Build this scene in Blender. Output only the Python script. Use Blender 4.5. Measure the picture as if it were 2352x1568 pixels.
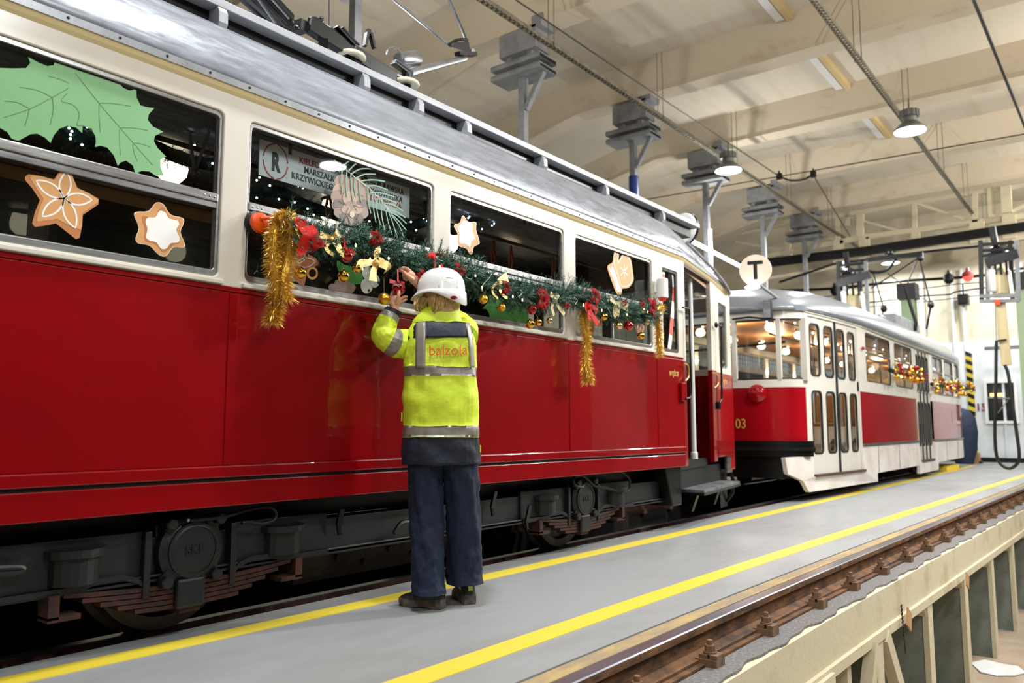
import bpy, bmesh, math, random
from mathutils import Vector, Matrix
random.seed(7)
SC = bpy.context.scene
for _o in list(bpy.data.objects):
    bpy.data.objects.remove(_o)
COL = SC.collection

# ------------------------------------------------------------------ camera
EYE = Vector((0, 0, 0.9)); FPX = 1829.0; CX, CY = 1176.0, 784.0
TH = math.atan(198.0 / FPX)
YAW = math.atan(1424.0 / (FPX * math.cos(TH) + 198.0 * math.sin(TH)))
cam = bpy.data.cameras.new('camera'); camo = bpy.data.objects.new('camera', cam); COL.objects.link(camo)
camo.location = EYE; camo.rotation_euler = (math.pi / 2 + TH, 0, YAW - math.pi / 2)
cam.sensor_width = 36.0; cam.lens = 36.0 * FPX / 2352.0; cam.clip_end = 200; cam.clip_start = 0.02
cam.dof.use_dof = True; cam.dof.focus_distance = 4.15; cam.dof.aperture_fstop = 2.4
SC.camera = camo
# ------------------------------------------------------------------ world, lamps, exposure
SC.view_settings.view_transform = 'Standard'; SC.view_settings.look = 'None'
SC.view_settings.gamma = 1.0; SC.view_settings.use_curve_mapping = False
SC.view_settings.exposure = 0.0
W = bpy.data.worlds.new('world'); SC.world = W; W.use_nodes = True
W.node_tree.nodes['Background'].inputs[0].default_value = (0.86, 0.93, 1.0, 1)
W.node_tree.nodes['Background'].inputs[1].default_value = 0.08

def area(name, loc, target, size, watt, col=(1, 1, 1), shape='DISK', spread=180, sy=None):
    l = bpy.data.lights.new(name, 'AREA'); l.shape = shape; l.size = size; l.energy = watt; l.color = col
    if sy: l.size_y = sy
    l.spread = math.radians(spread)
    o = bpy.data.objects.new(name, l); COL.objects.link(o); o.location = loc
    d = Vector(target) - Vector(loc); o.rotation_euler = d.to_track_quat('-Z', 'Y').to_euler()
    return o
COOL = (0.93, 0.97, 1.0)
# high-bay lamps of the hall: (x, y) under the two cable trays and the rows beyond the camera
LAMP_Z = 5.42
LAMPS_SEEN = [(13.1, 5.32), (13.0, 2.38), (23.4, 4.95), (23.4, 2.35)]
LAMPS_OFF = [(7.6, 0.2), (2.4, 2.38), (2.4, 5.32), (-3.0, -1.2), (2.6, -2.6), (8.5, -4.0), (13.0, -2.0), (18.2, 2.38), (18.2, 5.32), (18.0, -2.0)]
for i, (x, y) in enumerate(LAMPS_SEEN + LAMPS_OFF):
    area('hall_lamp_light', (x, y, LAMP_Z - 0.12), (x, y, 0), 0.42, 120 if x > 20 else (140 if x > 12 else 170), COOL)
def point(name, loc, watt, col=(1, 1, 1), r=0.1):
    l = bpy.data.lights.new(name, 'POINT'); l.energy = watt; l.color = col; l.shadow_soft_size = r
    o = bpy.data.objects.new(name, l); COL.objects.link(o); o.location = loc; return o
# flood lamp on the opposite row of poles, the one that throws the person's shadow on the tram
area('flood_light', (9.8, -0.5, 4.8), (3.2, 3.0, 1.3), 0.3, 300, (1.0, 0.98, 0.95))
area('flood_light', (-1.5, -3.6, 4.2), (2.5, 3.0, 1.6), 0.8, 40, (0.96, 0.98, 1.0))  # soft fill added behind the camera, no lamp known there
# vertical fluorescent tubes on the left row of poles
for x, y, w in ((5.5, 6.2, 150), (14.5, 6.2, 230)): point('tube_glow', (x, y, 4.3), w, (1, .98, .94), 0.12)
for x, y, w in ((2.5, -2.4, 50), (8.5, -2.4, 150), (14.5, -2.4, 250), (20.0, -2.4, 330)):  # unseen row added on the right to light the ceiling
    area('tube_row_light', (x, y, 5.45), (x, y + 4, 6.2), 0.09, w, (1, .98, .94), 'RECTANGLE', sy=0.7)

# saloon lights of the two trams
for x in (10.4, 12.2, 14.2, 16.2, 18.2, 20.0): point('saloon_light', (x, 4.25, 2.2), 34, (1.0, 0.74, 0.48), 0.08)
for x in (1.3, 3.6, 5.6): point('saloon_light', (x, 4.25, 2.2), 0.8, (1.0, 0.72, 0.45), 0.08)

# ------------------------------------------------------------------ helpers
_F = Vector((math.cos(YAW) * math.cos(TH), math.sin(YAW) * math.cos(TH), math.sin(TH)))
_R = Vector((math.sin(YAW), -math.cos(YAW), 0)); _U = _R.cross(_F)
def ray(x, y): return _F + _R * ((x - CX) / FPX) - _U * ((y - CY) / FPX)
def onY(x, y, Y):
    d = ray(x, y); return EYE + d * (Y / d.y)
def onZ(x, y, Z=0):
    d = ray(x, y); return EYE + d * ((Z - EYE.z) / d.z)
def onX(x, y, X):
    d = ray(x, y); return EYE + d * (X / d.x)
def lin(c):
    c = c / 255.0
    return c / 12.92 if c <= 0.04045 else ((c + 0.055) / 1.055) ** 2.4
def rgb(t): return (lin(t[0]), lin(t[1]), lin(t[2]), 1)

def M(name, col, rough=0.5, metal=0.0, col2=None, nscale=4.0, lo=0.4, hi=0.65, bump=None, coat=0.0, emit=0.0, ecol=None,
      stretch=(1, 1, 1), rough2=None, detail=6, spec=0.5, sheen=0.0, sub=0.0):
    m = bpy.data.materials.new(name); m.use_nodes = True; nt = m.node_tree; b = nt.nodes['Principled BSDF']
    b.inputs['Base Color'].default_value = rgb(col); b.inputs['Roughness'].default_value = rough
    b.inputs['Metallic'].default_value = metal; b.inputs['Specular IOR Level'].default_value = spec
    if coat: b.inputs['Coat Weight'].default_value = coat; b.inputs['Coat Roughness'].default_value = 0.035
    if sub: b.inputs['Subsurface Weight'].default_value = sub; b.inputs['Subsurface Radius'].default_value = (.02, .008, .004)
    if emit: b.inputs['Emission Color'].default_value = rgb(ecol or col); b.inputs['Emission Strength'].default_value = emit
    if sheen: b.inputs['Sheen Weight'].default_value = sheen
    if col2 or bump or rough2 is not None:
        tc = nt.nodes.new('ShaderNodeTexCoord'); mp = nt.nodes.new('ShaderNodeMapping'); mp.inputs['Scale'].default_value = stretch
        nt.links.new(tc.outputs['Object'], mp.inputs[0])
    if col2 or rough2 is not None:
        n = nt.nodes.new('ShaderNodeTexNoise'); n.inputs['Scale'].default_value = nscale; n.inputs['Detail'].default_value = detail
        n.inputs['Roughness'].default_value = 0.62
        nt.links.new(mp.outputs[0], n.inputs['Vector'])
        mr = nt.nodes.new('ShaderNodeMapRange'); mr.inputs[1].default_value = lo; mr.inputs[2].default_value = hi
        nt.links.new(n.outputs[0], mr.inputs[0])
        if col2:
            mx = nt.nodes.new('ShaderNodeMix'); mx.data_type = 'RGBA'
            mx.inputs[6].default_value = rgb(col); mx.inputs[7].default_value = rgb(col2)
            nt.links.new(mr.outputs[0], mx.inputs[0]); nt.links.new(mx.outputs[2], b.inputs['Base Color'])
        if rough2 is not None:
            m2 = nt.nodes.new('ShaderNodeMapRange'); m2.inputs[3].default_value = rough; m2.inputs[4].default_value = rough2
            nt.links.new(mr.outputs[0], m2.inputs[0]); nt.links.new(m2.outputs[0], b.inputs['Roughness'])
    if bump:
        n2 = nt.nodes.new('ShaderNodeTexNoise'); n2.inputs['Scale'].default_value = bump[0]; n2.inputs['Detail'].default_value = 5
        nt.links.new(mp.outputs[0], n2.inputs['Vector'])
        bp = nt.nodes.new('ShaderNodeBump'); bp.inputs['Strength'].default_value = bump[1]
        bp.inputs['Distance'].default_value = bump[2] if len(bump) > 2 else 0.01
        nt.links.new(n2.outputs[0], bp.inputs['Height']); nt.links.new(bp.outputs[0], b.inputs['Normal'])
    return m

def glass(name, tint=(200, 215, 215), refl=1.0, alpha=0.0, acol=(150, 190, 200)):
    m = bpy.data.materials.new(name); m.use_nodes = True; nt = m.node_tree; nt.nodes.clear()
    out = nt.nodes.new('ShaderNodeOutputMaterial'); tr = nt.nodes.new('ShaderNodeBsdfTransparent'); gl = nt.nodes.new('ShaderNodeBsdfGlossy')
    tr.inputs[0].default_value = rgb(tint); gl.inputs['Roughness'].default_value = 0.02
    fr = nt.nodes.new('ShaderNodeLayerWeight'); fr.inputs[0].default_value = 0.5
    pw = nt.nodes.new('ShaderNodeMath'); pw.operation = 'POWER'; pw.inputs[1].default_value = 4.6; nt.links.new(fr.outputs['Facing'], pw.inputs[0])
    mu = nt.nodes.new('ShaderNodeMath'); mu.operation = 'MULTIPLY_ADD'; mu.inputs[1].default_value = 0.9 * refl; mu.inputs[2].default_value = 0.028 * refl
    mx = nt.nodes.new('ShaderNodeMixShader')
    nt.links.new(pw.outputs[0], mu.inputs[0]); nt.links.new(mu.outputs[0], mx.inputs[0])
    nt.links.new(tr.outputs[0], mx.inputs[1]); nt.links.new(gl.outputs[0], mx.inputs[2]); nt.links.new(mx.outputs[0], out.inputs[0])
    return m

class MB:
    def __init__(s): s.v = []; s.f = []; s.mi = []; s.cur = 0
    def add(s, vs, fs):
        o = len(s.v); s.v += [tuple(v) for v in vs]
        for f in fs: s.f.append(tuple(o + i for i in f)); s.mi.append(s.cur)
        return s
    def box(s, x0, x1, y0, y1, z0, z1):
        return s.add([(x0, y0, z0), (x1, y0, z0), (x1, y1, z0), (x0, y1, z0), (x0, y0, z1), (x1, y0, z1), (x1, y1, z1), (x0, y1, z1)],
                     [(0, 3, 2, 1), (4, 5, 6, 7), (0, 1, 5, 4), (1, 2, 6, 5), (2, 3, 7, 6), (3, 0, 4, 7)])
    def hexa(s, p):   # 8 points ordered like box()
        return s.add(p, [(0, 3, 2, 1), (4, 5, 6, 7), (0, 1, 5, 4), (1, 2, 6, 5), (2, 3, 7, 6), (3, 0, 4, 7)])
    def obox(s, c, ax, ay, az):   # centre and three half-axis vectors
        c, ax, ay, az = map(Vector, (c, ax, ay, az))
        return s.hexa([c - ax - ay - az, c + ax - ay - az, c + ax + ay - az, c - ax + ay - az, c - ax - ay + az, c + ax - ay + az, c + ax + ay + az, c - ax + ay + az])
    def bar(s, a, b, w, h, up=(0, 0, 1)):
        a, b = Vector(a), Vector(b); d = b - a; L = d.length; d.normalize(); u = Vector(up)
        sd = d.cross(u)
        if sd.length < 1e-4: u = Vector((1, 0, 0)); sd = d.cross(u)
        sd.normalize(); u = sd.cross(d)
        return s.obox((a + b) / 2, d * L / 2, sd * w / 2, u * h / 2)
    def tube(s, pts, r, n=8, caps=True):
        pts = [Vector(p) for p in pts]; k = len(pts); rs = r if isinstance(r, (list, tuple)) else [r] * k
        t0 = (pts[1] - pts[0]).normalized(); a = t0.orthogonal().normalized(); vs = []; fs = []
        for i, p in enumerate(pts):
            t = (pts[min(i + 1, k - 1)] - pts[max(i - 1, 0)])
            t = t.normalized() if t.length > 1e-9 else t0
            a = (a - t * a.dot(t)); a = a.normalized() if a.length > 1e-6 else t.orthogonal().normalized(); b = t.cross(a)
            for j in range(n):
                th = 2 * math.pi * j / n; vs.append(p + (a * math.cos(th) + b * math.sin(th)) * rs[i])
        for i in range(k - 1):
            for j in range(n):
                j2 = (j + 1) % n; fs.append((i * n + j, i * n + j2, (i + 1) * n + j2, (i + 1) * n + j))
        if caps: fs.append(tuple(range(n))[::-1]); fs.append(tuple((k - 1) * n + j for j in range(n)))
        return s.add(vs, fs)
    def lathe(s, c, prof, n=20, axis=(0, 0, 1), caps=True, sx=1.0, sy=1.0, ref=None):   # prof: (radius, height)
        c = Vector(c); w = Vector(axis).normalized(); u = (Vector(ref) - w * Vector(ref).dot(w)).normalized() if ref else w.orthogonal().normalized(); v = w.cross(u); vs = []; fs = []
        for (r, h) in prof:
            for j in range(n):
                th = 2 * math.pi * j / n; vs.append(c + w * h + u * (r * sx * math.cos(th)) + v * (r * sy * math.sin(th)))
        k = len(prof)
        for i in range(k - 1):
            for j in range(n):
                j2 = (j + 1) % n; fs.append((i * n + j, i * n + j2, (i + 1) * n + j2, (i + 1) * n + j))
        if caps: fs.append(tuple(range(n))[::-1]); fs.append(tuple((k - 1) * n + j for j in range(n)))
        return s.add(vs, fs)
    def ball(s, c, r, n=16, m=10, sc=(1, 1, 1), rot=None):
        prof = []; vs = []; fs = []; c = Vector(c)
        for i in range(m + 1):
            ph = -math.pi / 2 + math.pi * i / m
            rr = max(math.cos(ph), 0.004); h = math.sin(ph)
            for j in range(n):
                th = 2 * math.pi * j / n; p = Vector((rr * math.cos(th) * sc[0], rr * math.sin(th) * sc[1], h * sc[2])) * r
                if rot: p = rot @ p
                vs.append(c + p)
        for i in range(m):
            for j in range(n):
                j2 = (j + 1) % n; fs.append((i * n + j, i * n + j2, (i + 1) * n + j2, (i + 1) * n + j))
        fs.append(tuple(range(n))[::-1]); fs.append(tuple(m * n + j for j in range(n)))
        return s.add(vs, fs)
    def prism(s, poly, fn, t):    # poly of 2-D points; fn(u, v, d) -> world point; depth d 0..t
        n = len(poly); vs = [fn(u, v, 0) for u, v in poly] + [fn(u, v, t) for u, v in poly]
        fs = [tuple(range(n)), tuple(range(n, 2 * n))[::-1]] + [(i, i + n, (i + 1) % n + n, (i + 1) % n) for i in range(n)]
        return s.add(vs, fs)
    def ribbon(s, pts, w, fn, t=0.0006, d0=0.0, close=False):
        P = [Vector((p[0], p[1])) for p in pts]; n = len(P)
        L = []; Rr = []
        for i in range(n):
            a = P[(i - 1) % n] if (close or i > 0) else P[i]; b = P[(i + 1) % n] if (close or i < n - 1) else P[i]
            d = (b - a)
            d = d.normalized() if d.length > 0 else Vector((1, 0)); nn = Vector((-d.y, d.x)) * w / 2
            L.append(P[i] + nn); Rr.append(P[i] - nn)
        vs = []
        for i in range(n):
            vs += [fn(L[i].x, L[i].y, d0), fn(Rr[i].x, Rr[i].y, d0), fn(L[i].x, L[i].y, d0 + t), fn(Rr[i].x, Rr[i].y, d0 + t)]
        fs = []
        for i in range(n if close else n - 1):
            a = 4 * i; b = 4 * ((i + 1) % n)
            fs += [(a, b, b + 1, a + 1), (a + 2, a + 3, b + 3, b + 2), (a, a + 2, b + 2, b), (a + 1, b + 1, b + 3, a + 3)]
        return s.add(vs, fs)
    def loft(s, rings, caps=True, mats=None):
        n = len(rings[0]); o = len(s.v); vs = [p for r in rings for p in r]; s.v += [tuple(p) for p in vs]
        for i in range(len(rings) - 1):
            for j in range(n):
                j2 = (j + 1) % n; s.f.append((o + i * n + j, o + i * n + j2, o + (i + 1) * n + j2, o + (i + 1) * n + j)); s.mi.append(mats[i] if mats else s.cur)
        if caps:
            s.f.append(tuple(o + j for j in range(n))[::-1]); s.mi.append(mats[0] if mats else s.cur)
            k = len(rings) - 1; s.f.append(tuple(o + k * n + j for j in range(n))); s.mi.append(mats[-1] if mats else s.cur)
        return s
    def mesh(s, name, mats, smooth=False, warp=None):
        me = bpy.data.meshes.new(name)
        vs = [warp(*v) for v in s.v] if warp else s.v
        me.from_pydata(vs, [], s.f)
        for m in (mats if isinstance(mats, (list, tuple)) else [mats]): me.materials.append(m)
        if any(s.mi): me.polygons.foreach_set('material_index', s.mi)
        bm = bmesh.new(); bm.from_mesh(me); bmesh.ops.recalc_face_normals(bm, faces=bm.faces); bm.to_mesh(me); bm.free()
        if smooth:
            me.polygons.foreach_set('use_smooth', [True] * len(me.polygons)); me.update()
            if smooth != 'all': me.set_sharp_from_angle(angle=math.radians(40))
        return me
    def build(s, name, mats, parent=None, smooth=False, warp=None, bevel=0, subs=0, **k):
        o = bpy.data.objects.new(name, s.mesh(name, mats, smooth, warp)); COL.objects.link(o)
        if bevel:
            b = o.modifiers.new('b', 'BEVEL'); b.width = bevel; b.segments = 2; b.limit_method = 'ANGLE'; b.angle_limit = math.radians(40)
        if subs:
            b = o.modifiers.new('s', 'SUBSURF'); b.levels = subs; b.render_levels = subs
        return attach(o, parent, **k)

def attach(o, parent=None, label=None, cat=None, group=None, kind=None):
    if parent is not None:
        o.parent = parent
        if parent.type == 'EMPTY': o.matrix_parent_inverse = Matrix.Translation(parent.location).inverted()
    if label: o['label'] = label
    if cat: o['category'] = cat
    if group: o['group'] = group
    if kind: o['kind'] = kind
    return o
def thing(name, label, cat, loc=(0, 0, 0), group=None, kind=None):
    o = bpy.data.objects.new(name, None); COL.objects.link(o); o.location = loc; o.empty_display_size = 0.1
    return attach(o, None, label, cat, group, kind)
def copy_tree(o, delta, parent=None, label=None, group=None, rot=None):
    c = o.copy(); COL.objects.link(c)
    if parent is None:
        c.location = Vector(o.location) + Vector(delta)
        if rot is not None: c.rotation_euler = rot
    else: c.parent = parent
    if label: c['label'] = label
    if group: c['group'] = group
    for ch in [x for x in bpy.data.objects if x.parent == o]:
        copy_tree(ch, delta, c)
    return c
def rrect(x0, x1, z0, z1, r=0.03, n=4):
    out = []
    for cx, cz, a in ((x1 - r, z1 - r, 0), (x0 + r, z1 - r, 90), (x0 + r, z0 + r, 180), (x1 - r, z0 + r, 270)):
        for i in range(n + 1):
            t = math.radians(a + 90 * i / n); out.append((cx + r * math.cos(t), cz + r * math.sin(t)))
    return out
def cutmesh(outer, holes, thick, bevel=0.004):
    cu = bpy.data.curves.new('cut', 'CURVE'); cu.dimensions = '2D'; cu.fill_mode = 'BOTH'; cu.extrude = max(thick / 2 - bevel, 0.0005); cu.bevel_depth = bevel; cu.bevel_resolution = 1
    cu.offset = -bevel
    for poly in [outer] + holes:
        sp = cu.splines.new('POLY'); sp.points.add(len(poly) - 1); sp.use_cyclic_u = True
        for i, p in enumerate(poly): sp.points[i].co = (p[0], p[1], 0, 1)
    o = bpy.data.objects.new('cut', cu); me = bpy.data.meshes.new_from_object(o)
    bpy.data.objects.remove(o); bpy.data.curves.remove(cu); return me
def cutpanel(name, outer, holes, y, thick, mat, parent, bevel=0.004, warp=None, fn=None, **k):
    me = cutmesh(outer, holes, thick, bevel)
    for v in me.vertices:
        x, z, d = v.co.x, v.co.y, v.co.z
        if fn: v.co = fn(x, z, -d)
        else:
            v.co = (x, y + thick / 2 - d, z)
            if warp: v.co = warp(*v.co)
    me.materials.append(mat); me.update()
    bm = bmesh.new(); bm.from_mesh(me); bmesh.ops.recalc_face_normals(bm, faces=bm.faces); bm.to_mesh(me); bm.free()
    me.set_sharp_from_angle(angle=math.radians(40)); me.name = name
    o = bpy.data.objects.new(name, me); COL.objects.link(o); return attach(o, parent, **k)
_fonts = {}
def textobj(name, s, fn, size, mat, parent=None, align='LEFT', space=1.0, bold=0.0, sx=1.0, shear=0.0, ext=0.0008, **k):
    cu = bpy.data.curves.new(name, 'FONT'); cu.body = s; cu.size = size; cu.align_x = align; cu.space_character = space; cu.extrude = ext; cu.offset = bold; cu.shear = shear
    cu.resolution_u = 4
    o = bpy.data.objects.new(name, cu); me = bpy.data.meshes.new_from_object(o); bpy.data.objects.remove(o)
    for v in me.vertices: v.co = fn(v.co.x * sx, v.co.y, -v.co.z)
    me.materials.append(mat); me.name = name
    bm = bmesh.new(); bm.from_mesh(me); bmesh.ops.recalc_face_normals(bm, faces=bm.faces); bm.to_mesh(me); bm.free()
    o = bpy.data.objects.new(name, me); COL.objects.link(o); return attach(o, parent, **k)
def catmull(pts, n=6):
    P = [Vector(p) for p in pts]; out = []
    for i in range(len(P) - 1):
        p0 = P[max(i - 1, 0)]; p1 = P[i]; p2 = P[i + 1]; p3 = P[min(i + 2, len(P) - 1)]
        for j in range(n):
            t = j / n
            out.append(0.5 * ((2 * p1) + (p2 - p0) * t + (2 * p0 - 5 * p1 + 4 * p2 - p3) * t * t + (3 * p1 - p0 - 3 * p2 + p3) * t ** 3))
    out.append(P[-1]); return out

# ------------------------------------------------------------------ materials
m_red = M('red_paint', (138, 2, 9), 0.3, 0, (120, 2, 8), 1.2, .35, .7, coat=0.7, bump=(1.6, 0.05, 0.02), spec=.15)
m_cream = M('cream_paint', (214, 209, 198), 0.22, 0, (206, 198, 180), 2.0, .4, .75, coat=0.3, bump=(2.0, 0.1, 0.015))
m_roof = M('silver_roof_paint', (128, 132, 140), 0.2, 0.25, (150, 154, 162), 9, .35, .75, bump=(2.2, 0.25, 0.03), rough2=0.46, stretch=(.5, 2.2, 2.2), detail=12)
m_gutter = M('grey_gutter', (150, 152, 155), 0.35, 0.5, (120, 122, 125), 6, .4, .7)
m_alu = M('worn_aluminium', (165, 166, 168), 0.32, 0.9, (110, 108, 106), 9, .45, .75, stretch=(.4, 1, 3))
m_dark = M('black_rubber', (8, 8, 9), 0.5, spec=.3)
m_under = M('underframe_paint', (11, 12, 14), 0.5, 0, (7, 8, 9), 6, .4, .65, bump=(30, .25, .006))
m_rust = M('rusty_steel', (66, 26, 12), 0.75, 0.1, (26, 15, 10), 14, .4, .65, bump=(50, .4, .004))
m_steel = M('painted_steel_grey', (138, 140, 142), 0.5, 0.1, (118, 120, 124), 5)
m_black = M('black_enamel', (6, 7, 7), 0.35, 0.0, spec=.35)
m_glass = glass('window_glass', (236, 241, 241), 1.0)
m_white = M('white_enamel', (232, 232, 230), 0.35)
m_wood = M('dark_wood', (70, 40, 26), 0.5, 0, (48, 27, 18), 8, stretch=(1, 1, 8))
m_porc = M('porcelain', (222, 214, 186), 0.15, 0, (200, 190, 160), 12, coat=.6)
m_chrome = M('zinc_tube', (170, 174, 178), 0.25, 0.85, (140, 144, 148), 10)

# ================================================================== SETTING
def roff(x): return -0.031 * (math.sqrt((x - 4.5) ** 2 + 2.25) + (x - 4.5)) / 2
def stripmat(name, base, dark, yellow=False):
    m = M(name, base, 0.42, 0, dark, 0.9, .45, .78, bump=(18, .08, .004), rough2=.6, stretch=(.7, 1.6, 1), detail=9)
    nt = m.node_tree; b = nt.nodes['Principled BSDF']
    src = b.inputs['Base Color'].links[0].from_socket
    tc = nt.nodes.new('ShaderNodeTexCoord'); n = nt.nodes.new('ShaderNodeTexNoise'); n.inputs['Scale'].default_value = 9; n.inputs['Detail'].default_value = 10; n.inputs['Roughness'].default_value = .75
    mp = nt.nodes.new('ShaderNodeMapping'); mp.inputs['Scale'].default_value = (.5, 1.2, 1)
    nt.links.new(tc.outputs['Object'], mp.inputs[0]); nt.links.new(mp.outputs[0], n.inputs[0])
    r = nt.nodes.new('ShaderNodeMapRange'); r.inputs[1].default_value = .66; r.inputs[2].default_value = .72; nt.links.new(n.outputs[0], r.inputs[0])
    mx = nt.nodes.new('ShaderNodeMix'); mx.data_type = 'RGBA'; mx.inputs[7].default_value = rgb((92, 86, 80) if not yellow else (176, 158, 90))
    mu = nt.nodes.new('ShaderNodeMath'); mu.operation = 'MULTIPLY'; mu.inputs[1].default_value = .6
    nt.links.new(r.outputs[0], mu.inputs[0]); nt.links.new(mu.outputs[0], mx.inputs[0]); nt.links.new(src, mx.inputs[6]); nt.links.new(mx.outputs[2], b.inputs['Base Color'])
    return m
m_floor = stripmat('grey_floor_paint', (150, 153, 154), (128, 126, 122))
m_yellow = stripmat('yellow_floor_paint', (226, 203, 62), (214, 190, 70), True)
m_conc = M('worn_concrete', (150, 132, 106), .85, 0, (190, 160, 96), 5, .45, .7, bump=(40, .5, .006), stretch=(.6, 2, 1), detail=10)
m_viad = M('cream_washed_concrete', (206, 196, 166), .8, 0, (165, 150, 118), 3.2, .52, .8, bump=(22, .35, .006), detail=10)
m_viad_shade = M('grey_green_concrete', (126, 132, 122), .8, 0, (96, 100, 90), 4, .45, .75, bump=(22, .3, .006))  # grey-green copy of the concrete, shade of the post sides put into its colour
m_gravel = M('grey_dust', (112, 108, 106), .95, 0, (150, 146, 144), 60, .5, .7, bump=(120, .8, .006), detail=8)
m_lfloor = M('lower_floor', (176, 158, 136), .6, 0, (150, 132, 112), 2, .4, .7, bump=(12, .1, .003))
m_pit = M('pit_black', (20, 19, 18), .9)
m_ceil = M('ceiling_cream', (208, 198, 178), .85, 0, (190, 174, 148), 1.3, .5, .8, bump=(6, .1, .01), stretch=(.3, 2.5, 1), detail=9)
m_beam = M('ceiling_beam', (202, 188, 164), .85, 0, (160, 136, 108), 2.4, .58, .85, bump=(8, .2, .01), stretch=(1, .6, 1), detail=10)
m_wallu = M('upper_wall_cream', (204, 194, 172), .8, 0, (190, 180, 156), 1.5)
m_walll = M('lower_wall_white', (216, 220, 222), .6, 0, (204, 208, 210), 2)
XS = [-4 + i * 0.75 for i in range(40)]
def strip(mb, x0, x1, ya, yb, z0, z1, off=True, step=.75):
    n = max(1, int((x1 - x0) / step)); R = []
    for i in range(n + 1):
        x = x0 + (x1 - x0) * i / n; d = roff(x) if off else 0
        A = ya(x) if callable(ya) else ya + d; B = yb(x) if callable(yb) else yb + d
        R.append([(x, A, z0), (x, B, z0), (x, B, z1), (x, A, z1)])
    return mb.loft(R)
mb = MB(); strip(mb, -4, 24.5, lambda x: 1.80 + roff(x), lambda x: 3.42, -.28, 0)
floor = mb.build('floor', m_floor, kind='structure', label='grey painted walkway floor between the two tracks')
mb = MB(); strip(mb, -4, 24.5, 1.712, 1.792, -.28, -.004); mb.build('trim_1', m_conc, kind='structure', label='worn concrete kerb along the rusty rail')
mb = MB()
def y1c(x): return 3.06 + .17 * math.exp(-(x - 1.2) / 4.5)
strip(mb, -4, 22, lambda x: y1c(x) - .062, lambda x: y1c(x) + .062, 0.0, .003); mb.build('floor_line', m_yellow, label='narrow yellow floor line running under the tram side', cat='floor marking')
mb = MB(); strip(mb, -4, 22, 2.035, 2.165, 0.0, .003); mb.build('floor_line', m_yellow, label='wide yellow floor line beside the rusty rail', cat='floor marking')
mb = MB(); mb.box(-4, 26, 5.25, 14, -.28, 0); mb.build('floor', m_floor, kind='structure')
mb = MB(); mb.box(-4, 22, 5.38, 5.5, 0, .003); mb.build('floor_line', m_yellow, label='yellow floor line on the far side of the trams', cat='floor marking')
mb = MB(); mb.box(20.6, 26, 3.42, 5.25, -.28, 0); mb.build('floor', m_floor, kind='structure')
mb = MB(); mb.box(-4, 24.5, 3.3, 5.4, -1.5, -1.4); mb.build('floor', m_pit, kind='structure', label='black bottom of the inspection pit')
mb = MB(); mb.box(-4, 26, -9, 2.0, -1.6, -1.45); mb.build('floor', m_lfloor, kind='structure', label='beige lower floor beside the raised track')
mb = MB(); strip(mb, -4, 24.5, 1.9, 1.98, -1.45, -.28); mb.build('wall_1', m_viad_shade, kind='structure')
mb = MB(); mb.box(-4, 20.6, 3.34, 3.42, -1.4, -.28); mb.box(-4, 20.6, 5.25, 5.33, -1.4, -.28); mb.build('wall_2', m_pit, kind='structure')

# ---- rails
RAILP = [(-.0625, -.14), (.0625, -.14), (.0625, -.128), (.012, -.112), (.009, -.045), (.035, -.034), (.035, -.004), (.028, 0), (-.028, 0), (-.035, -.004), (-.035, -.034), (-.009, -.045), (-.012, -.112), (-.0625, -.128)]
def rail(x0, x1, yc, off, name='rail_bar'):
    mb = MB(); R = []
    n = int((x1 - x0) / .75)
    for i in range(n + 1):
        x = x0 + (x1 - x0) * i / n; d = roff(x) if off else 0
        R.append([(x, yc + d + a, z) for a, z in RAILP])
    mb.loft(R)
    # polished head: faces 6..8 of each ring get slot 1
    q = len(RAILP)
    for i in range(n):
        for j in (6, 7, 8): mb.mi[i * q + j] = 1
    return mb
m_railhead = M('polished_rail_head', (150, 152, 160), .28, .85, (120, 122, 132), 3, stretch=(.3, 20, 1))
m_railrust = M('rail_rust', (122, 82, 44), .8, .1, (64, 42, 28), 7, .4, .62, bump=(60, .5, .004), stretch=(1, 1, 3), detail=9)
m_clip = M('clip_rust', (128, 98, 70), .8, .1, (88, 68, 52), 12, .4, .7, bump=(70, .5, .003))
def clip_mesh(side):
    b = MB(); s = side
    b.box(-.045, .045, s * -.02, s * .085, -.004, .03)
    b.box(-.038, .038, s * .0, s * .035, .03, .048); b.box(-.038, .038, s * .05, s * .085, .018, .05)
    m = MB(); m.lathe((0, s * .035, 0), [(.030, .048), (.030, .058), (.0, .058)], 16); m.lathe((0, s * .035, 0), [(.024, .058), (.024, .082), (.022, .086)], 6); m.lathe((0, s * .035, 0), [(.013, .086), (.013, .105), (.010, .108)], 10)
    return b.mesh('rail_clip', m_clip), m.mesh('bolt', m_clip)
clipm = {s: clip_mesh(s) for s in (-1, 1)}
def add_clips(parent, xs, yc, z, side, off):
    for x in xs:
        y = yc + (roff(x) if off else 0)
        c = bpy.data.objects.new('rail_clip', clipm[side][0]); COL.objects.link(c); c.location = (x, y, z); c.parent = parent
        b = bpy.data.objects.new('bolt', clipm[side][1]); COL.objects.link(b); b.parent = c
RY = 1.668
rt = rail(-4, 24, RY, True).build('track_rail', [m_railrust, m_railhead], label='rusty rail on concrete posts with bolted clips, beside the grey walkway', cat='rail')
add_clips(rt, [2.15, 2.80, 3.46, 4.14, 4.93, 5.60, 6.32, 7.02, 7.72, 8.42, 9.05, 9.68, 10.3, 10.95, 11.6, 12.3, 13.0, 13.7, 14.4, 15.1], RY - .062, -.15, -1, True)
rail(-4, 24, RY - 1.505, True).build('track_rail', [m_railrust, m_railhead], label='second rail of the raised track, farther from the walkway', cat='rail')
vi = thing('track_viaduct', 'cream concrete frame with posts carrying the rusty rail above the lower floor', 'track support', (3, 1.5, -1.45))
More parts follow.
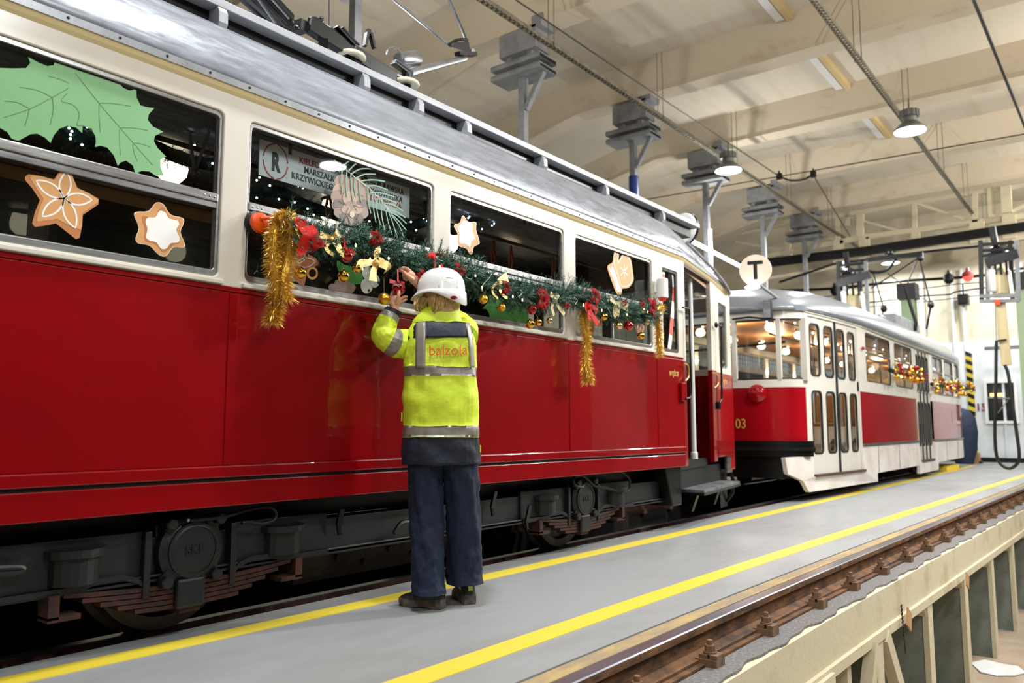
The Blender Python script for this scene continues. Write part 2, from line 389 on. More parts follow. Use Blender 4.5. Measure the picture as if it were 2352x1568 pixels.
mb = MB(); strip(mb, -4, 24, 1.43, 1.705, -.44, -.165); mb.build('edge_beam', m_viad, vi)
mb = MB(); strip(mb, -4, 24, 1.575, 1.755, -.164, -.141); mb.build('bearing_plate', m_railrust, vi)
mb = MB(); strip(mb, -4, 24, lambda x: 1.452 + roff(x) + .012 * math.sin(x * 9) + .008 * math.sin(x * 23), lambda x: 1.57 + roff(x), -.166, -.152, step=.06); mb.build('dust_bed', m_gravel, vi, kind='stuff')
mb = MB(); strip(mb, -4, 24, 1.405, 1.43, -.46, -.40); mb.build('lower_ledge', m_viad, vi)
pm = MB(); pm.cur = 0
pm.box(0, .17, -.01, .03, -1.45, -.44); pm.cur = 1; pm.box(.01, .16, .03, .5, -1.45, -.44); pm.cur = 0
pm.hexa([(-.10, 0, -.62), (.17, 0, -.62), (.17, .3, -.62), (-.10, .3, -.62), (-.22, 0, -.44), (.17, 0, -.44), (.17, .3, -.44), (-.22, .3, -.44)]) if False else None
postm = pm.mesh('post', [m_viad, m_viad_shade])
for x in [5.52 + 1.4 * i for i in range(14)] + [4.0, 2.6, 1.2]:
    o = bpy.data.objects.new('post', postm); COL.objects.link(o); o.location = (x, 1.42 + roff(x), 0); attach(o, None); o.parent = vi; o.matrix_parent_inverse = Matrix.Translation(vi.location).inverted()
for x in [5.52 + 1.4 * i for i in range(14)]:
    mb = MB(); y = 1.425 + roff(x); mb.prism([(x - .10, -.43), (x, -.43), (x, -.54)], lambda u, v, d: (u, y + d, v), .25); mb.prism([(x + .17, -.43), (x + .28, -.43), (x + .17, -.5)], lambda u, v, d: (u, y + d, v), .25)
    mb.build('haunch', m_viad, vi)
mb = MB(); y = 1.40 + roff(5.4); mb.box(3.9, 4.62, y, y + .1, -1.45, -.42); mb.build('infill_wall', m_viad, vi)
mb = MB(); mb.bar((5.75, y + .02, -.45), (6.55, y + .02, -1.45), .07, .10, up=(1, 0, 0)); mb.build('brace', m_viad, vi)
mb = MB(); mb.bar((5.48, y + .02, -.45), (4.85, y + .02, -1.45), .07, .10, up=(1, 0, 0)); mb.build('brace', m_viad, vi)
mb = MB(); mb.box(5.02, 5.10, y + .05, y + .12, -1.45, -.43); mb.build('brace', m_viad, vi)
m_card = M('brown_board', (188, 150, 104), .8, 0, (172, 134, 90), 6)
def tile(px, py, X, hw, hh, rot, name, lab):
    c = onX(px, py, X); mb = MB(); a = math.radians(rot); mb.obox(c, (.006, 0, 0), Vector((0, math.cos(a), math.sin(a))) * hw, Vector((0, -math.sin(a), math.cos(a))) * hh)
    mb.build(name, m_card, label=lab, cat='board')
c = onY(2088, 1422, 1.30); mb = MB(); mb.obox(c, (.05, 0, -.03), (.02, .0, .055), (0, .006, 0)); mb.build('board_scrap', m_card, label='brown board scrap stuck between the concrete posts next to a slotted black strip', cat='board')
c = onY(2222, 1333, 1.22); mb = MB(); mb.obox(c, (.05, 0, -.025), (.02, .0, .05), (0, .006, 0)); mb.build('board_scrap', m_card, label='small brown board scrap on a farther concrete post', cat='board')
mb = MB(); a = onY(2070, 1388, 1.26); b = onY(2080, 1500, 1.26)
mb.bar(a, b, .005, .004)
for i in range(9):
    t0 = (i + .1) / 12; t1 = (i + .5) / 12
    mb.bar(a.lerp(b, t0), a.lerp(b, t1), .03, .006, up=(0, 1, 0))
mb.build('slotted_strip', m_dark, label='thin slotted black strip hanging from the concrete beam', cat='strip')
# paper on the lower floor
pts = [onZ(*p, -1.445) for p in ((2230, 1522), (2262, 1517), (2300, 1524), (2338, 1532), (2356, 1545), (2330, 1553), (2290, 1552), (2252, 1545), (2240, 1532))]
mb = MB(); n = len(pts); c = sum(pts, Vector()) / n
vs = [c + Vector((0, 0, .02))] + [p + Vector((0, 0, .004 + .01 * (i % 2))) for i, p in enumerate(pts)] + [p for p in pts]
mb.add(vs, [(0, 1 + i, 1 + (i + 1) % n) for i in range(n)] + [(1 + i, 1 + n + i, 1 + n + (i + 1) % n, 1 + (i + 1) % n) for i in range(n)] + [tuple(1 + n + i for i in range(n))[::-1]])
mb.build('paper_sheet', m_white, label='crumpled white sheet lying on the beige lower floor', cat='paper')
# pit rails under the trams
for y, lab in ((3.57, 'near rail under the trams on black supports'), (4.965, 'far rail under the trams')):
    r = rail(-4, 21, y, False).build('track_rail', [m_rust, m_railhead], label=lab, cat='rail')
    mb = MB(); mb.box(-4, 21, y - .09, y + .09, -.42, -.141); mb.build('rail_girder', m_pit, r)
    add_clips(r, [1.0 + .72 * i for i in range(22)], y - .062 if y > 4 else y - .062, -.15, -1, False)

# ---- ceiling
ZC = 6.88
cl = thing('ceiling', None, None, (8, 2, ZC), kind='structure'); cl.pop('category', None) if 'category' in cl else None
mb = MB(); mb.box(-6, 26, -9, 7.4, ZC, ZC + .1); mb.hexa([(-6, 7.4, ZC), (26, 7.4, ZC), (26, 15, ZC - 1.7), (-6, 15, ZC - 1.7), (-6, 7.4, ZC + .1), (26, 7.4, ZC + .1), (26, 15, ZC - 1.6), (-6, 15, ZC - 1.6)])
mb.build('slab', m_ceil, cl)
BX = [-3.45, -.45, 2.55, 5.55, 8.55, 11.58, 14.56, 17.6, 20.6]
for bx in BX:
    mb = MB()
    prof = [(-.42, 0), (-.20, -.42), (-.19, -.50), (.19, -.50), (.20, -.42), (.42, 0)]
    R = []
    for (y, dz) in ((-9, 0), (7.4, 0), (15, -1.7)):
        R.append([(bx + a, y, ZC + .01 + b + dz) for a, b in prof])
    mb.loft(R); mb.build('beam', m_beam, cl)
    mb = MB()
    for (dx0, dx1) in ((-2.55, -2.45), (-1.5, -1.42), (-.95, -.9)):
        pass
m_rib = M('yellowed_rib', (196, 172, 122), .8)
for bx in BX[2:7]:
    mb = MB(); mb.box(bx + 1.0, bx + 2.62, 3.50, 3.58, ZC - .10, ZC + .01); mb.build('rib', m_rib, cl)
    mb = MB(); mb.box(bx + 1.0, bx + 2.62, 3.62, 3.74, ZC - .06, ZC + .01); mb.build('rib', m_white, cl)
for bx in BX[1:8]:
    for y, w in ((5.6, .03), (4.9, .02), (6.5, .03), (2.2, .03), (1.2, .02), (8.2, .03), (9.4, .03)):
        pass
# walls
mb = MB(); mb.box(24.5, 24.7, -9, 15, 3.2, 7.0); mb.build('wall_far', m_wallu, kind='structure')
mb = MB(); mb.box(24.44, 24.5, -9, 15, 0, 3.2); mb.build('wall_far_lower', m_walll, kind='structure').name = 'wall_3'
mb = MB(); mb.box(24.4, 24.46, -2, 15, 0, .12); mb.build('baseboard_far', m_dark, kind='structure')
mb = MB()
for y in (2.02, 2.6, 3.4, 3.66, 4.4, 5.6, 6.6): mb.box(24.40, 24.5, y - .03, y + .03, 0.12, 5.2)
mb.build('trim_2', m_walll, kind='structure')
mb = MB(); mb.box(-6, 26, 14, 14.2, 0, 6.5); mb.build('wall_left', m_wallu, kind='structure')
mb = MB(); mb.box(-6, 26, -9.2, -9, -1.5, 7); mb.build('wall_right', M('dim_side_wall', (34, 32, 30), .8), kind='structure')  # unseen wall coloured near-black as if unlit, to darken reflections in the red paint
m_cwall = M('rear_wall_dark', (120, 112, 100), .8)
mb = MB(); mb.box(-6.2, -6, -9, 15, -1.5, 7); mb.build('wall_back', m_cwall, kind='structure')

m_gate = M('dark_green_gate', (26, 34, 30), .5)  # unseen gates added to keep the white wall out of the red paint's reflections
for k, (ya, yb) in enumerate(((1.3, -.6), (-.64, -2.5), (-2.9, -4.8), (-4.84, -6.7))):
    gt = MB().box(24.34, 24.42, yb, ya, 0, 4.6).build('door_%d' % (k + 1), m_gate, kind='structure')
    for j in range(4): MB().box(24.32, 24.34, yb + .1, ya - .1, .2 + j * 1.1, 1.15 + j * 1.1).build('door_panel', m_gate, gt)
# window of the far wall
a = onX(2266, 880, 24.4); b = onX(2334, 966, 24.4)
wd = thing('window_1', None, None, (24.4, (a.y + b.y) / 2, b.z), kind='structure')
y0, y1, z0, z1 = min(a.y, b.y), max(a.y, b.y), b.z, a.z
mb = MB(); mb.box(24.36, 24.44, y0 - .07, y1 + .07, z0 - .07, z0); mb.box(24.36, 24.44, y0 - .07, y1 + .07, z1, z1 + .07); mb.box(24.36, 24.44, y0 - .07, y0, z0, z1); mb.box(24.36, 24.44, y1, y1 + .07, z0, z1)
mb.build('frame', m_white, wd)
mb = MB(); mb.box(24.41, 24.43, y0, y1, z0, z1); mb.build('pane', M('dark_pane', (28, 34, 36), .08), wd)
mb = MB(); mb.box(24.395, 24.405, y0 + .25, y0 + .55, z1 - .36, z1 - .27); mb.build('lit_sign', M('orange_glow', (255, 190, 110), emit=2.5), wd)  # glowing strip stands in for an orange reflection in the pane
mb = MB(); mb.bar((24.4, y0 + .15, z1 - .45), (24.4, y0 + .4, z0 + .2), .03, .02); mb.bar((24.4, y0, z1 - .42), (24.4, y1, z1 - .38), .02, .03); mb.build('mullion', m_steel, wd)
def XP(X): return lambda u, v, d: (X - d, u, v)
def px_text(s, px, py, X, h, mat, name, **k):
    c = onX(px, py, X); return textobj(name, s, lambda u, v, d: (X - .01 + d, c.y - u, c.z + v), h, mat, **k)
px_text('15', 2241, 943, 24.4, .27, M('dark_red_print', (120, 60, 60), .7), 'wall_number', bold=.01, label='dark number 15 painted on the white far wall', cat='number')

# ---- overhead: trays, poles, lamps, wires
m_tray = M('galvanised_tray', (128, 122, 104), .5, .4, (100, 96, 84), 10)
m_lampb = M('lamp_housing', (120, 122, 122), .4, .6)
m_lampe = M('lamp_glow', (235, 248, 255), emit=9.0)
def cable_tray(yc, z, x0, x1, label, holes_to, w=.07):
    t = thing('cable_tray', label, 'cable tray', (x0, yc, z))
    mb = MB(); mb.box(x0, x1, yc - w / 2, yc - w / 2 + .006, z, z + .06); mb.box(x0, x1, yc + w / 2 - .006, yc + w / 2, z, z + .06); mb.build('side_rail', m_tray, t)
    mb = MB(); x = x0
    while x < holes_to:
        mb.box(x, x + .035, yc - w / 2, yc + w / 2, z, z + .008); x += .085
    mb.box(holes_to, x1, yc - w / 2, yc + w / 2, z, z + .008); mb.build('rung', m_tray, t, kind='stuff')
    mb = MB(); x = 2.0
    while x < x1:
        mb.tube([(x, yc - w / 2 - .01, z), (x, yc - w / 2 - .01, ZC)], .006, 5); mb.tube([(x, yc + w / 2 + .01, z), (x, yc + w / 2 + .01, ZC)], .006, 5); x += 3.03
    mb.build('hanger', m_tray, t)
    return t
cable_tray(5.60, 5.78, -4, 24, 'long perforated cable tray above the poles, left of the two', 14)
cable_tray(2.62, 5.86, -4, 24, 'long perforated cable tray over the walkway, with the large round lamp', 14)
def wire(name, pts, r, label, mat=None): mb = MB(); mb.tube(catmull(pts, 5), r, 6); return mb.build(name, mat or m_dark, label=label, cat='wire')
m_wire = M('dark_wire', (66, 62, 52), .5, .4)
w1 = onZ(1790, 405, 6.0)
wire('overhead_wire', [(-4, 5.52, 6.0), (w1.x / 2, 5.5, 6.0), tuple(w1)], .012, 'thin tension wire parallel to the left cable tray', m_wire)
a = onX(1790, 405, w1.x); b = onX(2352, 308, w1.x)
wire('overhead_wire', [a + (b - a) * -1.0, a, (a + b) / 2, b + (b - a) * .6], .012, 'thin cross wire passing in front of the large round lamp', m_wire)
wire('overhead_wire', [a, onX(1815, 414, w1.x), onX(1845, 412, w1.x), onX(1868, 400, w1.x)], .02, 'short sagging cable between two wire clamps')
for p in ((1790, 405), (1868, 400)):
    c = onX(*p, w1.x); mb = MB(); mb.box(c.x - .04, c.x + .04, c.y - .05, c.y + .05, c.z - .06, c.z + .06); mb.tube([c, c + Vector((0, 0, .12))], .015, 6)
    mb.build('wire_clamp', m_dark, label='black clamp on the cross wire, %s end of the sagging cable' % ('left' if p[0] == 1790 else 'right'), cat='clamp')
d0 = onX(1868, 402, w1.x)
d1 = onZ(1925, 497, 5.95)
wire('overhead_wire', [d0, (d0 + d1) / 2, d1, d1 + (d1 - d0) * .9], .012, 'thin wire going back from the right wire clamp', m_wire)
a = onZ(2237, 0, 5.7); b = onZ(2352, 285, 5.7)
wire('overhead_wire', [a + (a - b) * 1.5, a, b, b + (b - a)], .022, 'dark cable crossing the top corner of the hall ceiling', M('dk_green_wire', (40, 44, 38), .5))

def pole(i, x, tube=None, blue=False, names=''):
    y = 6.35; t = thing('support_pole', names, 'pole', (x, y, 0), 'grey steel poles hanging from the ceiling beams')
    x -= .06
    mb = MB(); mb.box(x - .05, x + .05, y - .05, y + .05, 3.05, 5.75); mb.build('post', m_steel, t)
    mb = MB(); mb.box(x - .16, x + .16, y - .33, y + .30, 6.02, 6.34); mb.box(x - .16, x + .16, y - .42, y - .26, 6.30, 6.46); mb.build('head_box', m_steel, t)
    for dz in (5.90, 5.76):
        mb = MB(); mb.box(x - .2, x + .2, y - .42, y + .42, dz - .004, dz + .012); mb.box(x - .2, x - .19, y - .42, y + .42, dz - .05, dz); mb.box(x + .19, x + .2, y - .42, y + .42, dz - .05, dz); mb.box(x - .2, x + .2, y - .42, y + .42, dz - .06, dz - .05); mb.build('cross_beam', m_steel, t)
    mb = MB(); mb.box(x - .1, x + .1, y - .22, y - .14, 5.9, 6.02); mb.box(x - .1, x + .1, y + .14, y + .22, 5.9, 6.02); mb.build('spacer', m_steel, t)
    if i: mb = MB(); mb.bar((x, y - .05, 5.25), (x, y - .34, 5.72), .07, .07, up=(1, 0, 0)); mb.build('brace', m_steel, t) if i else None
    if blue: mb = MB(); mb.lathe((x, y, 0), [(.085, 4.2), (.085, 5.1)], 14); mb.build('blue_sleeve', M('blue_sleeve', (8, 48, 118), .4), t, label='dark blue sleeve')
    if tube: mb = MB(); mb.lathe((x - .05, y - .09, 0), [(.032, tube[0]), (.032, tube[1])], 10); mb.build('tube_light', m_lampe, t, label='lit white tube')
    return t
PX = [5.5, 8.52, 11.61, 14.52, 17.62, 20.55]
PL = ['grey pole hanging behind the pantograph insulators, with a lit white tube', 'grey pole with a diagonal brace, first visible bracket after the pantograph', 'grey pole with a dark blue sleeve at its lower end', 'grey pole with a lit white tube, near the smaller round lamp', 'grey pole ending behind the round sign with the letter T', 'grey pole farthest back with a small bracket']
TB = {0: (3.1, 4.4), 3: (2.9, 4.75)}
for i, x in enumerate(PX): pole(i, x, TB.get(i), i == 2, PL[i])
def hall_lamp(x, y, lab, z=LAMP_Z):
    t = thing('high_bay_lamp', lab, 'ceiling lamp', (x, y, z), 'round high bay lamps')
    mb = MB(); mb.lathe((x, y, z), [(.235, -.02), (.235, .0), (.20, .035), (.13, .10), (.115, .12)], 24); mb.build('reflector', m_lampb, t, smooth=True)
    mb = MB(); mb.lathe((x, y, z), [(.222, -.022), (.222, -.03), (.0, -.036)], 24); mb.build('diffuser', m_lampe, t)
    mb = MB(); mb.lathe((x, y, z), [(.10, .12), (.10, .20)], 16); mb.lathe((x, y, z), [(.13, .20), (.13, .30), (.09, .31)], 18)
    for k in range(12):
        a = k * math.pi / 6; mb.box(x + .13 * math.cos(a) - .01, x + .13 * math.cos(a) + .01, y + .13 * math.sin(a) - .01, y + .13 * math.sin(a) + .01, z + .2, z + .3)
    mb.build('housing', m_lampb, t); mb = MB(); mb.tube([(x, y, z + .3), (x + .02, y, z + .5)], .012, 6); mb.build('hook', m_lampb, t)
for (x, y), lab in zip(LAMPS_SEEN, ('round lit ceiling lamp beside the bracketed poles, smaller than its neighbour', 'large round lit ceiling lamp over the walkway at upper right', 'lit lamp partly hidden by the raised pantograph of the far tram', 'lit lamp behind the hanging hose equipment')):
    hall_lamp(x, y, lab)

# ================================================================== NEAR TRAM
YW = 3.16
def taper(x, y, z):
    return (x, y + max(0, x - 6.6) * .16 * (1 if y < 4.25 else -1), z)
T1 = thing('tram', 'near red and cream tram the person is decorating, with grey roof', 'tram', (3, 4.25, 0), 'vintage trams')
X0 = -2.6
WINS = [(-2.06, -.80), (-.66, .58), (.72, 1.955), (2.09, 3.335), (3.475, 4.70), (4.85, 6.04)]
SMALL = (6.235, 6.53); ZB, ZT, ZM = 1.565, 2.325, 1.925
# lower body
seams = [X0, -.73, .65, 2.035, 3.405, 4.775, 6.12, 6.61]
for a, b in zip(seams[:-1], seams[1:]):
    mb = MB(); mb.box(a + .004, b - .004, YW, YW + .03, .735, 1.505); mb.build('side_panel', m_red, T1, bevel=.004)
    if a > 1: mb = MB(); mb.box(a - .022, a + .022, YW - .004, YW + .002, .74, 1.50); mb.build('seam_strip', m_red, T1, bevel=.002)
mb = MB(); mb.box(X0, 6.61, YW + .008, YW + .05, 1.50, 1.50 + .03); mb.build('belt_seam', m_red, T1)
mb = MB(); mb.box(X0, 6.61, YW - .012, YW + .03, .683, .735); mb.build('bottom_rail', m_red, T1, bevel=.006)
mb = MB(); mb.box(X0, 6.61, YW + .004, YW + .03, .665, .685); mb.build('shadow_gap', m_dark, T1)
mb = MB(); mb.box(X0, 6.61, YW - .002, YW + .03, .558, .668); mb.build('skirt', m_red, T1, bevel=.005)
mb = MB(); mb.box(X0, 6.61, YW - .002, YW + .02, 1.508, 1.53); mb.build('belt_lip', m_red, T1, bevel=.003)
# upper body with window openings
holes = [rrect(a, b, ZB, ZT, .028) for a, b in WINS if b > 0]
cutpanel('window_band', [(-1.0, 1.528), (6.14, 1.528), (6.14, 2.452), (-1.0, 2.452)], holes[0:] if holes[0][0][0] > -1 else holes[1:], YW + .002, .035, m_cream, T1, bevel=.006)
cutpanel('window_band', [(6.14, 1.50), (6.64, 1.50), (6.64, 2.452), (6.14, 2.452)], [rrect(SMALL[0], SMALL[1], 1.56, 2.30, .02)], YW + .002, .035, m_cream, T1, bevel=.005)
# cove and gutter
mb = MB(); mb.loft([[(x, YW + .012, 2.405), (x, YW - .010, 2.43), (x, YW - .022, 2.452), (x, YW + .04, 2.452)] for x in (X0, 6.6)] + [[taper(7.5, YW + .012, 2.385), taper(7.5, YW - .010, 2.41), taper(7.5, YW - .022, 2.43), taper(7.5, YW + .04, 2.43)], [taper(8.4, YW + .012, 2.34), taper(8.4, YW - .010, 2.36), taper(8.4, YW - .022, 2.38), taper(8.4, YW + .04, 2.38)]])
mb.build('cornice', M('yellowed_cream', (216, 198, 150), .3, coat=.2), T1)
mb = MB(); mb.loft([[(x, YW - .026, 2.450), (x, YW - .026, 2.482), (x, YW + .0, 2.490), (x, YW + .03, 2.45)] for x in (X0, 6.6)] + [[taper(7.5, YW - .026, 2.43), taper(7.5, YW - .026, 2.462), taper(7.5, YW + .0, 2.47), taper(7.5, YW + .03, 2.43)], [taper(8.42, YW - .026, 2.38), taper(8.42, YW - .026, 2.412), taper(8.42, YW + .0, 2.42), taper(8.42, YW + .03, 2.38)]])
mb.build('gutter', m_gutter, T1)
mb = MB(); x = onY(17, 3, YW).x
while x < 6.6:
    mb.lathe((x, YW - .027, 2.468), [(.006, 0), (.005, -.003)], 7, axis=(0, 1, 0)); x += .2005
mb.build('rivet', m_dark, T1, kind='stuff')
# roof
RP = [(-1.095, 2.46), (-1.088, 2.53), (-1.035, 2.65), (-.93, 2.79), (-.75, 2.908), (-.5, 3.0), (-.25, 3.04), (0, 3.055)]
RP = RP + [(-a, z) for a, z in RP[-2::-1]]
R = []
for x, k, w in [(X0, 1, 1), (0, 1, 1), (2, 1, 1), (4, 1, 1), (5.5, 1, 1), (6.6, .985, 1), (7.1, .95, .93), (7.5, .88, .87), (7.8, .74, .83), (8.1, .55, .785), (8.3, .36, .75), (8.42, .14, .72), (8.46, .0, .70)]:
    g = 2.465 - max(0, x - 6.6) * .047
    R.append([(x, 4.25 + a * w, g + (z - 2.46) * k) for a, z in RP])
mb = MB(); mb.loft(R); mb.build('roof', m_roof, T1, smooth='all')
mb = MB(); mb.box(1.14, 1.16, 3.0, 3.01, 2, 2.01)
# drip rail over the door
pts = catmull([taper(6.72, YW - .03, 2.60), taper(7.0, YW - .045, 2.565), taper(7.6, YW - .05, 2.50), taper(8.1, YW - .045, 2.42), taper(8.3, YW - .03, 2.36)], 4)
mb = MB(); mb.tube(pts, .018, 6); mb.build('drip_rail', m_roof, T1)
# roof walkway boards
m_board = M('roof_board_grey', (158, 160, 164), .5, .15, (138, 140, 144), 12, stretch=(.4, 4, 4))
for x0, x1 in ((X0, 7.75),):
    mb = MB(); mb.box(x0, x1, 3.48, 3.66, 3.0, 3.045); mb.build('roof_board', m_board, T1, bevel=.004)
    mb = MB(); mb.box(x0, x1 - .05, 3.56, 3.66, 2.90, 2.999); mb.build('board_runner', m_black, T1)  # black box added to darken the gap under the roof board
mb = MB(); mb.box(5.15, 7.45, 3.78, 3.98, 3.14, 3.19); mb.build('roof_board', m_board, T1)
mb = MB(); mb.box(5.15, 5.19, 3.8, 3.96, 3.04, 3.14); mb.box(7.2, 7.24, 3.8, 3.96, 3.04, 3.14); mb.build('board_foot', m_board, T1)
mb = MB(); mb.box(X0, 7.45, 4.84, 5.02, 3.0, 3.045); mb.build('roof_board', m_board, T1)
bxs = [onY(p, q, 3.5).x for p, q in ((505, 40), (835, 185), (960, 243), (1070, 292), (1245, 367), (1388, 430))] + [1.2, .3, 6.9]
for x in bxs:
    mb = MB(); pr = [(3.48, 2.999), (3.70, 2.999), (3.70, 2.95), (3.60, 2.90), (3.478, 2.885), (3.462, 2.915), (3.465, 2.97)]
    mb.prism(pr, lambda u, v, d: (x - .025 + d, u, v), .05); mb.build('board_bracket', m_board, T1, bevel=.004)
# step loop and route disc on the roof end
mb = MB(); p = [onY(1512, 498, 3.55), onY(1520, 488, 3.56), onY(1545, 490, 3.62), onY(1555, 502, 3.62), onY(1556, 525, 3.6)]
mb.tube(catmull(p, 4), .022, 6); mb.build('roof_loop', m_white, T1)
c = onY(1570, 525, 3.85); mb = MB(); mb.lathe(c, [(.165, -.02), (.18, 0), (.18, .03), (.165, .04)], 28, axis=(1, -.25, 0)); mb.build('route_disc', m_white, T1)
mb = MB(); mb.lathe(c, [(.186, .01), (.19, .02), (.186, .045)], 28, axis=(1, -.25, 0)); mb.build('disc_rim', m_black, T1)
mb = MB(); mb.tube([c + Vector((0, 0, -.17)), (c.x, c.y, 2.8)], .02, 6); mb.build('disc_post', m_black, T1)

# ---- windows
YG = YW + .030
def wpx(px, py, Y=YG): p = onY(px, py, Y); return (p.x, p.z)
SURF = lambda u, v, d: (u, YG - .004 - d, v)
m_trim = M('satin_aluminium', (186, 186, 184), .28, .85, (150, 148, 144), 14, .4, .7, stretch=(.3, 1, 3), bump=(30, .15, .003))
m_gasket = M('dark_gasket', (30, 27, 25), .6, 0, (70, 60, 52), 20)
for i, (a, b) in enumerate(WINS[1:] + [SMALL]):
    sm = (a, b) == SMALL; zb, zt = (1.56, 2.30) if sm else (ZB, ZT)
    w = MB(); o = rrect(a + .001, b - .001, zb + .001, zt - .001, .026)
    me = cutpanel('window', o, [rrect(a + .016, b - .016, zb + .030, zt - .022, .02)], YW + .012, .022, m_gasket if sm else m_trim, T1, bevel=.003)
    mb = MB(); mb.box(a + .005, b - .005, YG + .012, YG + .016, zb + .01, zt - .01); mb.build('pane', m_glass, me)
    if not sm:
        cutpanel('gasket', rrect(a + .014, b - .014, zb + .026, zt - .020, .02), [rrect(a + .024, b - .024, zb + .034, zt - .028, .015)], YG - .006, .012, m_gasket, me, bevel=.001)
        mb = MB(); mb.box(a + .012, b - .012, YW + .004, YG + .008, ZM - .022, ZM + .016); mb.build('transom', m_trim, me, bevel=.004)
        mb = MB(); mb.box(a + .012, b - .012, YW + .014, YG + .008, ZM - .050, ZM - .022); mb.build('drip_channel', m_alu, me, bevel=.003)
        mb = MB(); mb.box(a - .018, b + .018, YW - .018, YW + .012, 1.533, 1.553); mb.build('sill_moulding', m_cream, me, bevel=.004)
        mb = MB()
        for xx in (a + .03, a + .055, a + .08, b - .03, b - .055, b - .08):
            mb.ball((xx, YW + .003, ZM - .004), .004, 8, 5)
        mb.build('screw', m_alu, me, kind='stuff')
# ---- end platform
def tb(mb, x0, x1, y0, y1, z0, z1): return mb.hexa([taper(*p) for p in [(x0, y0, z0), (x1, y0, z0), (x1, y1, z0), (x0, y1, z0), (x0, y0, z1), (x1, y0, z1), (x1, y1, z1), (x0, y1, z1)]])
mb = MB(); tb(mb, 6.64, 6.70, YW, YW + .05, 1.50, 2.44); mb.build('door_post', m_cream, T1, bevel=.005)
mb = MB(); tb(mb, 6.61, 6.70, YW, YW + .05, .56, 1.50); mb.build('door_post', m_red, T1, bevel=.004)
mb = MB(); tb(mb, 6.70, 7.62, YW, YW + .03, 2.38, 2.42); mb.build('door_header', m_wood, T1)
mb = MB(); tb(mb, 7.60, 7.68, YW, YW + .05, 1.48, 2.40); tb(mb, 7.69, 7.78, YW, YW + .03, 1.48, 2.40); mb.build('corner_post', m_cream, T1, bevel=.005)
cutpanel('corner_window_panel', [(7.78, 1.47), (8.40, 1.47), (8.40, 2.36), (7.78, 2.39)], [rrect(7.92, 8.26, 1.53, 2.22, .03)], YW + .004, .03, m_cream, T1, bevel=.005, warp=taper)
mb = MB(); tb(mb, 7.92, 8.26, YW + .02, YW + .025, 1.53, 2.22); mb.build('corner_pane', m_glass, T1)
mb = MB(); tb(mb, 7.60, 7.74, YW, YW + .05, .56, 1.48); mb.build('corner_panel', m_red, T1, bevel=.005)
mb = MB(); tb(mb, 7.76, 8.42, YW, YW + .04, .60, 1.47); mb.build('corner_panel', m_red, T1, bevel=.006)
mb = MB(); tb(mb, 7.76, 8.42, YW - .006, YW, .64, .665); mb.build('bead', m_red, T1, bevel=.003)
mb = MB(); tb(mb, 6.70, 7.60, YW + .08, YW + 1.9, .52, .60); mb.build('platform_floor', m_under, T1)
mb = MB(); tb(mb, 6.62, 8.3, YW + .10, YW + .14, .34, .52); mb.build('step_riser', m_under, T1)
mb = MB(); tb(mb, 6.78, 8.15, YW - .12, YW + .16, .315, .345); mb.build('footboard', M('worn_step', (120, 122, 124), .5, .5, (50, 52, 54), 10, .45, .7), T1, bevel=.003)
mb = MB(); tb(mb, 6.76, 8.17, YW - .125, YW + .16, .295, .315); mb.build('footboard_edge', m_black, T1)
for xx in (7.1, 7.9):
    mb = MB(); mb.bar(taper(xx, YW + .05, .30), taper(xx, YW + .12, .12), .05, .05); mb.build('step_bracket', m_black, T1)
mb = MB(); mb.hexa([(6.42, 3.2, .22), (6.60, 3.2, .22), (6.60, 3.6, .22), (6.42, 3.6, .22), (6.30, 3.2, .56), (6.60, 3.2, .56), (6.60, 3.6, .56), (6.30, 3.6, .56)]); mb.build('step_box', m_black, T1, bevel=.01)
mb = MB(); tb(mb, 8.2, 8.42, YW + .02, YW + .2, .42, .60); mb.build('buffer_box', m_alu, T1, bevel=.01)
mb = MB(); tb(mb, 8.15, 8.45, YW + .1, YW + .5, .05, .42); mb.tube([taper(8.42, YW + .06, .45), taper(8.46, YW + .03, .33), taper(8.43, YW + .03, .2), taper(8.4, YW + .1, .1)], .02, 6); mb.build('coupling_gear', m_black, T1)
mb = MB(); mb.box(8.2, 8.47, 3.46, 5.04, .45, 1.47); mb.build('end_wall', m_red, T1, bevel=.01)
cutpanel('end_window_band', [(3.46, 1.47), (5.04, 1.47), (5.04, 2.36), (3.46, 2.36)], [rrect(3.55, 4.02, 1.55, 2.2, .03), rrect(4.10, 4.40, 1.55, 2.2, .03), rrect(4.48, 4.95, 1.55, 2.2, .03)], 8.4, .03, m_cream, T1, fn=lambda u, v, d: (8.42 + d, u, v))
mb = MB(); mb.box(8.41, 8.42, 3.5, 5.0, 1.5, 2.3); mb.build('end_pane', m_glass, T1)
# stanchions and grab rails in the door
m_tubew = M('white_stanchion', (214, 216, 214), .3)
q = onY(1584, 640, 3.36); q2 = onY(1595, 1030, 3.36)
mb = MB(); mb.tube([(q.x, 3.36, 2.36), (q.x + .005, 3.36, .60)], .024, 10); mb.lathe((q.x + .005, 3.36, .6), [(.035, 0), (.035, .06), (.026, .07)], 10); mb.build('stanchion', m_tubew, T1)
def px_tube(name, pts, Y, r, mat, parent=T1, **k): mb = MB(); mb.tube(catmull([onY(a, b, Y) for a, b in pts], 4), r, 7); return mb.build(name, mat, parent, **k)
px_tube('grab_rail', [(1568, 706), (1578, 708), (1583, 716), (1584, 780), (1587, 860), (1587, 905), (1583, 913), (1576, 915)], 3.12, .009, m_black)
px_tube('grab_rail', [(1647, 745), (1653, 748), (1656, 760), (1657, 850), (1658, 910), (1655, 920), (1648, 930)], 3.29, .010, m_black)
px_tube('brass_handle', [(1571, 835), (1579, 838), (1582, 850), (1581, 866), (1574, 875)], 3.13, .008, M('brass', (196, 160, 96), .35, .7))
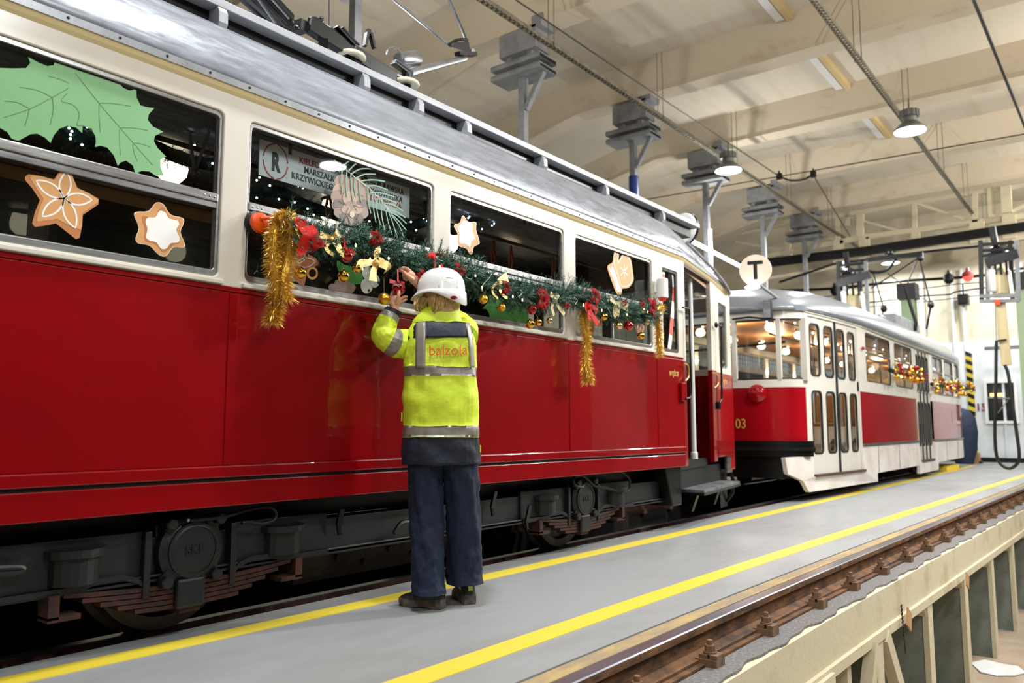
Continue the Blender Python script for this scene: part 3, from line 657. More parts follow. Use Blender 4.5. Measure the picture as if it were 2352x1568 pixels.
px_tube('brass_handle', [(1636, 856), (1644, 858), (1649, 866), (1649, 882), (1641, 891)], 3.30, .008, bpy.data.materials['brass'])
mb = MB(); c = onY(1645, 746, 3.29); mb.ball(c, .032, 12, 8, sc=(.6, .6, 1)); c = onY(1649, 928, 3.29); mb.box(c.x - .02, c.x + .03, c.y - .02, c.y + .02, c.z - .05, c.z + .02); mb.build('rail_mount', m_black, T1)
mb = MB(); c = onY(1570, 905, 3.14); mb.box(c.x - .05, c.x + .04, 3.13, 3.17, c.z - .06, c.z + .10); mb.build('lock_cover', m_red, T1, bevel=.004)
# signal lamp on the white pillar
for k, (px, py, yy) in enumerate(((1521, 665, 3.10),)):
    c = onY(px, py, yy); mb = MB(); mb.lathe(c, [(.05, -.07), (.05, .09), (.03, .10)], 16); mb.build('lamp_cowl', m_white, T1, smooth=True)
    mb = MB(); mb.lathe(c, [(.0, -.105), (.025, -.1), (.04, -.07)], 14); mb.build('red_lens', M('red_lens', (200, 30, 20), .15, emit=.25, coat=.5), T1, smooth=True)
    mb = MB(); mb.box(c.x - .03, c.x + .03, c.y + .0, YW, c.z - .02, c.z + .05); mb.build('lamp_arm', m_white, T1)
m_gold = M('gold_letters', (206, 160, 84), .4, .3)
def tf(px, py, Y, warp=None):
    c = onY(px, py, Y)
    return lambda u, v, d: (c.x + u, c.y - .001 - d + (max(0, u) * .16 if Y > 3.2 else 0), c.z + v)
textobj('door_lettering', 'WYJŚCIE', tf(1537, 862, YW, 0), .058, m_gold, T1, sx=.8, bold=.002, label='gold capital letters on the red panel before the door')
textobj('door_lettering', 'WEJŚCIE', tf(1661, 880, 3.332, 0), .058, m_gold, T1, sx=.75, bold=.002, label='gold capital letters on the corner panel')

# ---- underframe
mb = MB(); mb.box(X0, 6.45, 3.30, 3.42, .285, .44); mb.build('sole_bar', m_under, T1, bevel=.005)
mb = MB(); mb.box(X0, 6.45, 3.27, 3.30, .268, .290); mb.box(X0, 6.45, 3.27, 3.42, .26, .285); mb.build('sole_flange', m_under, T1, bevel=.004)
mb = MB(); mb.box(X0, 6.6, 3.42, 5.1, .44, .56); mb.build('floor_frame', m_black, T1)
mb = MB(); mb.box(6.36, 6.46, 3.3, 3.5, .25, .44); mb.build('end_plate', m_under, T1)
for cx in (1.945, 5.09):
    ax = thing_none = None
    # axle guard plates and spring mounts on the frame
    for xa, xb in ((-.75, -.19), (.19, .75)): mb = MB(); mb.box(cx + xa, cx + xb, 3.285, 3.31, .27, .47); mb.build('horn_plate', m_under, T1, bevel=.004)
    for s in (-1, 1):
        mb = MB(); mb.loft([[(cx + s * t, 3.262, .268 + h), (cx + s * t, 3.262, .290 + h), (cx + s * t, 3.31, .290 + h), (cx + s * t, 3.31, .268 + h)] for t, h in ((.20, -.03), (.24, .0), (.30, .02), (.40, .018), (.47, .0), (.75, 0))]); mb.build('flange_curve', m_under, T1)
        mb = MB(); mb.box(cx + s * .20 - .015, cx + s * .20 + .015, 3.255, 3.34, .20, .47); mb.build('horn_guide', m_under, T1, bevel=.003)
        mb = MB(); mb.lathe((cx + s * .48, 3.30, .30), [(.095, 0), (.095, .10), (.115, .105), (.115, .135), (.09, .14)], 20); mb.build('spring_seat', m_under, T1)
        mb = MB(); mb.box(cx + s * .56 - .02, cx + s * .56 + .02, 3.25, 3.34, .18, .27); mb.box(cx + s * .56 - .02 - (s > 0) * .08, cx + s * .56 + .02 + (s < 0) * .08, 3.25, 3.34, .17, .19); mb.build('spring_shackle', m_rust, T1)
    mb = MB(); mb.box(cx - .15, cx + .15, 3.30, 3.5, .18, .50); mb.build('axle_block', m_black, T1, bevel=.01)
    bx = MB(); bx.lathe((cx, 3.285, .375), [(.155, .02), (.15, -.02), (.118, -.035), (.118, -.045)], 28, axis=(0, 1, 0)); b1 = bx.build('axle_box', m_under, T1, smooth=True)
    bx = MB(); bx.lathe((cx, 3.25, .375), [(.112, .02), (.112, -.008), (.100, -.014), (.098, -.006), (.0, -.006)], 28, axis=(0, 1, 0)); bx.build('cover_plate', m_under, b1, smooth=True)
    for dx, dz in ((-.115, .12), (.115, .125), (-.125, -.12), (.105, -.115)):
        bx = MB(); bx.obox((cx + dx * .82, 3.265, .375 + dz * .82), Vector((dx, 0, dz)) * .22, (0, .012, 0), Vector((-dz, 0, dx)) * .16); bx.lathe((cx + dx, 3.262, .375 + dz), [(.028, .01), (.028, -.036), (.022, -.044)], 6, axis=(0, 1, 0)); bx.build('bolt', m_under, b1)
    bx = MB(); bx.box(cx - .075, cx + .055, 3.235, 3.35, .135, .26); bx.build('axle_box_foot', m_under, T1, bevel=.012)
    textobj('embossed_mark', 'SKF', lambda u, v, d: (cx + u, 3.241 - d, .358 + v), .056, m_under, b1, align='CENTER', bold=.001, ext=.005)
    # leaf spring
    sp = MB().box(cx - .05, cx + .045, 3.258, 3.36, .115, .20).build('leaf_spring', m_rust, T1)
    for k in range(5):
        L = .52 - .07 * k; mb = MB()
        mb.loft([[(cx + t * L, 3.265, .222 - .021 * k + .04 * (t * L) ** 2 / .36 - .0), (cx + t * L, 3.345, .222 - .021 * k + .04 * (t * L) ** 2 / .36), (cx + t * L, 3.345, .239 - .021 * k + .04 * (t * L) ** 2 / .36), (cx + t * L, 3.265, .239 - .021 * k + .04 * (t * L) ** 2 / .36)] for t in [-1, -.75, -.5, -.25, 0, .25, .5, .75, 1]])
        mb.build('leaf', m_rust, sp)
    # wheel
    wp = [(.05, -.04), (.07, -.05), (.075, -.02), (.26, -.012), (.27, -.055), (.325, -.055), (.33, .03), (.355, .045), (.355, .06), (.05, .06)]
    for yy, s in ((3.53, 1), (5.0, -1)):
        mb = MB(); mb.lathe((cx, yy, .335), [(r, h * s) for r, h in wp], 40, axis=(0, 1, 0)); mb.build('wheel', M('wheel_steel', (70, 62, 52), .6, .3, (40, 34, 28), 8) if 'wheel_steel' not in bpy.data.materials else bpy.data.materials['wheel_steel'], T1, smooth=True)
    mb = MB(); mb.lathe((cx, 3.5, .335), [(.06, 0), (.06, 1.5)], 12, axis=(0, 1, 0)); mb.build('axle', m_black, T1)
px_tube('brake_hose', [(437, 1195), (470, 1192), (520, 1185), (580, 1168), (620, 1164), (634, 1178), (628, 1195), (600, 1203), (570, 1199), (555, 1201)], 3.22, .008, m_dark)
mb = MB(); c = onY(432, 1194, 3.22); mb.ball(c, .009, 8, 6); mb.build('hose_nipple', m_alu, T1)
px_tube('brake_hose', [(1340, 1120), (1322, 1115), (1318, 1098), (1335, 1091), (1350, 1100), (1368, 1117), (1400, 1122), (1430, 1132), (1445, 1125), (1445, 1100), (1432, 1086), (1418, 1080)], 3.22, .009, m_dark)
px_tube('frame_hook', [(-60, 1320), (20, 1316), (50, 1312), (52, 1305), (30, 1302), (-60, 1308)], 3.24, .012, m_under)
for (px, py) in ((785, 1180), (1138, 1140), (1217, 1172)):
    a = onY(px, py - 12, 3.24); b = onY(px - 8, py + 26, 3.26); mb = MB(); mb.bar(a, b, .03, .015, up=(0, 1, 0)); mb.bar(b, b + Vector((.01, 0, -.05)), .02, .012, up=(0, 1, 0)); mb.build('frame_lug', m_black, T1)
a = onY(905, 1225, 3.22); mb = MB(); mb.tube(catmull([a, a + Vector((.05, 0, .05)), a + Vector((.12, 0, .055)), a + Vector((.2, .02, .07))], 4), .012, 6); mb.build('frame_hook', m_under, T1)
mb = MB(); mb.box(2.75, 4.3, 3.62, 3.66, .06, .24); mb.box(2.7, 2.95, 3.56, 3.66, .10, .24)
mb.build('brake_beam', M('brown_beam', (62, 52, 40), .8, .1, (40, 34, 28), 10), T1)
for i in range(7):
    mb = MB(); mb.lathe((2.85 + i * .2, 3.62, .12 + .05 * (i % 2)), [(.02, 0), (.018, -.02)], 6, axis=(0, 1, 0)); mb.build('beam_bolt', bpy.data.materials['brown_beam'], T1)
mb = MB(); mb.lathe((1.3, 3.22, .5), [(.03, 0), (.03, .02)], 8)

# ---- interior shell
m_icei = M('interior_ceiling', (176, 140, 108), .5, 0, (160, 124, 92), 2); m_idark = M('interior_dark_wood', (44, 30, 24), .35, 0, (30, 20, 16), 6, stretch=(1, 1, 6))
mb = MB(); R = []
for x in (X0 + .02, 6.6, 8.3):
    R.append([(x, 4.25 + a * (1 if x < 7 else .74), z - (0 if x < 7 else .1)) for a, z in ((-1.05, 2.38), (-.95, 2.50), (-.6, 2.62), (0, 2.68), (.6, 2.62), (.95, 2.50), (1.05, 2.38), (1.05, 2.42), (.6, 2.66), (0, 2.72), (-.6, 2.66), (-1.05, 2.42))])
mb.loft(R); mb.build('interior_ceiling', m_icei, T1, smooth=True)
mb = MB(); mb.box(X0, 6.62, 3.24, 5.3, .58, .62); mb.build('interior_floor', m_idark, T1)
mb = MB(); mb.box(X0, 6.62, 3.20, 3.23, .62, 1.50); mb.build('interior_lining', m_idark, T1)
ihs = [rrect(a + .02, b - .02, 1.98, 2.25, .03) for a, b in WINS if a > -1]
cutpanel('far_side_wall', [(-1.0, .6), (6.6, .6), (6.6, 2.4), (-1.0, 2.4)], [], 5.28, .05, m_idark, T1)
for a, b in WINS[1:]:
    mb = MB(); mb.box(a, b, 5.268, 5.272, 1.60, 2.27); mb.build('far_pane', m_glass, T1)
    mb = MB(); mb.box(a, b, 5.22, 5.25, 1.91, 1.94); mb.build('far_transom', m_wood, T1)
mb = MB(); mb.box(X0, 8.4, 5.31, 5.34, .56, 1.50); mb.build('side_panel', m_red, T1)
mb = MB(); mb.box(X0 - .02, X0, 3.2, 5.3, .56, 2.9); mb.build('end_bulkhead', m_idark, T1)
cutpanel('saloon_bulkhead', [(3.22, .6), (5.28, .6), (5.28, 2.6), (3.22, 2.6)], [rrect(3.9, 4.6, .7, 2.2, .04), rrect(3.35, 3.8, 1.5, 2.15, .03), rrect(4.7, 5.15, 1.5, 2.15, .03)], 6.5, .04, m_idark, T1, fn=lambda u, v, d: (6.45 + d, u, v))
# seats
for i, x in enumerate((.35, 1.45, 2.5, 3.6, 4.75, 5.8)):
    st = MB().box(x, x + .45, 4.62, 5.24, 1.0, 1.05).build('seat', m_idark, T1, bevel=.02)
    mb = MB(); mb.box(x + .42, x + .47, 4.62, 5.24, 1.05, 1.52); mb.build('seat_back', m_idark, st, bevel=.02)
    mb = MB(); mb.tube([(x + .445, 4.62, 1.05), (x + .445, 4.62, 1.56), (x + .445, 4.7, 1.58), (x + .445, 5.2, 1.58)], .016, 6); mb.build('seat_handle', m_chrome, st)
    st = MB().box(x, x + .45, 3.26, 3.80, 1.0, 1.05).build('seat', m_idark, T1, bevel=.02)
    mb = MB(); mb.box(x + .42, x + .47, 3.26, 3.80, 1.05, 1.50); mb.build('seat_back', m_idark, st, bevel=.02)
# globe lamps on the ceiling
m_globe = M('globe_glow', (255, 244, 222), emit=6.0, ecol=(255, 232, 196))
g1 = onY(395, 385, 4.25); g2 = onY(755, 487, 4.25)
dx = 1.17
for k in range(-1, 5):
    x = g1.x + dx * k
    if x > 5.2: break
    gl = MB().lathe((x, 4.25, g1.z), [(.02, .10), (.05, .095), (.075, .06), (.088, .0), (.08, -.045), (.05, -.08), (.0, -.092)], 20, caps=False).build('ceiling_globe', m_globe, T1, smooth='all')
    MB().lathe((x, 4.25, g1.z), [(.075, .07), (.085, .085), (.06, .12), (.05, max(.13, 2.69 - g1.z))], 16).build('globe_mount', m_black, gl)
# clerestory hooks and ceiling rails
m_strap = M('orange_leather', (176, 74, 30), .45)
for (px, py, L) in ((1005, 470, .30), (1135, 500, .22), (1272, 545, .26), (760, 350, .16), (1175, 640, .2)):
    p = onY(px, py, 3.75)
    mb = MB(); mb.ribbon([(-.0, 0), (-.022, -L * .6), (-.012, -L), (.012, -L), (.022, -L * .6), (0, 0)], .012, lambda u, v, d: (p.x + u, 3.75 + d, 2.32 + v), t=.012); mb.build('hand_strap', m_strap, T1)
mb = MB(); mb.tube([(X0, 3.75, 2.34), (6.4, 3.75, 2.34)], .014, 7); mb.tube([(X0, 4.75, 2.34), (6.4, 4.75, 2.34)], .014, 7); mb.build('hand_rail', m_wood, T1)
for (px, py) in ((452, 245), (470, 252), (605, 300), (618, 305), (945, 410), (957, 415), (1046, 442), (1056, 446), (1262, 520), (1270, 524)):
    p = onY(px, py, 3.22); mb = MB(); mb.tube(catmull([p + Vector((0, 0, .03)), p, p + Vector((.006, 0, -.012)), p + Vector((.018, 0, -.006))], 3), .0035, 5); mb.build('curtain_hook', m_chrome, T1)
p = onY(460, 310, 3.7)
mb = MB(); mb.bar(p + Vector((-.06, 0, -.0)), p + Vector((-.02, 0, -.22)), .012, .012); mb.bar(p + Vector((.05, 0, .04)), p + Vector((-.02, 0, -.20)), .012, .012); mb.bar(p + Vector((-.09, 0, .0)), p + Vector((-.04, 0, 0)), .02, .008); mb.bar(p + Vector((.02, 0, .045)), p + Vector((.08, 0, .045)), .02, .008); mb.build('bell_bracket', m_steel, T1)

# ================================================================== pantograph on the near tram
def P3(px, py, Y=3.85): return onY(px, py, Y) + Vector((0, 0, .018))
PT = T1
fr = MB(); fr.bar(P3(708, 62), P3(905, 190), .06, .10, up=(0, 0, 1)); fr = fr.build('pantograph_frame', m_black, T1, bevel=.004)
mb = MB(); mb.bar(P3(742, 105, 3.80), P3(742, 105, 4.7), .06, .06); mb.build('cross_member', m_black, fr)
mb = MB(); mb.bar(P3(700, 65, 3.85), P3(700, 65, 3.85) + Vector((-.1, .9, .02)), .06, .07); mb.build('cross_member', m_black, fr); mb = MB(); mb.bar(P3(905, 190, 3.85), P3(905, 190, 3.85) + Vector((0, .8, 0)), .05, .06); mb.build('cross_member', m_black, fr)
mb = MB(); mb.bar(P3(770, 68, 3.83), P3(812, 112, 3.83), .05, .012); mb.bar(P3(782, 70, 3.9), P3(820, 112, 3.9), .05, .012); mb.build('gusset', m_black, fr)
mb = MB(); mb.bar(P3(902, 150, 3.83), P3(932, 172, 3.83), .05, .012); mb.bar(P3(905, 145, 3.9), P3(938, 168, 3.9), .05, .012); mb.build('gusset', m_black, fr)
mb = MB(); mb.bar(P3(838, 112), P3(843, 82), .02, .03, up=(0, 1, 0)); mb.bar(P3(860, 118), P3(850, 82), .02, .03, up=(0, 1, 0)); mb.bar(P3(846, 84), P3(846, 74), .025, .03, up=(0, 1, 0)); mb.build('fork', m_black, fr)
mb = MB(); mb.tube([P3(712, 62), P3(712, 52), P3(724, 50), P3(736, 56), P3(738, 48)], .016, 6); mb.ball(P3(716, 54), .02, 8, 6); mb.ball(P3(738, 50), .018, 8, 6); mb.build('latch', m_black, fr)
mb = MB(); mb.tube([P3(742, 63), P3(758, 70), P3(900, 172), P3(922, 182)], .014, 6); mb.build('side_rod', m_chrome, fr)
for (px, py) in ((806, 130), (932, 192)):
    c = P3(px, py + 6, 3.85)
    ins = MB().lathe((c.x, c.y, 0), [(.04, c.z - .10), (.05, c.z - .05), (.035, c.z - .03), (.04, c.z + .06)], 20).build('insulator', m_black, fr, smooth=True)
    MB().lathe((c.x, c.y, c.z), [(.06, -.012), (.088, -.02), (.098, -.008), (.094, .008), (.06, .028), (.045, .03)], 28).build('insulator_shed', m_porc, ins, smooth='all')
# cylinders, tube arms
mb = MB(); a = P3(916, 145, 4.1); b = P3(957, 138, 4.1); mb.lathe(a, [(.055, 0), (.058, .01), (.058, (b - a).length), (.05, (b - a).length + .01)], 20, axis=(b - a)); mb.build('spring_cylinder', m_chrome, fr, smooth=True)
mb = MB(); mb.tube(catmull([P3(888, 132, 4.05), P3(893, 118, 4.05), P3(906, 114, 4.05), P3(918, 124, 4.05), P3(924, 142, 4.05)], 5), .008, 6); mb.build('cable_loop', m_chrome, fr)
mb = MB(); a = P3(940, 172, 4.05); b = P3(1068, 138, 4.25); mb.tube([a, b], [.034, .024], 14); mb.build('lower_arm', m_chrome, fr, smooth=True)
a = P3(1033, 110, 4.22); k = P3(1088, 125, 4.25)
kn = MB(); kn.tube(catmull([P3(1032, 108, 4.2), P3(1045, 98, 4.22), P3(1062, 95, 4.24), P3(1074, 97, 4.25)], 4), .012, 8); kn.hexa([P3(1036, 112, 4.2), P3(1082, 128, 4.2), P3(1082, 128, 4.26), P3(1036, 112, 4.26), P3(1045, 101, 4.2), P3(1076, 99, 4.2), P3(1076, 99, 4.26), P3(1045, 101, 4.26)]); kn.bar(P3(1050, 128, 4.22), P3(1090, 130, 4.22), .06, .03); kn = kn.build('knee_joint', m_black, fr)
mb = MB(); mb.lathe(P3(1088, 124, 4.2), [(.03, 0), (.03, .05)], 14, axis=(0, 1, 0)); mb.build('pivot', m_chrome, kn)
mb = MB(); mb.tube([P3(1036, 112, 4.22), P3(900, 0, 4.22), P3(780, -100, 4.22)], .013, 8); mb.build('upper_arm', m_chrome, fr)
mb = MB(); mb.tube([P3(1076, 106, 4.25), P3(1030, 0, 4.25), P3(985, -105, 4.25)], .013, 8); mb.build('upper_arm', m_chrome, fr)
# folded black gear at the upper left
mb = MB(); a = P3(600, -12); b = P3(662, 55); mb.tube([a, b], [.052, .052], 14); mb.tube([b, P3(668, 62)], [.04, .03], 12); mb.build('damper', m_black, fr, smooth=True)
mb = MB(); mb.bar(P3(560, -12, 3.8), P3(640, 62, 3.8), .03, .05); mb.bar(P3(545, -20, 3.9), P3(632, 60, 3.9), .02, .10); mb.build('base_link', m_black, fr)
mb = MB(); mb.tube([P3(590, 0, 3.76), P3(632, 60, 3.76)], .008, 6); mb.tube([P3(610, -10, 3.72), P3(664, 50, 3.72)], .006, 6); mb.build('link_rod', m_chrome, fr)
mb = MB(); mb.tube([P3(664, 57), P3(673, 66), P3(676, 74)], .008, 6); mb.ball(P3(681, 70), .018, 8, 6); mb.build('rod_end', m_black, fr)
mb = MB(); mb.tube([P3(755, -40, 4.6), P3(755, 112, 4.6)], .006, 6); mb.build('pull_rope', m_dark, fr)

# ================================================================== STICKERS AND BOARD
def S1(ox, oy, sc): return lambda x, y: wpx(ox + x / sc, oy + y / sc, YG)
def poly(pts, f): return [f(*p) for p in pts]
def sm(pts, n=3, close=True):
    P = [Vector((p[0], p[1])) for p in pts]; out = []; k = len(P)
    for i in range(k):
        p0, p1, p2, p3 = P[i - 1], P[i], P[(i + 1) % k], P[(i + 2) % k]
        for j in range(n):
            t = j / n; out.append(0.5 * ((2 * p1) + (p2 - p0) * t + (2 * p0 - 5 * p1 + 4 * p2 - p3) * t * t + (3 * p1 - p0 - 3 * p2 + p3) * t ** 3))
    return [(v.x, v.y) for v in out]
def smo(pts, n=4): return [(v.x, v.y) for v in catmull([(a, b, 0) for a, b in pts], n)]
def sticker(name, label, cat='window sticker', group=None): return thing(name, label, cat, (0, YG, 1.9), group)
_ly = [0]
def lay(par, nm, pts, mat, d0=0.0, t=.0006):
    mb = MB(); mb.prism(pts, lambda u, v, d: SURF(u, v, d0 + d), t); return mb.build(nm, mat, par)
def stroke(par, nm, lines, w, mat, d0, close=False):
    mb = MB()
    for l in lines: mb.ribbon(l, w, SURF, t=.0005, d0=d0, close=close)
    return mb.build(nm, mat, par)
k_green = M('sticker_green', (112, 168, 108), .5, 0, (128, 178, 128), .9); k_green2 = M('sticker_vein', (66, 112, 74), .5); k_leaf = M('sticker_leaf_green', (62, 124, 48), .5)
k_bis = M('sticker_biscuit', (206, 150, 90), .5); k_bisd = M('sticker_biscuit_edge', (180, 116, 62), .5); k_ice = M('sticker_icing', (238, 236, 232), .5); k_outl = M('sticker_outline', (236, 214, 192), .5)
k_brown = M('sticker_brown', (152, 128, 116), .5); k_brownd = M('sticker_brown_dark', (112, 98, 92), .5); k_brownl = M('sticker_brown_light', (178, 150, 130), .5); k_line = M('sticker_line', (62, 54, 52), .5); k_teal = M('sticker_needle_green', (112, 158, 126), .5); k_beige = M('sticker_beige', (200, 188, 168), .5)
k_red = M('sticker_red', (216, 96, 84), .5); k_mist = M('sticker_mistletoe', (196, 200, 186), .5)
c1 = S1(0, 0, 3.92)
HL = [(0, 615), (120, 618), (230, 615), (268, 570), (248, 515), (330, 560), (420, 598), (480, 590), (487, 550), (462, 508), (560, 545), (700, 630), (780, 628), (830, 680), (920, 702), (1000, 690), (1062, 682), (1065, 740), (1100, 790), (1160, 818), (1222, 802), (1225, 880), (1260, 950), (1320, 968), (1385, 975), (1335, 1030), (1325, 1080), (1370, 1140), (1465, 1188), (1390, 1225), (1380, 1270), (1410, 1330), (1490, 1410), (1440, 1440), (1440, 1500), (1470, 1580), (1400, 1585), (1340, 1545), (1270, 1540), (1215, 1562), (1190, 1490), (1130, 1447), (1080, 1465), (1055, 1495), (1020, 1400), (960, 1330), (900, 1315), (850, 1325), (860, 1240), (820, 1160), (740, 1137), (735, 1200), (680, 1150), (600, 1135), (530, 1160), (480, 1220), (450, 1290), (400, 1240), (330, 1205), (270, 1210), (160, 1270), (100, 1250), (60, 1190), (0, 1155), (-150, 1150), (-300, 1000), (-400, 800), (-300, 600), (-100, 560)]
s = sticker('holly_leaf_sticker', 'large pale green holly leaf sticker in the upper pane of the leftmost window')
lay(s, 'leaf', poly(HL, c1), k_green)
V = [[(25, 1062), (260, 985), (465, 880), (610, 798)], [(38, 912), (150, 925), (250, 975)], [(172, 788), (330, 815), (465, 880)], [(258, 985), (240, 1070), (218, 1138)], [(468, 885), (475, 1000), (445, 1130)], [(430, 688), (530, 715), (612, 750)], [(600, 842), (548, 912), (640, 940), (700, 1000), (708, 1060), (688, 1130), (740, 1135), (800, 1160), (850, 1220), (858, 1300)],
     [(672, 660), (890, 935), (1078, 1155), (1195, 1290), (1370, 1490)], [(892, 930), (1030, 935), (1172, 958)], [(888, 940), (888, 1060), (900, 1195)], [(1082, 1152), (1200, 1155), (1325, 1175)], [(1072, 1165), (1072, 1270), (1080, 1400)], [(1200, 1288), (1280, 1300), (1350, 1328)], [(1190, 1300), (1200, 1370), (1230, 1450)]]
stroke(s, 'vein', [poly(smo(l), c1) for l in V], .0022, k_green2, .0007)
c2 = S1(0, 350, 3.92)
s = sticker('star_cookie_sticker', 'five-pointed brown star biscuit sticker with white petal icing, leftmost window')
O = [(600, 112), (640, 190), (690, 320), (790, 365), (885, 420), (880, 470), (740, 565), (735, 660), (712, 770), (680, 782), (600, 720), (500, 640), (400, 660), (310, 672), (285, 640), (310, 540), (355, 430), (290, 330), (222, 250), (222, 220), (250, 198), (370, 215), (480, 245), (540, 160)]
lay(s, 'edge', poly(O, c2), k_bisd)
lay(s, 'face', poly([(600, 118), (645, 210), (690, 320), (790, 368), (880, 425), (875, 450), (800, 500), (738, 550), (735, 640), (722, 700), (600, 650), (510, 600), (400, 615), (330, 625), (325, 600), (345, 520), (385, 420), (320, 320), (265, 230), (285, 205), (380, 222), (490, 250), (545, 165)], c2), k_bis, .0007)
cen = (570, 415)
def petal(c, t, wd):
    a = Vector(c); b = Vector(t); d = b - a; n = Vector((-d.y, d.x)).normalized(); out = []
    for i in range(13):
        q = i / 12; out.append(a + d * q + n * wd * math.sin(math.pi * q) ** .8)
    for i in range(11, 0, -1):
        q = i / 12; out.append(a + d * q - n * wd * math.sin(math.pi * q) ** .8)
    return [(v.x, v.y) for v in out]
stroke(s, 'icing', [poly(petal(cen, t, 52), c2) for t in ((590, 178), (820, 430), (672, 680), (375, 578), (322, 255))], .0062, k_ice, .0014, close=True)
s = sticker('star_cookie_sticker', 'six-pointed biscuit sticker with white centre, left window beside the five-pointed star')
O = sm([(1400, 452), (1470, 470), (1530, 560), (1640, 590), (1650, 640), (1620, 720), (1662, 830), (1640, 858), (1555, 855), (1490, 935), (1420, 920), (1340, 840), (1240, 820), (1215, 770), (1245, 680), (1203, 570), (1225, 535), (1330, 528)])
lay(s, 'outline', poly(O, c2), k_outl); lay(s, 'edge', poly([(1431 + (x - 1431) * .965, 695 + (y - 695) * .965) for x, y in O], c2), k_bis, .0007)
lay(s, 'inner_edge', poly(sm([(1440, 500), (1480, 520), (1530, 600), (1620, 625), (1585, 700), (1610, 810), (1560, 830), (1470, 900), (1400, 830), (1300, 790), (1300, 690), (1275, 575), (1380, 590)]), c2), k_bisd, .0014)
I = sm([(1430, 528), (1485, 545), (1515, 595), (1590, 615), (1607, 650), (1580, 700), (1610, 770), (1595, 812), (1530, 820), (1490, 868), (1440, 865), (1400, 812), (1330, 790), (1308, 760), (1320, 690), (1303, 620), (1330, 588), (1390, 585)])
lay(s, 'icing', poly(I, c2), k_ice, .0021)
c3 = S1(980, 400, 3.92)
s = sticker('star_cookie_sticker', 'six-pointed biscuit sticker with white centre, upper pane just left of the hard hat direction')
s['label'] = 'narrow six-pointed biscuit sticker with white centre, upper pane of the third window'
O = sm([(322, 372), (372, 430), (440, 432), (440, 500), (470, 600), (465, 630), (420, 655), (405, 718), (380, 715), (350, 670), (290, 650), (272, 600), (275, 540), (243, 480), (250, 450), (292, 438)])
lay(s, 'outline', poly(O, c3), k_outl); lay(s, 'edge', poly([(355 + (x - 355) * .95, 545 + (y - 545) * .96) for x, y in O], c3), k_bis, .0007)
lay(s, 'icing', poly(sm([(330, 418), (375, 440), (408, 452), (408, 520), (432, 580), (398, 600), (382, 655), (340, 625), (290, 618), (290, 540), (273, 482), (302, 450)]), c3), k_ice, .0014)
s = sticker('mitten_cookie_sticker', 'brown mitten biscuit sticker with white cuff and snowflake, upper pane before the door')
O = sm([(1700, 678), (1728, 720), (1725, 775), (1762, 715), (1800, 715), (1838, 780), (1853, 880), (1858, 960), (1812, 1022), (1755, 1032), (1753, 1075), (1722, 1085), (1700, 1062), (1668, 980), (1627, 860), (1630, 818), (1668, 793), (1680, 720)])
lay(s, 'outline', poly(O, c3), k_bis)
stroke(s, 'icing_outline', [poly(smo([(1745, 1000), (1740, 990), (1700, 850), (1685, 800), (1695, 700), (1715, 720), (1718, 800), (1765, 732), (1800, 735), (1830, 800), (1845, 900), (1842, 960), (1805, 1005), (1752, 1010)]), c3)], .006, k_ice, .0007)
lay(s, 'cuff', poly([(1640, 850), (1672, 832), (1748, 1050), (1718, 1062)], c3), k_ice, .0008)
stroke(s, 'snowflake', [poly(l, c3) for l in ([(1772, 810), (1776, 942)], [(1737, 838), (1808, 912)], [(1742, 912), (1804, 836)])], .0075, k_ice, .0014)
s = sticker('candy_cane_sticker', 'red and white striped candy cane sticker on the narrow window beside the door')
cp = [onY(a, b, YG) for a, b in ((1525, 655), (1524, 625), (1529, 606), (1538, 606), (1546, 625), (1549, 660), (1547, 700), (1543, 745), (1539, 790), (1534, 815))]
cp = smo([(p.x, p.z) for p in cp], 6)
L = len(cp); seg = 5
for i in range(0, L - 1, seg):
    mb = MB(); mb.ribbon(cp[i:min(i + seg + 1, L)], .062, lambda u, v, d: (u, YG + .002 - d, v), t=.0006); mb.build('stripe', k_red if (i // seg) % 2 == 0 else k_ice, s)
s = sticker('flower_cookie_sticker', 'brown biscuit flower sticker with pale petal icing behind the left tinsel')
c5 = S1(540, 450, 3.92)
lay(s, 'face', poly([(590, 480), (650, 520), (720, 560), (752, 600), (740, 625), (650, 660), (620, 800), (590, 812), (540, 760), (500, 700), (520, 600), (530, 500)], c5), M('sticker_ginger', (168, 104, 66), .5))
stroke(s, 'icing', [poly(petal((545, 610), t, 42), c5) for t in ((715, 590), (612, 500))], .006, k_beige, .0007, close=True)
stroke(s, 'ring', [poly([(690 + 42 * math.cos(a / 8 * math.pi), 695 + 48 * math.sin(a / 8 * math.pi)) for a in range(16)], c5)], .012, k_bis, .0007, close=True)
s = sticker('mistletoe_sticker', 'pale round mistletoe berry sticker with dark dots below the big gold bow')
for k, (x, y, r) in enumerate(((1185, 690, 52), (1180, 810, 60), (1250, 765, 52))):
    lay(s, 'berry', poly([(x + r * .9 * math.cos(a / 10 * math.pi), y + r * 1.15 * math.sin(a / 10 * math.pi)) for a in range(20)], c5), k_mist, .0007 * k)
for (x, y) in ((1197, 851), (1284, 780)): lay(s, 'dot', poly([(x + 11 * math.cos(a / 6 * math.pi), y + 13 * math.sin(a / 6 * math.pi)) for a in range(12)], c5), k_line, .0025)
lay(s, 'leaf', poly(sm([(915, 580), (980, 620), (1060, 640), (1130, 690), (1150, 760), (1130, 790), (1040, 790), (980, 740), (920, 660)]), c5), k_leaf, -.0002)
s = sticker('mushroom_sticker', 'dull brown rounded sticker at the bottom of the second window')
lay(s, 'face', poly(sm([(835, 820), (860, 790), (890, 790), (900, 760), (960, 755), (1060, 790), (1080, 830), (1040, 880), (960, 895), (910, 880), (860, 870)]), c5), M('sticker_taupe', (128, 108, 98), .5))
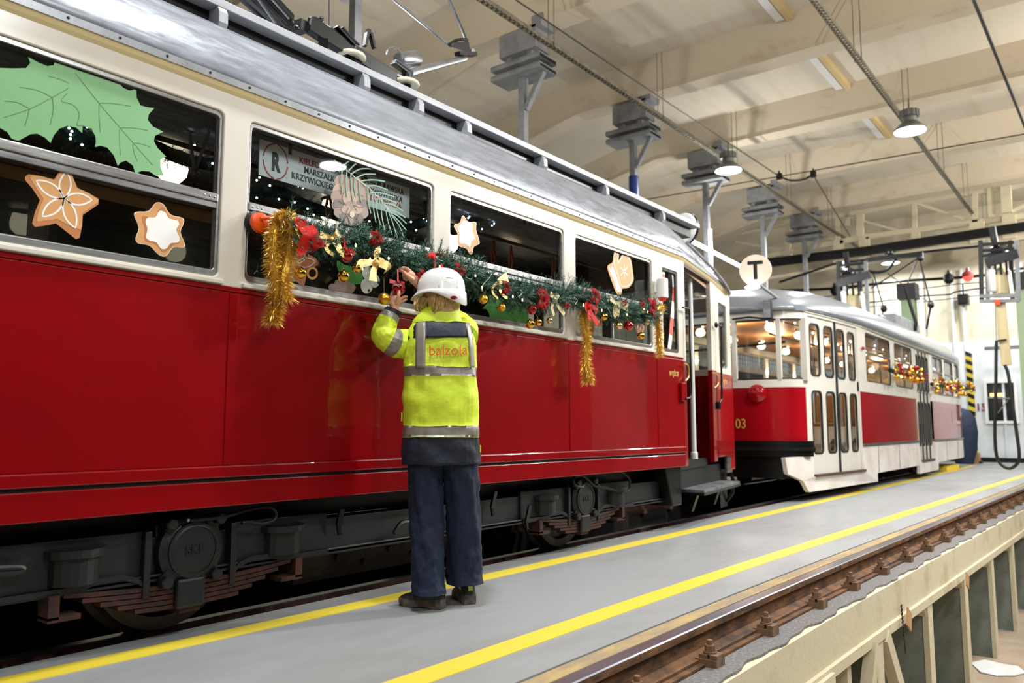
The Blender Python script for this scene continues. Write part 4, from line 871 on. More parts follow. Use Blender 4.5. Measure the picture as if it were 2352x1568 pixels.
s = sticker('holly_leaf_sticker', 'bright green holly leaf sticker under the garland, right of the jacket')
lay(s, 'leaf', poly([(560, 1060), (600, 1100), (780, 1150), (915, 1170), (905, 1250), (920, 1330), (880, 1355), (840, 1340), (790, 1350), (700, 1320), (650, 1330), (625, 1300), (565, 1310), (560, 1260), (535, 1215), (495, 1210), (545, 1160)], c3), k_leaf)
stroke(s, 'vein', [poly(l, c3) for l in ([(640, 1150), (800, 1330)], [(720, 1200), (830, 1210)], [(800, 1280), (880, 1300)])], .003, k_green2, .0008)
s = sticker('mitten_cookie_sticker', 'biscuit sticker with white icing, mostly hidden behind the second gold tinsel')
lay(s, 'face', poly(sm([(1480, 1250), (1530, 1260), (1570, 1330), (1580, 1360), (1540, 1365), (1510, 1340), (1500, 1420), (1475, 1440), (1460, 1340)]), c3), k_bisd)
stroke(s, 'icing', [poly([(1500, 1270), (1545, 1300), (1550, 1340)], c3)], .007, k_ice, .0007)
s = sticker('drop_cookie_sticker', 'tiny brown biscuit sticker below the end of the garland')
lay(s, 'face', poly(sm([(1870, 1345), (1945, 1350), (1952, 1400), (1925, 1435), (1890, 1420)]), c3), k_bisd); stroke(s, 'icing', [poly([(1895, 1360), (1900, 1395)], c3), poly([(1925, 1360), (1918, 1400)], c3)], .008, k_ice, .0007)
# pinecone
c6 = S1(540, 260, 5.113)
s = sticker('pinecone_sticker', 'brown pinecone sticker with grey-green fir needles over the route board')
base = [(1250, 800, 90, k_brown), (1400, 830, 90, k_brown), (1220, 900, 80, k_brownl), (1480, 900, 85, k_brown), (1200, 980, 85, k_brown), (1500, 1000, 80, k_brown), (1210, 1080, 85, k_brownd), (1490, 1090, 85, k_brownd), (1230, 1160, 80, k_brown), (1480, 1170, 80, k_brown), (1300, 1230, 80, k_brownd), (1420, 1240, 80, k_brownd), (1350, 880, 110, k_brown), (1340, 1000, 90, k_brownl), (1350, 1110, 90, k_brown), (1290, 1130, 55, k_brownl), (1430, 1130, 60, k_brownl), (1350, 1260, 70, k_brown)]
for k, (x, y, r, mt) in enumerate(base):
    ring = [(x + r * math.cos(a / 8 * math.pi), y + r * .92 * math.sin(a / 8 * math.pi)) for a in range(16)]
    lay(s, 'scale', poly(ring, c6), mt, .0002 * k, .0002)
stroke(s, 'scale_line', [poly(l, c6) for l in ([(1205, 1030), (1260, 1060), (1300, 1085)], [(1170, 1110), (1260, 1100)], [(1380, 1080), (1440, 1105), (1500, 1110)], [(1380, 1090), (1420, 1150)], [(1290, 1170), (1320, 1110)], [(1300, 1230), (1340, 1190)], [(1420, 1260), (1370, 1180)], [(1460, 960), (1500, 980)], [(1210, 900), (1250, 930)])], .0022, k_line, .0046)
lay(s, 'core', poly([(1362 + 30 * math.cos(a / 8 * math.pi), 1188 + 40 * math.sin(a / 8 * math.pi)) for a in range(16)], c6), k_beige, .0048)
FR = [((1260, 620), (1330, 560), (1420, 530)), ((1320, 680), (1400, 600), (1500, 565)), ((1345, 720), (1450, 660), (1580, 655)), ((1400, 770), (1500, 722), (1640, 720)), ((1460, 800), (1600, 785), (1745, 805)), ((1510, 860), (1640, 855), (1780, 905)), ((1570, 935), (1700, 940), (1855, 985)), ((1640, 1010), (1760, 1010), (1885, 1060)), ((1700, 1060), (1820, 1070), (1960, 1150)), ((1750, 1130), (1880, 1160), (1985, 1230)), ((1790, 1160), (1900, 1210), (2000, 1300)), ((1810, 1180), (1900, 1260), (1995, 1375)), ((1820, 1200), (1910, 1320), (1970, 1460)), ((1790, 1170), (1840, 1300), (1885, 1450)),
      ((1255, 620), (1235, 760), (1245, 950)), ((1300, 680), (1290, 820), (1300, 985)), ((1345, 720), (1350, 880), (1370, 1040)), ((1395, 770), (1385, 870), (1405, 980)), ((1440, 800), (1450, 930), (1475, 1050)), ((1545, 880), (1550, 1030), (1580, 1180)), ((1600, 950), (1610, 1120), (1640, 1285)), ((1640, 1010), (1655, 1160), (1695, 1320)), ((1700, 1060), (1710, 1220), (1745, 1385)), ((1750, 1110), (1780, 1270), (1830, 1430))]
for l in FR: stroke(s, 'needle', [poly(smo(l), c6)], .0075, k_teal, .0056)
stroke(s, 'stem', [poly([(1150, 550), (1260, 640), (1400, 760), (1560, 880), (1700, 1020), (1830, 1180)], c6)], .003, k_outl, .0052)
# route board
YB = 3.275
rb = thing('route_board', 'white route board with red and black lettering and a circled R behind glass', 'sign', (2.7, YB, 2.1))
p00 = onY(597, 322, YB); p10 = onY(941, 430, YB); x0, x1 = p00.x, p10.x; zt = (p00.z + p10.z) / 2; zb = (onY(597, 403, YB).z + onY(941, 500, YB).z) / 2
mb = MB(); mb.box(x0, x1, YB, YB + .008, zb, zt); mb.build('board', M('board_white', (226, 226, 226), .4), rb)
for q in ((668, 330), (840, 400)):
    p = onY(*q, YB - .006); mb = MB(); mb.box(p.x - .008, p.x + .008, YB - .006, YB, zt - .03, zt + .10); mb.build('board_clip', m_wood, rb)
c = onY(633, 371, YB); rr = .0875
red_i = M('print_red', (190, 24, 44), .5); blk_i = M('print_black', (22, 22, 32), .5)
for k in range(4):
    mb = MB(); mb.ribbon([(c.x + rr * .82 * math.cos(math.radians(6 + 90 * k + 78 * t / 10)), c.z + rr * math.sin(math.radians(6 + 90 * k + 78 * t / 10))) for t in range(11)], .006, lambda u, v, d: (u, YB - .001 - d, v), t=.0006); mb.build('ring_arc', red_i, rb)
def bt(s_, px, py, h, mat, **k):
    q = onY(px, py, YB); return textobj('route_lettering', s_, lambda u, v, d: (q.x + u, YB - .001 - d, q.z + v), h, mat, rb, **k)
textobj('route_lettering', 'R', lambda u, v, d: (c.x + u, YB - .001 - d, c.z - .045 + v), .125, blk_i, rb, align='CENTER', sx=.62, bold=.006)
TS = dict(bold=.0006, space=1.02, sx=.86)
bt('KIELECKA', 687, 373, .046, red_i, **TS); bt('— RAKOWIECKA — PUŁAWSKA', 743, 389, .046, blk_i, **TS)
bt('MARSZAŁKOWSKA — NOWOWIEJSKA', 698, 396, .046, blk_i, **TS)
bt('KRZYWICKIEGO —', 669, 408, .046, blk_i, **TS); bt('PL. NARUTOWICZA', 812, 448, .046, red_i, **TS)

# ================================================================== GARLAND
m_fir = M('fir_needles', (16, 52, 36), .5, 0, (34, 82, 60), 30, .4, .65, spec=.4); m_fir2 = M('fir_needles_light', (70, 122, 98), .45); m_twig = M('garland_core', (14, 30, 20), .8)
GP = [(655, 528), (690, 540), (745, 556), (800, 560), (850, 566), (900, 585), (950, 606), (1000, 606), (1050, 620), (1100, 650), (1150, 672), (1210, 680), (1260, 682), (1310, 680), (1360, 700), (1410, 712), (1455, 720), (1500, 718)]
YGA = 3.045
gpts = [onY(a, b, YGA) for a, b in GP]; gc = catmull(gpts, 8)
def garland(name, label, path, n, rad, seed, needles=30, twl=.075, parent=None, grp=None):
    rng = random.Random(seed); g = thing(name, label, 'garland', tuple(path[0]), grp)
    k = len(path); seg = [(path[i + 1] - path[i]).length for i in range(k - 1)]; tot = sum(seg)
    core = MB(); core.tube(path, .036, 8); core.build('garland_core', m_twig, g)
    mb = MB()
    for q in range(n):
        t = rng.random() * tot; i = 0
        while i < k - 2 and t > seg[i]: t -= seg[i]; i += 1
        c = path[i].lerp(path[i + 1], min(1, t / seg[i])); tan = (path[i + 1] - path[i]).normalized()
        a = tan.orthogonal().normalized(); b = tan.cross(a); th = rng.uniform(0, 2 * math.pi)
        d = (a * math.cos(th) + b * math.sin(th) + tan * rng.uniform(-.9, .9)).normalized()
        if d.y > .45: d.y *= -.5
        L = rad * rng.uniform(.75, 1.45); st = c + d * .012
        bend = Vector((rng.uniform(-.3, .3), rng.uniform(-.3, .1), rng.uniform(-.2, .35)))
        pts = [st + d * L * u + bend * L * u * u * .5 for u in (0, .33, .66, 1)]
        mb.cur = 0
        for w in range(needles):
            u = w / needles; j = min(2, int(u * 3)); p = pts[j].lerp(pts[j + 1], u * 3 - j); dd = (pts[j + 1] - pts[j]).normalized()
            o1 = dd.orthogonal().normalized(); o2 = dd.cross(o1); ang = w * 2.4 + rng.random()
            nd = (o1 * math.cos(ang) + o2 * math.sin(ang) + dd * .75).normalized(); nl = rng.uniform(.018, .027)
            sd = nd.cross(dd).normalized() * .0017
            mb.cur = 1 if rng.random() < .22 else 0
            mb.add([p - sd, p + sd, p + nd * nl], [(0, 1, 2)])
    mb.build('needle_mass', [m_fir, m_fir2], g, kind='stuff')
    return g
G = garland('fir_garland', 'long green artificial fir garland hung along the near tram windows', gc, 1700, .10, 3, 46)
# small white wires and fairy bulbs
m_bulb = M('warm_bulb', (255, 216, 150), emit=6.0); m_cool = M('cool_bulb', (214, 232, 255), emit=9.0); m_wirew = M('clear_wire', (196, 206, 200), .3)
for l in ([(1000, 590), (1012, 598), (1025, 600)], [(1132, 625), (1122, 640), (1108, 656), (1107, 668)], [(1070, 636), (1078, 640), (1086, 638)], [(1195, 665), (1200, 672), (1192, 680)], [(1380, 690), (1390, 700), (1402, 718), (1404, 728)], [(1318, 682), (1326, 690), (1320, 700)]):
    mb = MB(); mb.tube(catmull([onY(a, b, 2.975) for a, b in l], 4), .0022, 5); mb.build('light_wire', m_wirew, G)
rg = random.Random(5)
for (px, py) in [(743, 512), (817, 563), (850, 595), (893, 592), (1092, 632), (1107, 660), (1150, 668), (1178, 680), (1200, 688), (1340, 700), (1382, 712), (1440, 722), (1488, 716), (1010, 612)]:
    p = onY(px, py, 2.97); mb = MB(); mb.lathe(p, [(.0, .010), (.004, .004), (.005, -.006), (.0, -.012)], 7, caps=False); mb.build('fairy_bulb', m_bulb, G)
# tinsel
m_tin = M('gold_tinsel', (236, 194, 84), .32, .9); m_tin2 = M('gold_tinsel_pale', (250, 226, 150), .2, .9)
def tinsel(px, Y, r, n, label, seed, grp='gold tinsel strands on the near tram'):
    rng = random.Random(seed); path = catmull([onY(a, b, Y) + Vector((0, dy, 0)) for a, b, dy in px], 6); k = len(path)
    t = thing('gold_tinsel', label, 'tinsel', tuple(path[0]), grp)
    cm = MB(); cm.tube(path, r * .34, 8); cm.build('cord', m_tin, t)
    mb = MB()
    for q in range(n):
        i = rng.random() * (k - 1.001); j = int(i); p = path[j].lerp(path[j + 1], i - j); tan = (path[j + 1] - path[j]).normalized(); a = tan.orthogonal().normalized(); b = tan.cross(a)
        th = rng.uniform(0, 6.283); d = (a * math.cos(th) + b * math.sin(th) + tan * rng.uniform(-.5, .5)).normalized(); L = r * rng.uniform(.65, 1.15)
        tw = Vector((rng.uniform(-1, 1), rng.uniform(-1, 1), rng.uniform(-1, 1))); sd = d.cross(tw).normalized() * .0014; cur = Vector((0, 0, -.25)) * L
        mid = p + d * L * .55; e = p + d * L + cur + tw * L * .12; mb.cur = 1 if rng.random() < .35 else 0
        mb.add([p - sd, p + sd, mid + sd, mid - sd, e], [(0, 1, 2, 3), (3, 2, 4)])
    mb.build('foil_strip', [m_tin, m_tin2], t, kind='stuff'); return t
tinsel([(640, 505, 0), (655, 500, -.02), (662, 540, -.02), (660, 590, 0), (650, 650, 0), (655, 690, 0)], 3.03, .062, 2600, 'broad gold tinsel hanging at the left end of the green garland', 1)
tinsel([(648, 500, .02), (630, 540, 0), (628, 600, 0), (634, 660, 0), (642, 700, .02), (632, 722, .02), (631, 738, .02)], 3.04, .056, 2600, 'longer gold tinsel strand hanging beside the broad one at the left end', 2)
tinsel([(1345, 705, 0), (1340, 730, 0), (1348, 780, 0), (1345, 830, 0), (1350, 860, 0), (1351, 878, 0)], 3.04, .058, 2200, 'gold tinsel strand hanging from the garland between the last two large windows', 4)
tinsel([(1520, 705, 0), (1508, 712, 0), (1512, 750, 0), (1513, 790, 0), (1517, 818, 0)], 3.05, .055, 1500, 'gold tinsel strand hanging beside the door end of the garland', 6)
# baubles
m_goldm = M('mirror_gold', (226, 178, 70), .06, 1.0); m_goldf = M('matte_gold', (220, 168, 60), .34, 1.0, bump=(300, .1, .001)); m_redb = M('red_bauble', (176, 14, 18), .1, .75, coat=1.0); m_goldp = M('pale_gold', (226, 206, 144), .12, 1.0)
m_thr = M('gold_thread', (196, 152, 70), .4, .5)
ball_cache = {}
def bauble(px, py, rp, mat, label, Y=2.99, top=None, ring=False):
    c = onY(px, py, Y); r = rp / FPX * (Vector((c.x, c.y, c.z - .9)).dot(_F))
    t = thing('bauble', label, 'bauble', tuple(c), 'baubles hanging on the garland')
    mb = MB(); mb.ball((0, 0, 0), r, 24, 16); o = mb.build('bauble_ball', mat, None, smooth='all'); o.parent = t
    if ring:
        for h in (-.5, -.15, .2, .55):
            rr_ = math.sqrt(1 - h * h) * r; mb = MB(); mb.lathe(c, [(rr_ + .0003, h * r - .001), (rr_ + .0016, h * r), (rr_ + .0003, h * r + .001)], 24, caps=False); mb.build('ridge', mat, t)
    mb = MB(); mb.lathe(c, [(r * .2, r * .96), (r * .2, r * 1.14), (r * .1, r * 1.16)], 10); mb.build('cap', m_goldm, t)
    tp = onY(top[0], top[1], Y) if top else c + Vector((0, .02, r * 2.1))
    mb = MB(); mb.tube([c + Vector((0, 0, r * 1.1)), tp], .0011, 5); mb.build('thread', m_thr, t)
    return t
bauble(691, 627, 13.5, m_goldm, 'mirror gold bauble hanging beside the left gold tinsel', top=(690, 600))
bauble(789, 634, 14, m_goldm, 'mirror gold bauble under the gold bow and the red bauble', top=(789, 612))
bauble(820, 616, 11, m_goldm, 'small mirror gold bauble touching the left tail of the big gold bow')
bauble(882, 686, 14, m_goldf, 'matte gold bauble on a long thread left of the raised hands', top=(882, 640))
bauble(1110, 687, 11, m_goldf, 'matte gold bauble right of the white hard hat', top=(1108, 665))
bauble(1152, 706, 9.5, m_goldf, 'ribbed matte gold bauble below the curled gold ribbon', ring=True)
bauble(1217, 744, 11, m_goldm, 'mirror gold bauble, leftmost of the three above the sill at the third pillar')
bauble(1236, 740, 9, m_goldm, 'mirror gold bauble, middle of the three above the sill at the third pillar')
bauble(1262, 736, 7.5, m_goldp, 'small pale gold bauble, rightmost of the three above the sill')
bauble(1387, 727, 9, m_goldm, 'mirror gold bauble right of the red ribbon near the pale bow')
bauble(1421, 748, 9, m_goldp, 'pale faceted gold bauble under the pale ribbon bow', ring=True)
bauble(1485, 739, 8, m_goldp, 'pale bauble near the last gold tinsel')
bauble(1472, 771, 8.5, m_goldm, 'lowest small gold bauble near the last gold tinsel', top=(1472, 752))
bauble(1475, 713, 7, m_goldp, 'small pale bauble nestled in the last stretch of garland')
bauble(796, 588, 15, m_redb, 'shiny red bauble under the tails of the first gold bow', top=(791, 560))
bauble(1221, 711, 11.5, m_redb, 'red striped bauble below the poinsettia at the third pillar', ring=True)
bauble(1443, 748, 11.5, m_redb, 'shiny red bauble on the last stretch of garland')
# ribbons, bows, flowers
m_glit = M('gold_glitter', (222, 184, 104), .35, .7, (244, 220, 160), 220, .45, .6, bump=(400, .6, .002)); m_bowp = M('pale_gold_satin', (226, 212, 160), .3, .3); m_ribr = M('red_ribbon', (180, 12, 14), .4); m_velv = M('red_velvet', (150, 0, 8), .8, 0, (112, 0, 6), 40, spec=.2); m_orr = M('orange_red_ribbon', (200, 22, 10), .6, spec=.3)
def rib3(mb, pts, w0, w1=None, tilt=0.0, Y=2.975):
    """a cloth strip through pixels (px, py, dy)"""
    P = catmull([onY(p[0], p[1], Y) + Vector((0, p[2] if len(p) > 2 else 0, 0)) for p in pts], 5); k = len(P); w1 = w1 or w0; vs = []
    for i, p in enumerate(P):
        t = (P[min(i + 1, k - 1)] - P[max(i - 1, 0)]).normalized(); n = Vector((-t.z, tilt, t.x)).normalized() * (w0 + (w1 - w0) * i / (k - 1)) / 2
        vs += [p + n, p - n, p + n + Vector((0, .0012, 0)), p - n + Vector((0, .0012, 0))]
    fs = []
    for i in range(k - 1):
        a = 4 * i; b = a + 4; fs += [(a, b, b + 1, a + 1), (a + 2, a + 3, b + 3, b + 2), (a, a + 2, b + 2, b), (a + 1, b + 1, b + 3, a + 3)]
    mb.add(vs, fs)
def bow(name, label, mat, loops, tails, knot, kr, cat='bow'):
    c = onY(knot[0], knot[1], 2.97); t = thing(name, label, cat, tuple(c), 'bows and ribbons on the garland')
    for l in loops: mb = MB(); rib3(mb, *l); mb.build('loop', mat, t, smooth=True)
    for l in tails: mb = MB(); rib3(mb, *l); mb.build('tail', mat, t, smooth=True)
    mb = MB(); mb.ball(c, kr, 10, 8, sc=(.9, .8, 1.1)); mb.build('knot', mat, t, smooth='all'); return t
bow('gold_bow', 'gold glitter bow near the left end of the garland above the red bauble', m_glit, [([(763, 549), (748, 543), (735, 538)], .03, .035), ([(763, 548, -.01), (770, 540, -.02), (778, 530)], .03, .05), ([(763, 549), (773, 553), (781, 552)], .022, .03)], [([(758, 552), (750, 562), (752, 574), (768, 586)], .028, .02), ([(766, 552), (775, 562), (782, 575), (794, 584)], .03, .045)], (762, 549), .013)
bow('gold_bow', 'big gold glitter bow hanging at the middle of the second window', m_glit, [([(864, 602), (845, 603), (829, 605), (826, 618)], .025, .05), ([(866, 600), (864, 585), (868, 574), (866, 568)], .03, .045), ([(868, 604, -.01), (884, 612, -.02), (890, 622)], .04, .062)], [([(864, 608), (858, 625), (857, 645)], .03, .055), ([(866, 600), (872, 595), (880, 600), (878, 610)], .02, .03)], (866, 603), .016)
bow('gold_ribbon', 'curled gold ribbon on the garland right of the hard hat', m_glit, [([(1146, 650), (1155, 642), (1166, 636)], .05, .06)], [([(1142, 650), (1133, 658), (1132, 672), (1144, 685)], .02, .014), ([(1147, 658), (1150, 670), (1158, 680), (1166, 684)], .022, .018)], (1147, 652), .012, cat='ribbon')
bow('pale_bow', 'pale gold ribbon bow just left of the third white pillar', m_bowp, [([(1274, 687), (1270, 680), (1264, 674)], .03, .04), ([(1274, 687), (1280, 680), (1282, 675)], .03, .045)], [([(1273, 690), (1268, 706), (1273, 724)], .025, .028), ([(1276, 690), (1284, 705), (1297, 722)], .028, .035)], (1275, 687), .013)
bow('pale_bow', 'pale wide ribbon bow below the mitten biscuit sticker', m_bowp, [([(1415, 700), (1408, 690), (1402, 684)], .03, .04), ([(1416, 700), (1430, 700), (1443, 707)], .05, .07)], [([(1413, 704), (1411, 716), (1415, 728)], .04, .05), ([(1416, 703), (1420, 714), (1418, 724)], .04, .05)], (1414, 700), .012)
bow('red_ribbon', 'large folded orange-red ribbon beside the left gold tinsel', m_orr, [([(678, 510), (690, 516), (700, 524)], .05, .08), ([(700, 520, -.01), (706, 545, -.03), (700, 570)], .09, .10)], [([(702, 558), (694, 572), (684, 582)], .07, .03), ([(712, 556), (722, 552), (735, 555), (740, 568)], .05, .05)], (703, 548), .02, cat='ribbon')
bow('red_ribbon', 'orange-red ribbon bow at the top of the second gold tinsel', m_orr, [([(1352, 694), (1346, 702), (1350, 712)], .03, .05), ([(1356, 700), (1366, 708), (1372, 716)], .03, .05)], [([(1356, 710), (1362, 726), (1374, 744)], .03, .05), ([(1354, 710), (1352, 722), (1356, 735)], .03, .03)], (1354, 704), .02, cat='ribbon')
bow('red_ribbon', 'narrow orange ribbon hanging behind the white hard hat', m_orr, [([(986, 590), (994, 583), (1000, 590)], .025, .02)], [([(998, 592), (1000, 606), (996, 620)], .014, .012), ([(1008, 615), (1014, 613), (1018, 610)], .02, .03)], (995, 590), .012, cat='ribbon')
bow('red_ribbon', 'short red ribbon tied on the shiny red bauble of the first bow', m_orr, [([(790, 570), (792, 555), (789, 543)], .012, .010)], [([(800, 574), (810, 578), (815, 584)], .02, .03)], (795, 573), .010, cat='ribbon')
bow('red_ribbon', 'narrow red ribbon at the ornament held by the worker', m_ribr, [([(914, 648), (914, 632), (913, 618)], .012, .009)], [([(909, 649), (902, 647), (895, 645)], .018, .022), ([(921, 649), (926, 650), (929, 652)], .014, .02)], (915, 648), .008, cat='ribbon')
def poins(px, py, r, label, n=6, mat=m_velv, seed=1, Y=2.965):
    rng = random.Random(seed); c = onY(px, py, Y); t = thing('poinsettia', label, 'flower', tuple(c), 'red poinsettia flowers on the garland')
    for k in range(n):
        a = 2 * math.pi * k / n + rng.uniform(-.25, .25); L = r * rng.uniform(.8, 1.2); d = Vector((math.cos(a), -.25, math.sin(a))); s_ = Vector((-math.sin(a), 0, math.cos(a)))
        w = L * .32; mb = MB(); P = []
        for u, ww, dy in ((.05, .3, 0), (.35, 1, -.015), (.65, .9, -.01), (1, .05, .015)):
            p = c + d * L * u + Vector((0, dy, 0)); P += [p - s_ * w * ww, p + Vector((0, .006, 0)), p + s_ * w * ww]
        fs = []
        for i in range(3): fs += [(3 * i, 3 * i + 3, 3 * i + 4, 3 * i + 1), (3 * i + 1, 3 * i + 4, 3 * i + 5, 3 * i + 2)]
        mb.add(P, fs); o = mb.build('petal', mat, t, smooth=True); sd = o.modifiers.new('s', 'SOLIDIFY'); sd.thickness = .0012
    mb = MB()
    for k in range(4): mb.ball(c + Vector((.006 * math.cos(k * 1.57), -.006, .006 * math.sin(k * 1.57))), .004, 7, 5)
    mb.build('flower_centre', m_goldm, t, kind='stuff')
poins(860, 547, .052, 'red poinsettia over the transom of the second window', 5, seed=1)
poins(1052, 622, .055, 'red poinsettia just right above the hard hat', 6, seed=2)
poins(963, 632, .045, 'red petals just left of the hard hat', 4, seed=3)
poins(1160, 660, .055, 'dark red flower beside the curled gold ribbon', 5, seed=4)
poins(1243, 690, .080, 'large red poinsettia left of the third white pillar', 7, seed=5)
poins(1364, 680, .070, 'red poinsettia above the second gold tinsel', 5, seed=6)
poins(1433, 694, .035, 'small red bow flower on the last stretch', 4, seed=7)
poins(1473, 700, .04, 'small red flower near the end of the garland', 4, seed=8)
poins(1494, 705, .085, 'tall red poinsettia at the door end of the garland', 5, seed=9)
poins(1300, 702, .035, 'small red petals at the third white pillar', 4, seed=10)
poins(720, 553, .05, 'red petals right of the large orange-red ribbon', 4, seed=12)
# suction lifters used as hooks
m_or = M('orange_plastic', (238, 84, 20), .3)
def lifter(px, py, rp, label, Y=3.12, full=True):
    c = onY(px, py, Y); r = rp / FPX * (Vector((c.x, c.y, c.z - .9)).dot(_F)); t = thing('suction_hook', label, 'suction cup', tuple(c), 'orange suction hooks on the windows')
    mb = MB(); mb.lathe(c, [(r * 1.22, .04), (r * 1.22, .02), (r, .012)], 24, axis=(0, 1, 0)); mb.build('rubber_pad', m_dark, t)
    mb = MB(); mb.lathe(c, [(r, .012), (r * .95, -.008), (r * .5, -.014), (0, -.014)], 24, axis=(0, 1, 0)); mb.build('disc', m_or, t, smooth=True)
    if full:
        h = MB(); h.tube(catmull([c + Vector((-.01, -.018, .015)), c + Vector((.05, -.045, .022)), c + Vector((.105, -.055, .0)), c + Vector((.13, -.04, -.03)), c + Vector((.06, -.025, -.02))], 5), .009, 8); h.build('lever', m_or, t, smooth=True)
    return t
lifter(598, 511, 24, 'orange suction cup hook holding the left end of the garland')
lifter(988, 592, 12, 'orange suction cup hook behind the garland above the hard hat')
lifter(1345, 676, 10, 'orange suction cup hook where the second gold tinsel hangs')
# interior garlands with cool fairy lights
def ig(px, Y, label, seed, n):
    P = catmull([onY(a, b, Y) for a, b in px], 6); g = garland('fir_garland', label, P, n, .07, seed, 22); rng = random.Random(seed)
    for k in range(16):
        i = rng.randrange(len(P)); p = P[i] + Vector((rng.uniform(-.05, .05), -.05, rng.uniform(-.08, .08)))
        mb = MB(); mb.ball(p, .0065, 7, 5); mb.build('fairy_bulb', m_cool, g)
ig([(120, 270), (160, 300), (210, 330), (330, 330), (420, 365), (500, 380)], 3.9, 'dark garland with cool white lights inside the leftmost window', 21, 130)
ig([(575, 445), (640, 440), (700, 470), (760, 490), (850, 520)], 3.9, 'dark garland with cool white lights inside the second window, low', 22, 120)
ig([(800, 390), (830, 370), (900, 400), (960, 430), (985, 500), (930, 520)], 3.8, 'dark garland with cool white lights inside the second window, at its right end', 23, 130)
ig([(1040, 530), (1070, 520), (1130, 490), (1180, 500)], 3.8, 'dark garland with cool white lights inside the third window', 24, 80)

# ================================================================== PERSON
P0 = Vector((3.08, 2.79, 0)); VN = Vector((P0.x, P0.y, 0)).normalized(); VS = Vector((VN.y, -VN.x, 0)); UZ = Vector((0, 0, 1))
def BP(x, y, off=0.0):
    d = ray(x, y); return EYE + d * ((VN.dot(P0) + off) / (VN.x * d.x + VN.y * d.y))
m_hiv = M('hi_vis_fabric', (214, 236, 56), .6, 0, (206, 228, 52), 6, bump=(11, .35, .02))
m_navy = M('navy_fabric', (13, 22, 42), .6, 0, (9, 16, 32), 7, bump=(12, .45, .02))
m_refl = M('reflective_tape', (152, 146, 136), .4, .25, (136, 130, 122), 8, bump=(160, .1, .001))
m_jean = M('dark_denim', (8, 20, 44), .8, 0, (14, 32, 62), 24, .4, .7, bump=(9, .6, .025), stretch=(1, 1, .8), detail=9)
m_skin = M('skin', (226, 172, 142), .5, sub=.15); m_hair = M('blond_hair', (206, 176, 118), .5, .1, (160, 126, 74), 40, stretch=(6, 6, .6))
m_helm = M('white_hard_hat', (236, 236, 234), .22, coat=.5); m_shoe = M('trail_shoe', (34, 38, 38), .7, 0, (88, 82, 72), 16, .45, .75, bump=(60, .4, .004)); m_sole = M('muddy_sole', (112, 102, 88), .85, 0, (70, 64, 56), 20, bump=(70, .6, .004)); m_lime = M('lime_trim', (198, 226, 60), .5)
per = thing('person', 'person in yellow and navy high-visibility jacket and white hard hat, seen from behind, hanging a red ornament', 'person', (3.08, 2.79, 0))
per['label'] = 'person in yellow and navy jacket and white hard hat reaching up to the garland'
NR = 40
def ring(y, xl, xr, dep, off=0.0, wob=0.0, e=2.4, seed=0):
    a, b = BP(xl, y, off), BP(xr, y, off); c = (a + b) / 2; c.z = (a.z + b.z) / 2; h = (a - b).length / 2; out = []
    for j in range(NR):
        th = 2 * math.pi * j / NR; ct, st = math.cos(th), math.sin(th)
        rx = math.copysign(abs(ct) ** (2 / e), ct); ry = math.copysign(abs(st) ** (2 / e), st)
        w = 1 + wob * math.sin(3 * th + seed) * .5 + wob * math.sin(7 * th + seed * 2.3)
        out.append(c + VS * (h * rx * (1 if abs(ct) > .97 else w)) + VN * (dep * ry * w))
    return out
JR = [(1066, 921, 1104, .150), (1035, 922, 1103, .150), (1004, 924.5, 1101, .148), (1003, 924.5, 1101, .150), (977, 925, 1100, .149), (976, 925, 1100, .147), (945, 924, 1100, .147), (905, 924, 1099, .145), (868, 926, 1097, .141), (867, 926, 1097, .143), (844, 926, 1096, .141), (843, 926, 1096, .139), (818, 928, 1095, .138), (795, 930, 1094, .134), (776, 933, 1091, .128), (762, 938, 1088, .120), (750, 944, 1083, .108), (741, 949, 1077, .095), (736, 957, 1068, .080)]
def JM(i):
    y = (JR[i][0] + JR[i + 1][0]) / 2
    if y > 1003.5: return 1
    if 976.5 < y < 1003.5 or 843.5 < y < 867.5: return 2
    return 0
def jrow(y):
    for i in range(len(JR) - 1):
        a, b = JR[i], JR[i + 1]
        if b[0] <= y <= a[0]:
            t = (a[0] - y) / max(1e-6, a[0] - b[0]); return [a[k] + (b[k] - a[k]) * t for k in range(4)]
    return JR[-1]
def JS(x, y, out=.004, e=2.4):
    """the point of the jacket's back at pixel row y and pixel column x"""
    _, xl, xr, dep = jrow(y); a, b = BP(xl, y), BP(xr, y); c = (a + b) / 2; h = (a - b).length / 2
    q = max(-.999, min(.999, (x - (xl + xr) / 2) / ((xr - xl) / 2))); d = dep * (1 - abs(q) ** e) ** (1 / e)
    p = BP(x, y, -d - out); p.z = BP(x, y, -d - out).z; return p
jk = MB(); jk.loft([ring(y, xl, xr, d, 0, .012 if y < 1060 else 0, seed=y / 37) for y, xl, xr, d in JR], mats=[JM(i) for i in range(len(JR) - 1)])
jacket = jk.build('jacket', [m_hiv, m_navy, m_refl], per, smooth='all')
mb = MB(); mb.loft([ring(y, xl, xr, d) for y, xl, xr, d in ((1062, 932, 1094, .13), (1030, 934, 1092, .13), (900, 936, 1090, .13))]); mb.build('lining', m_navy, jacket)
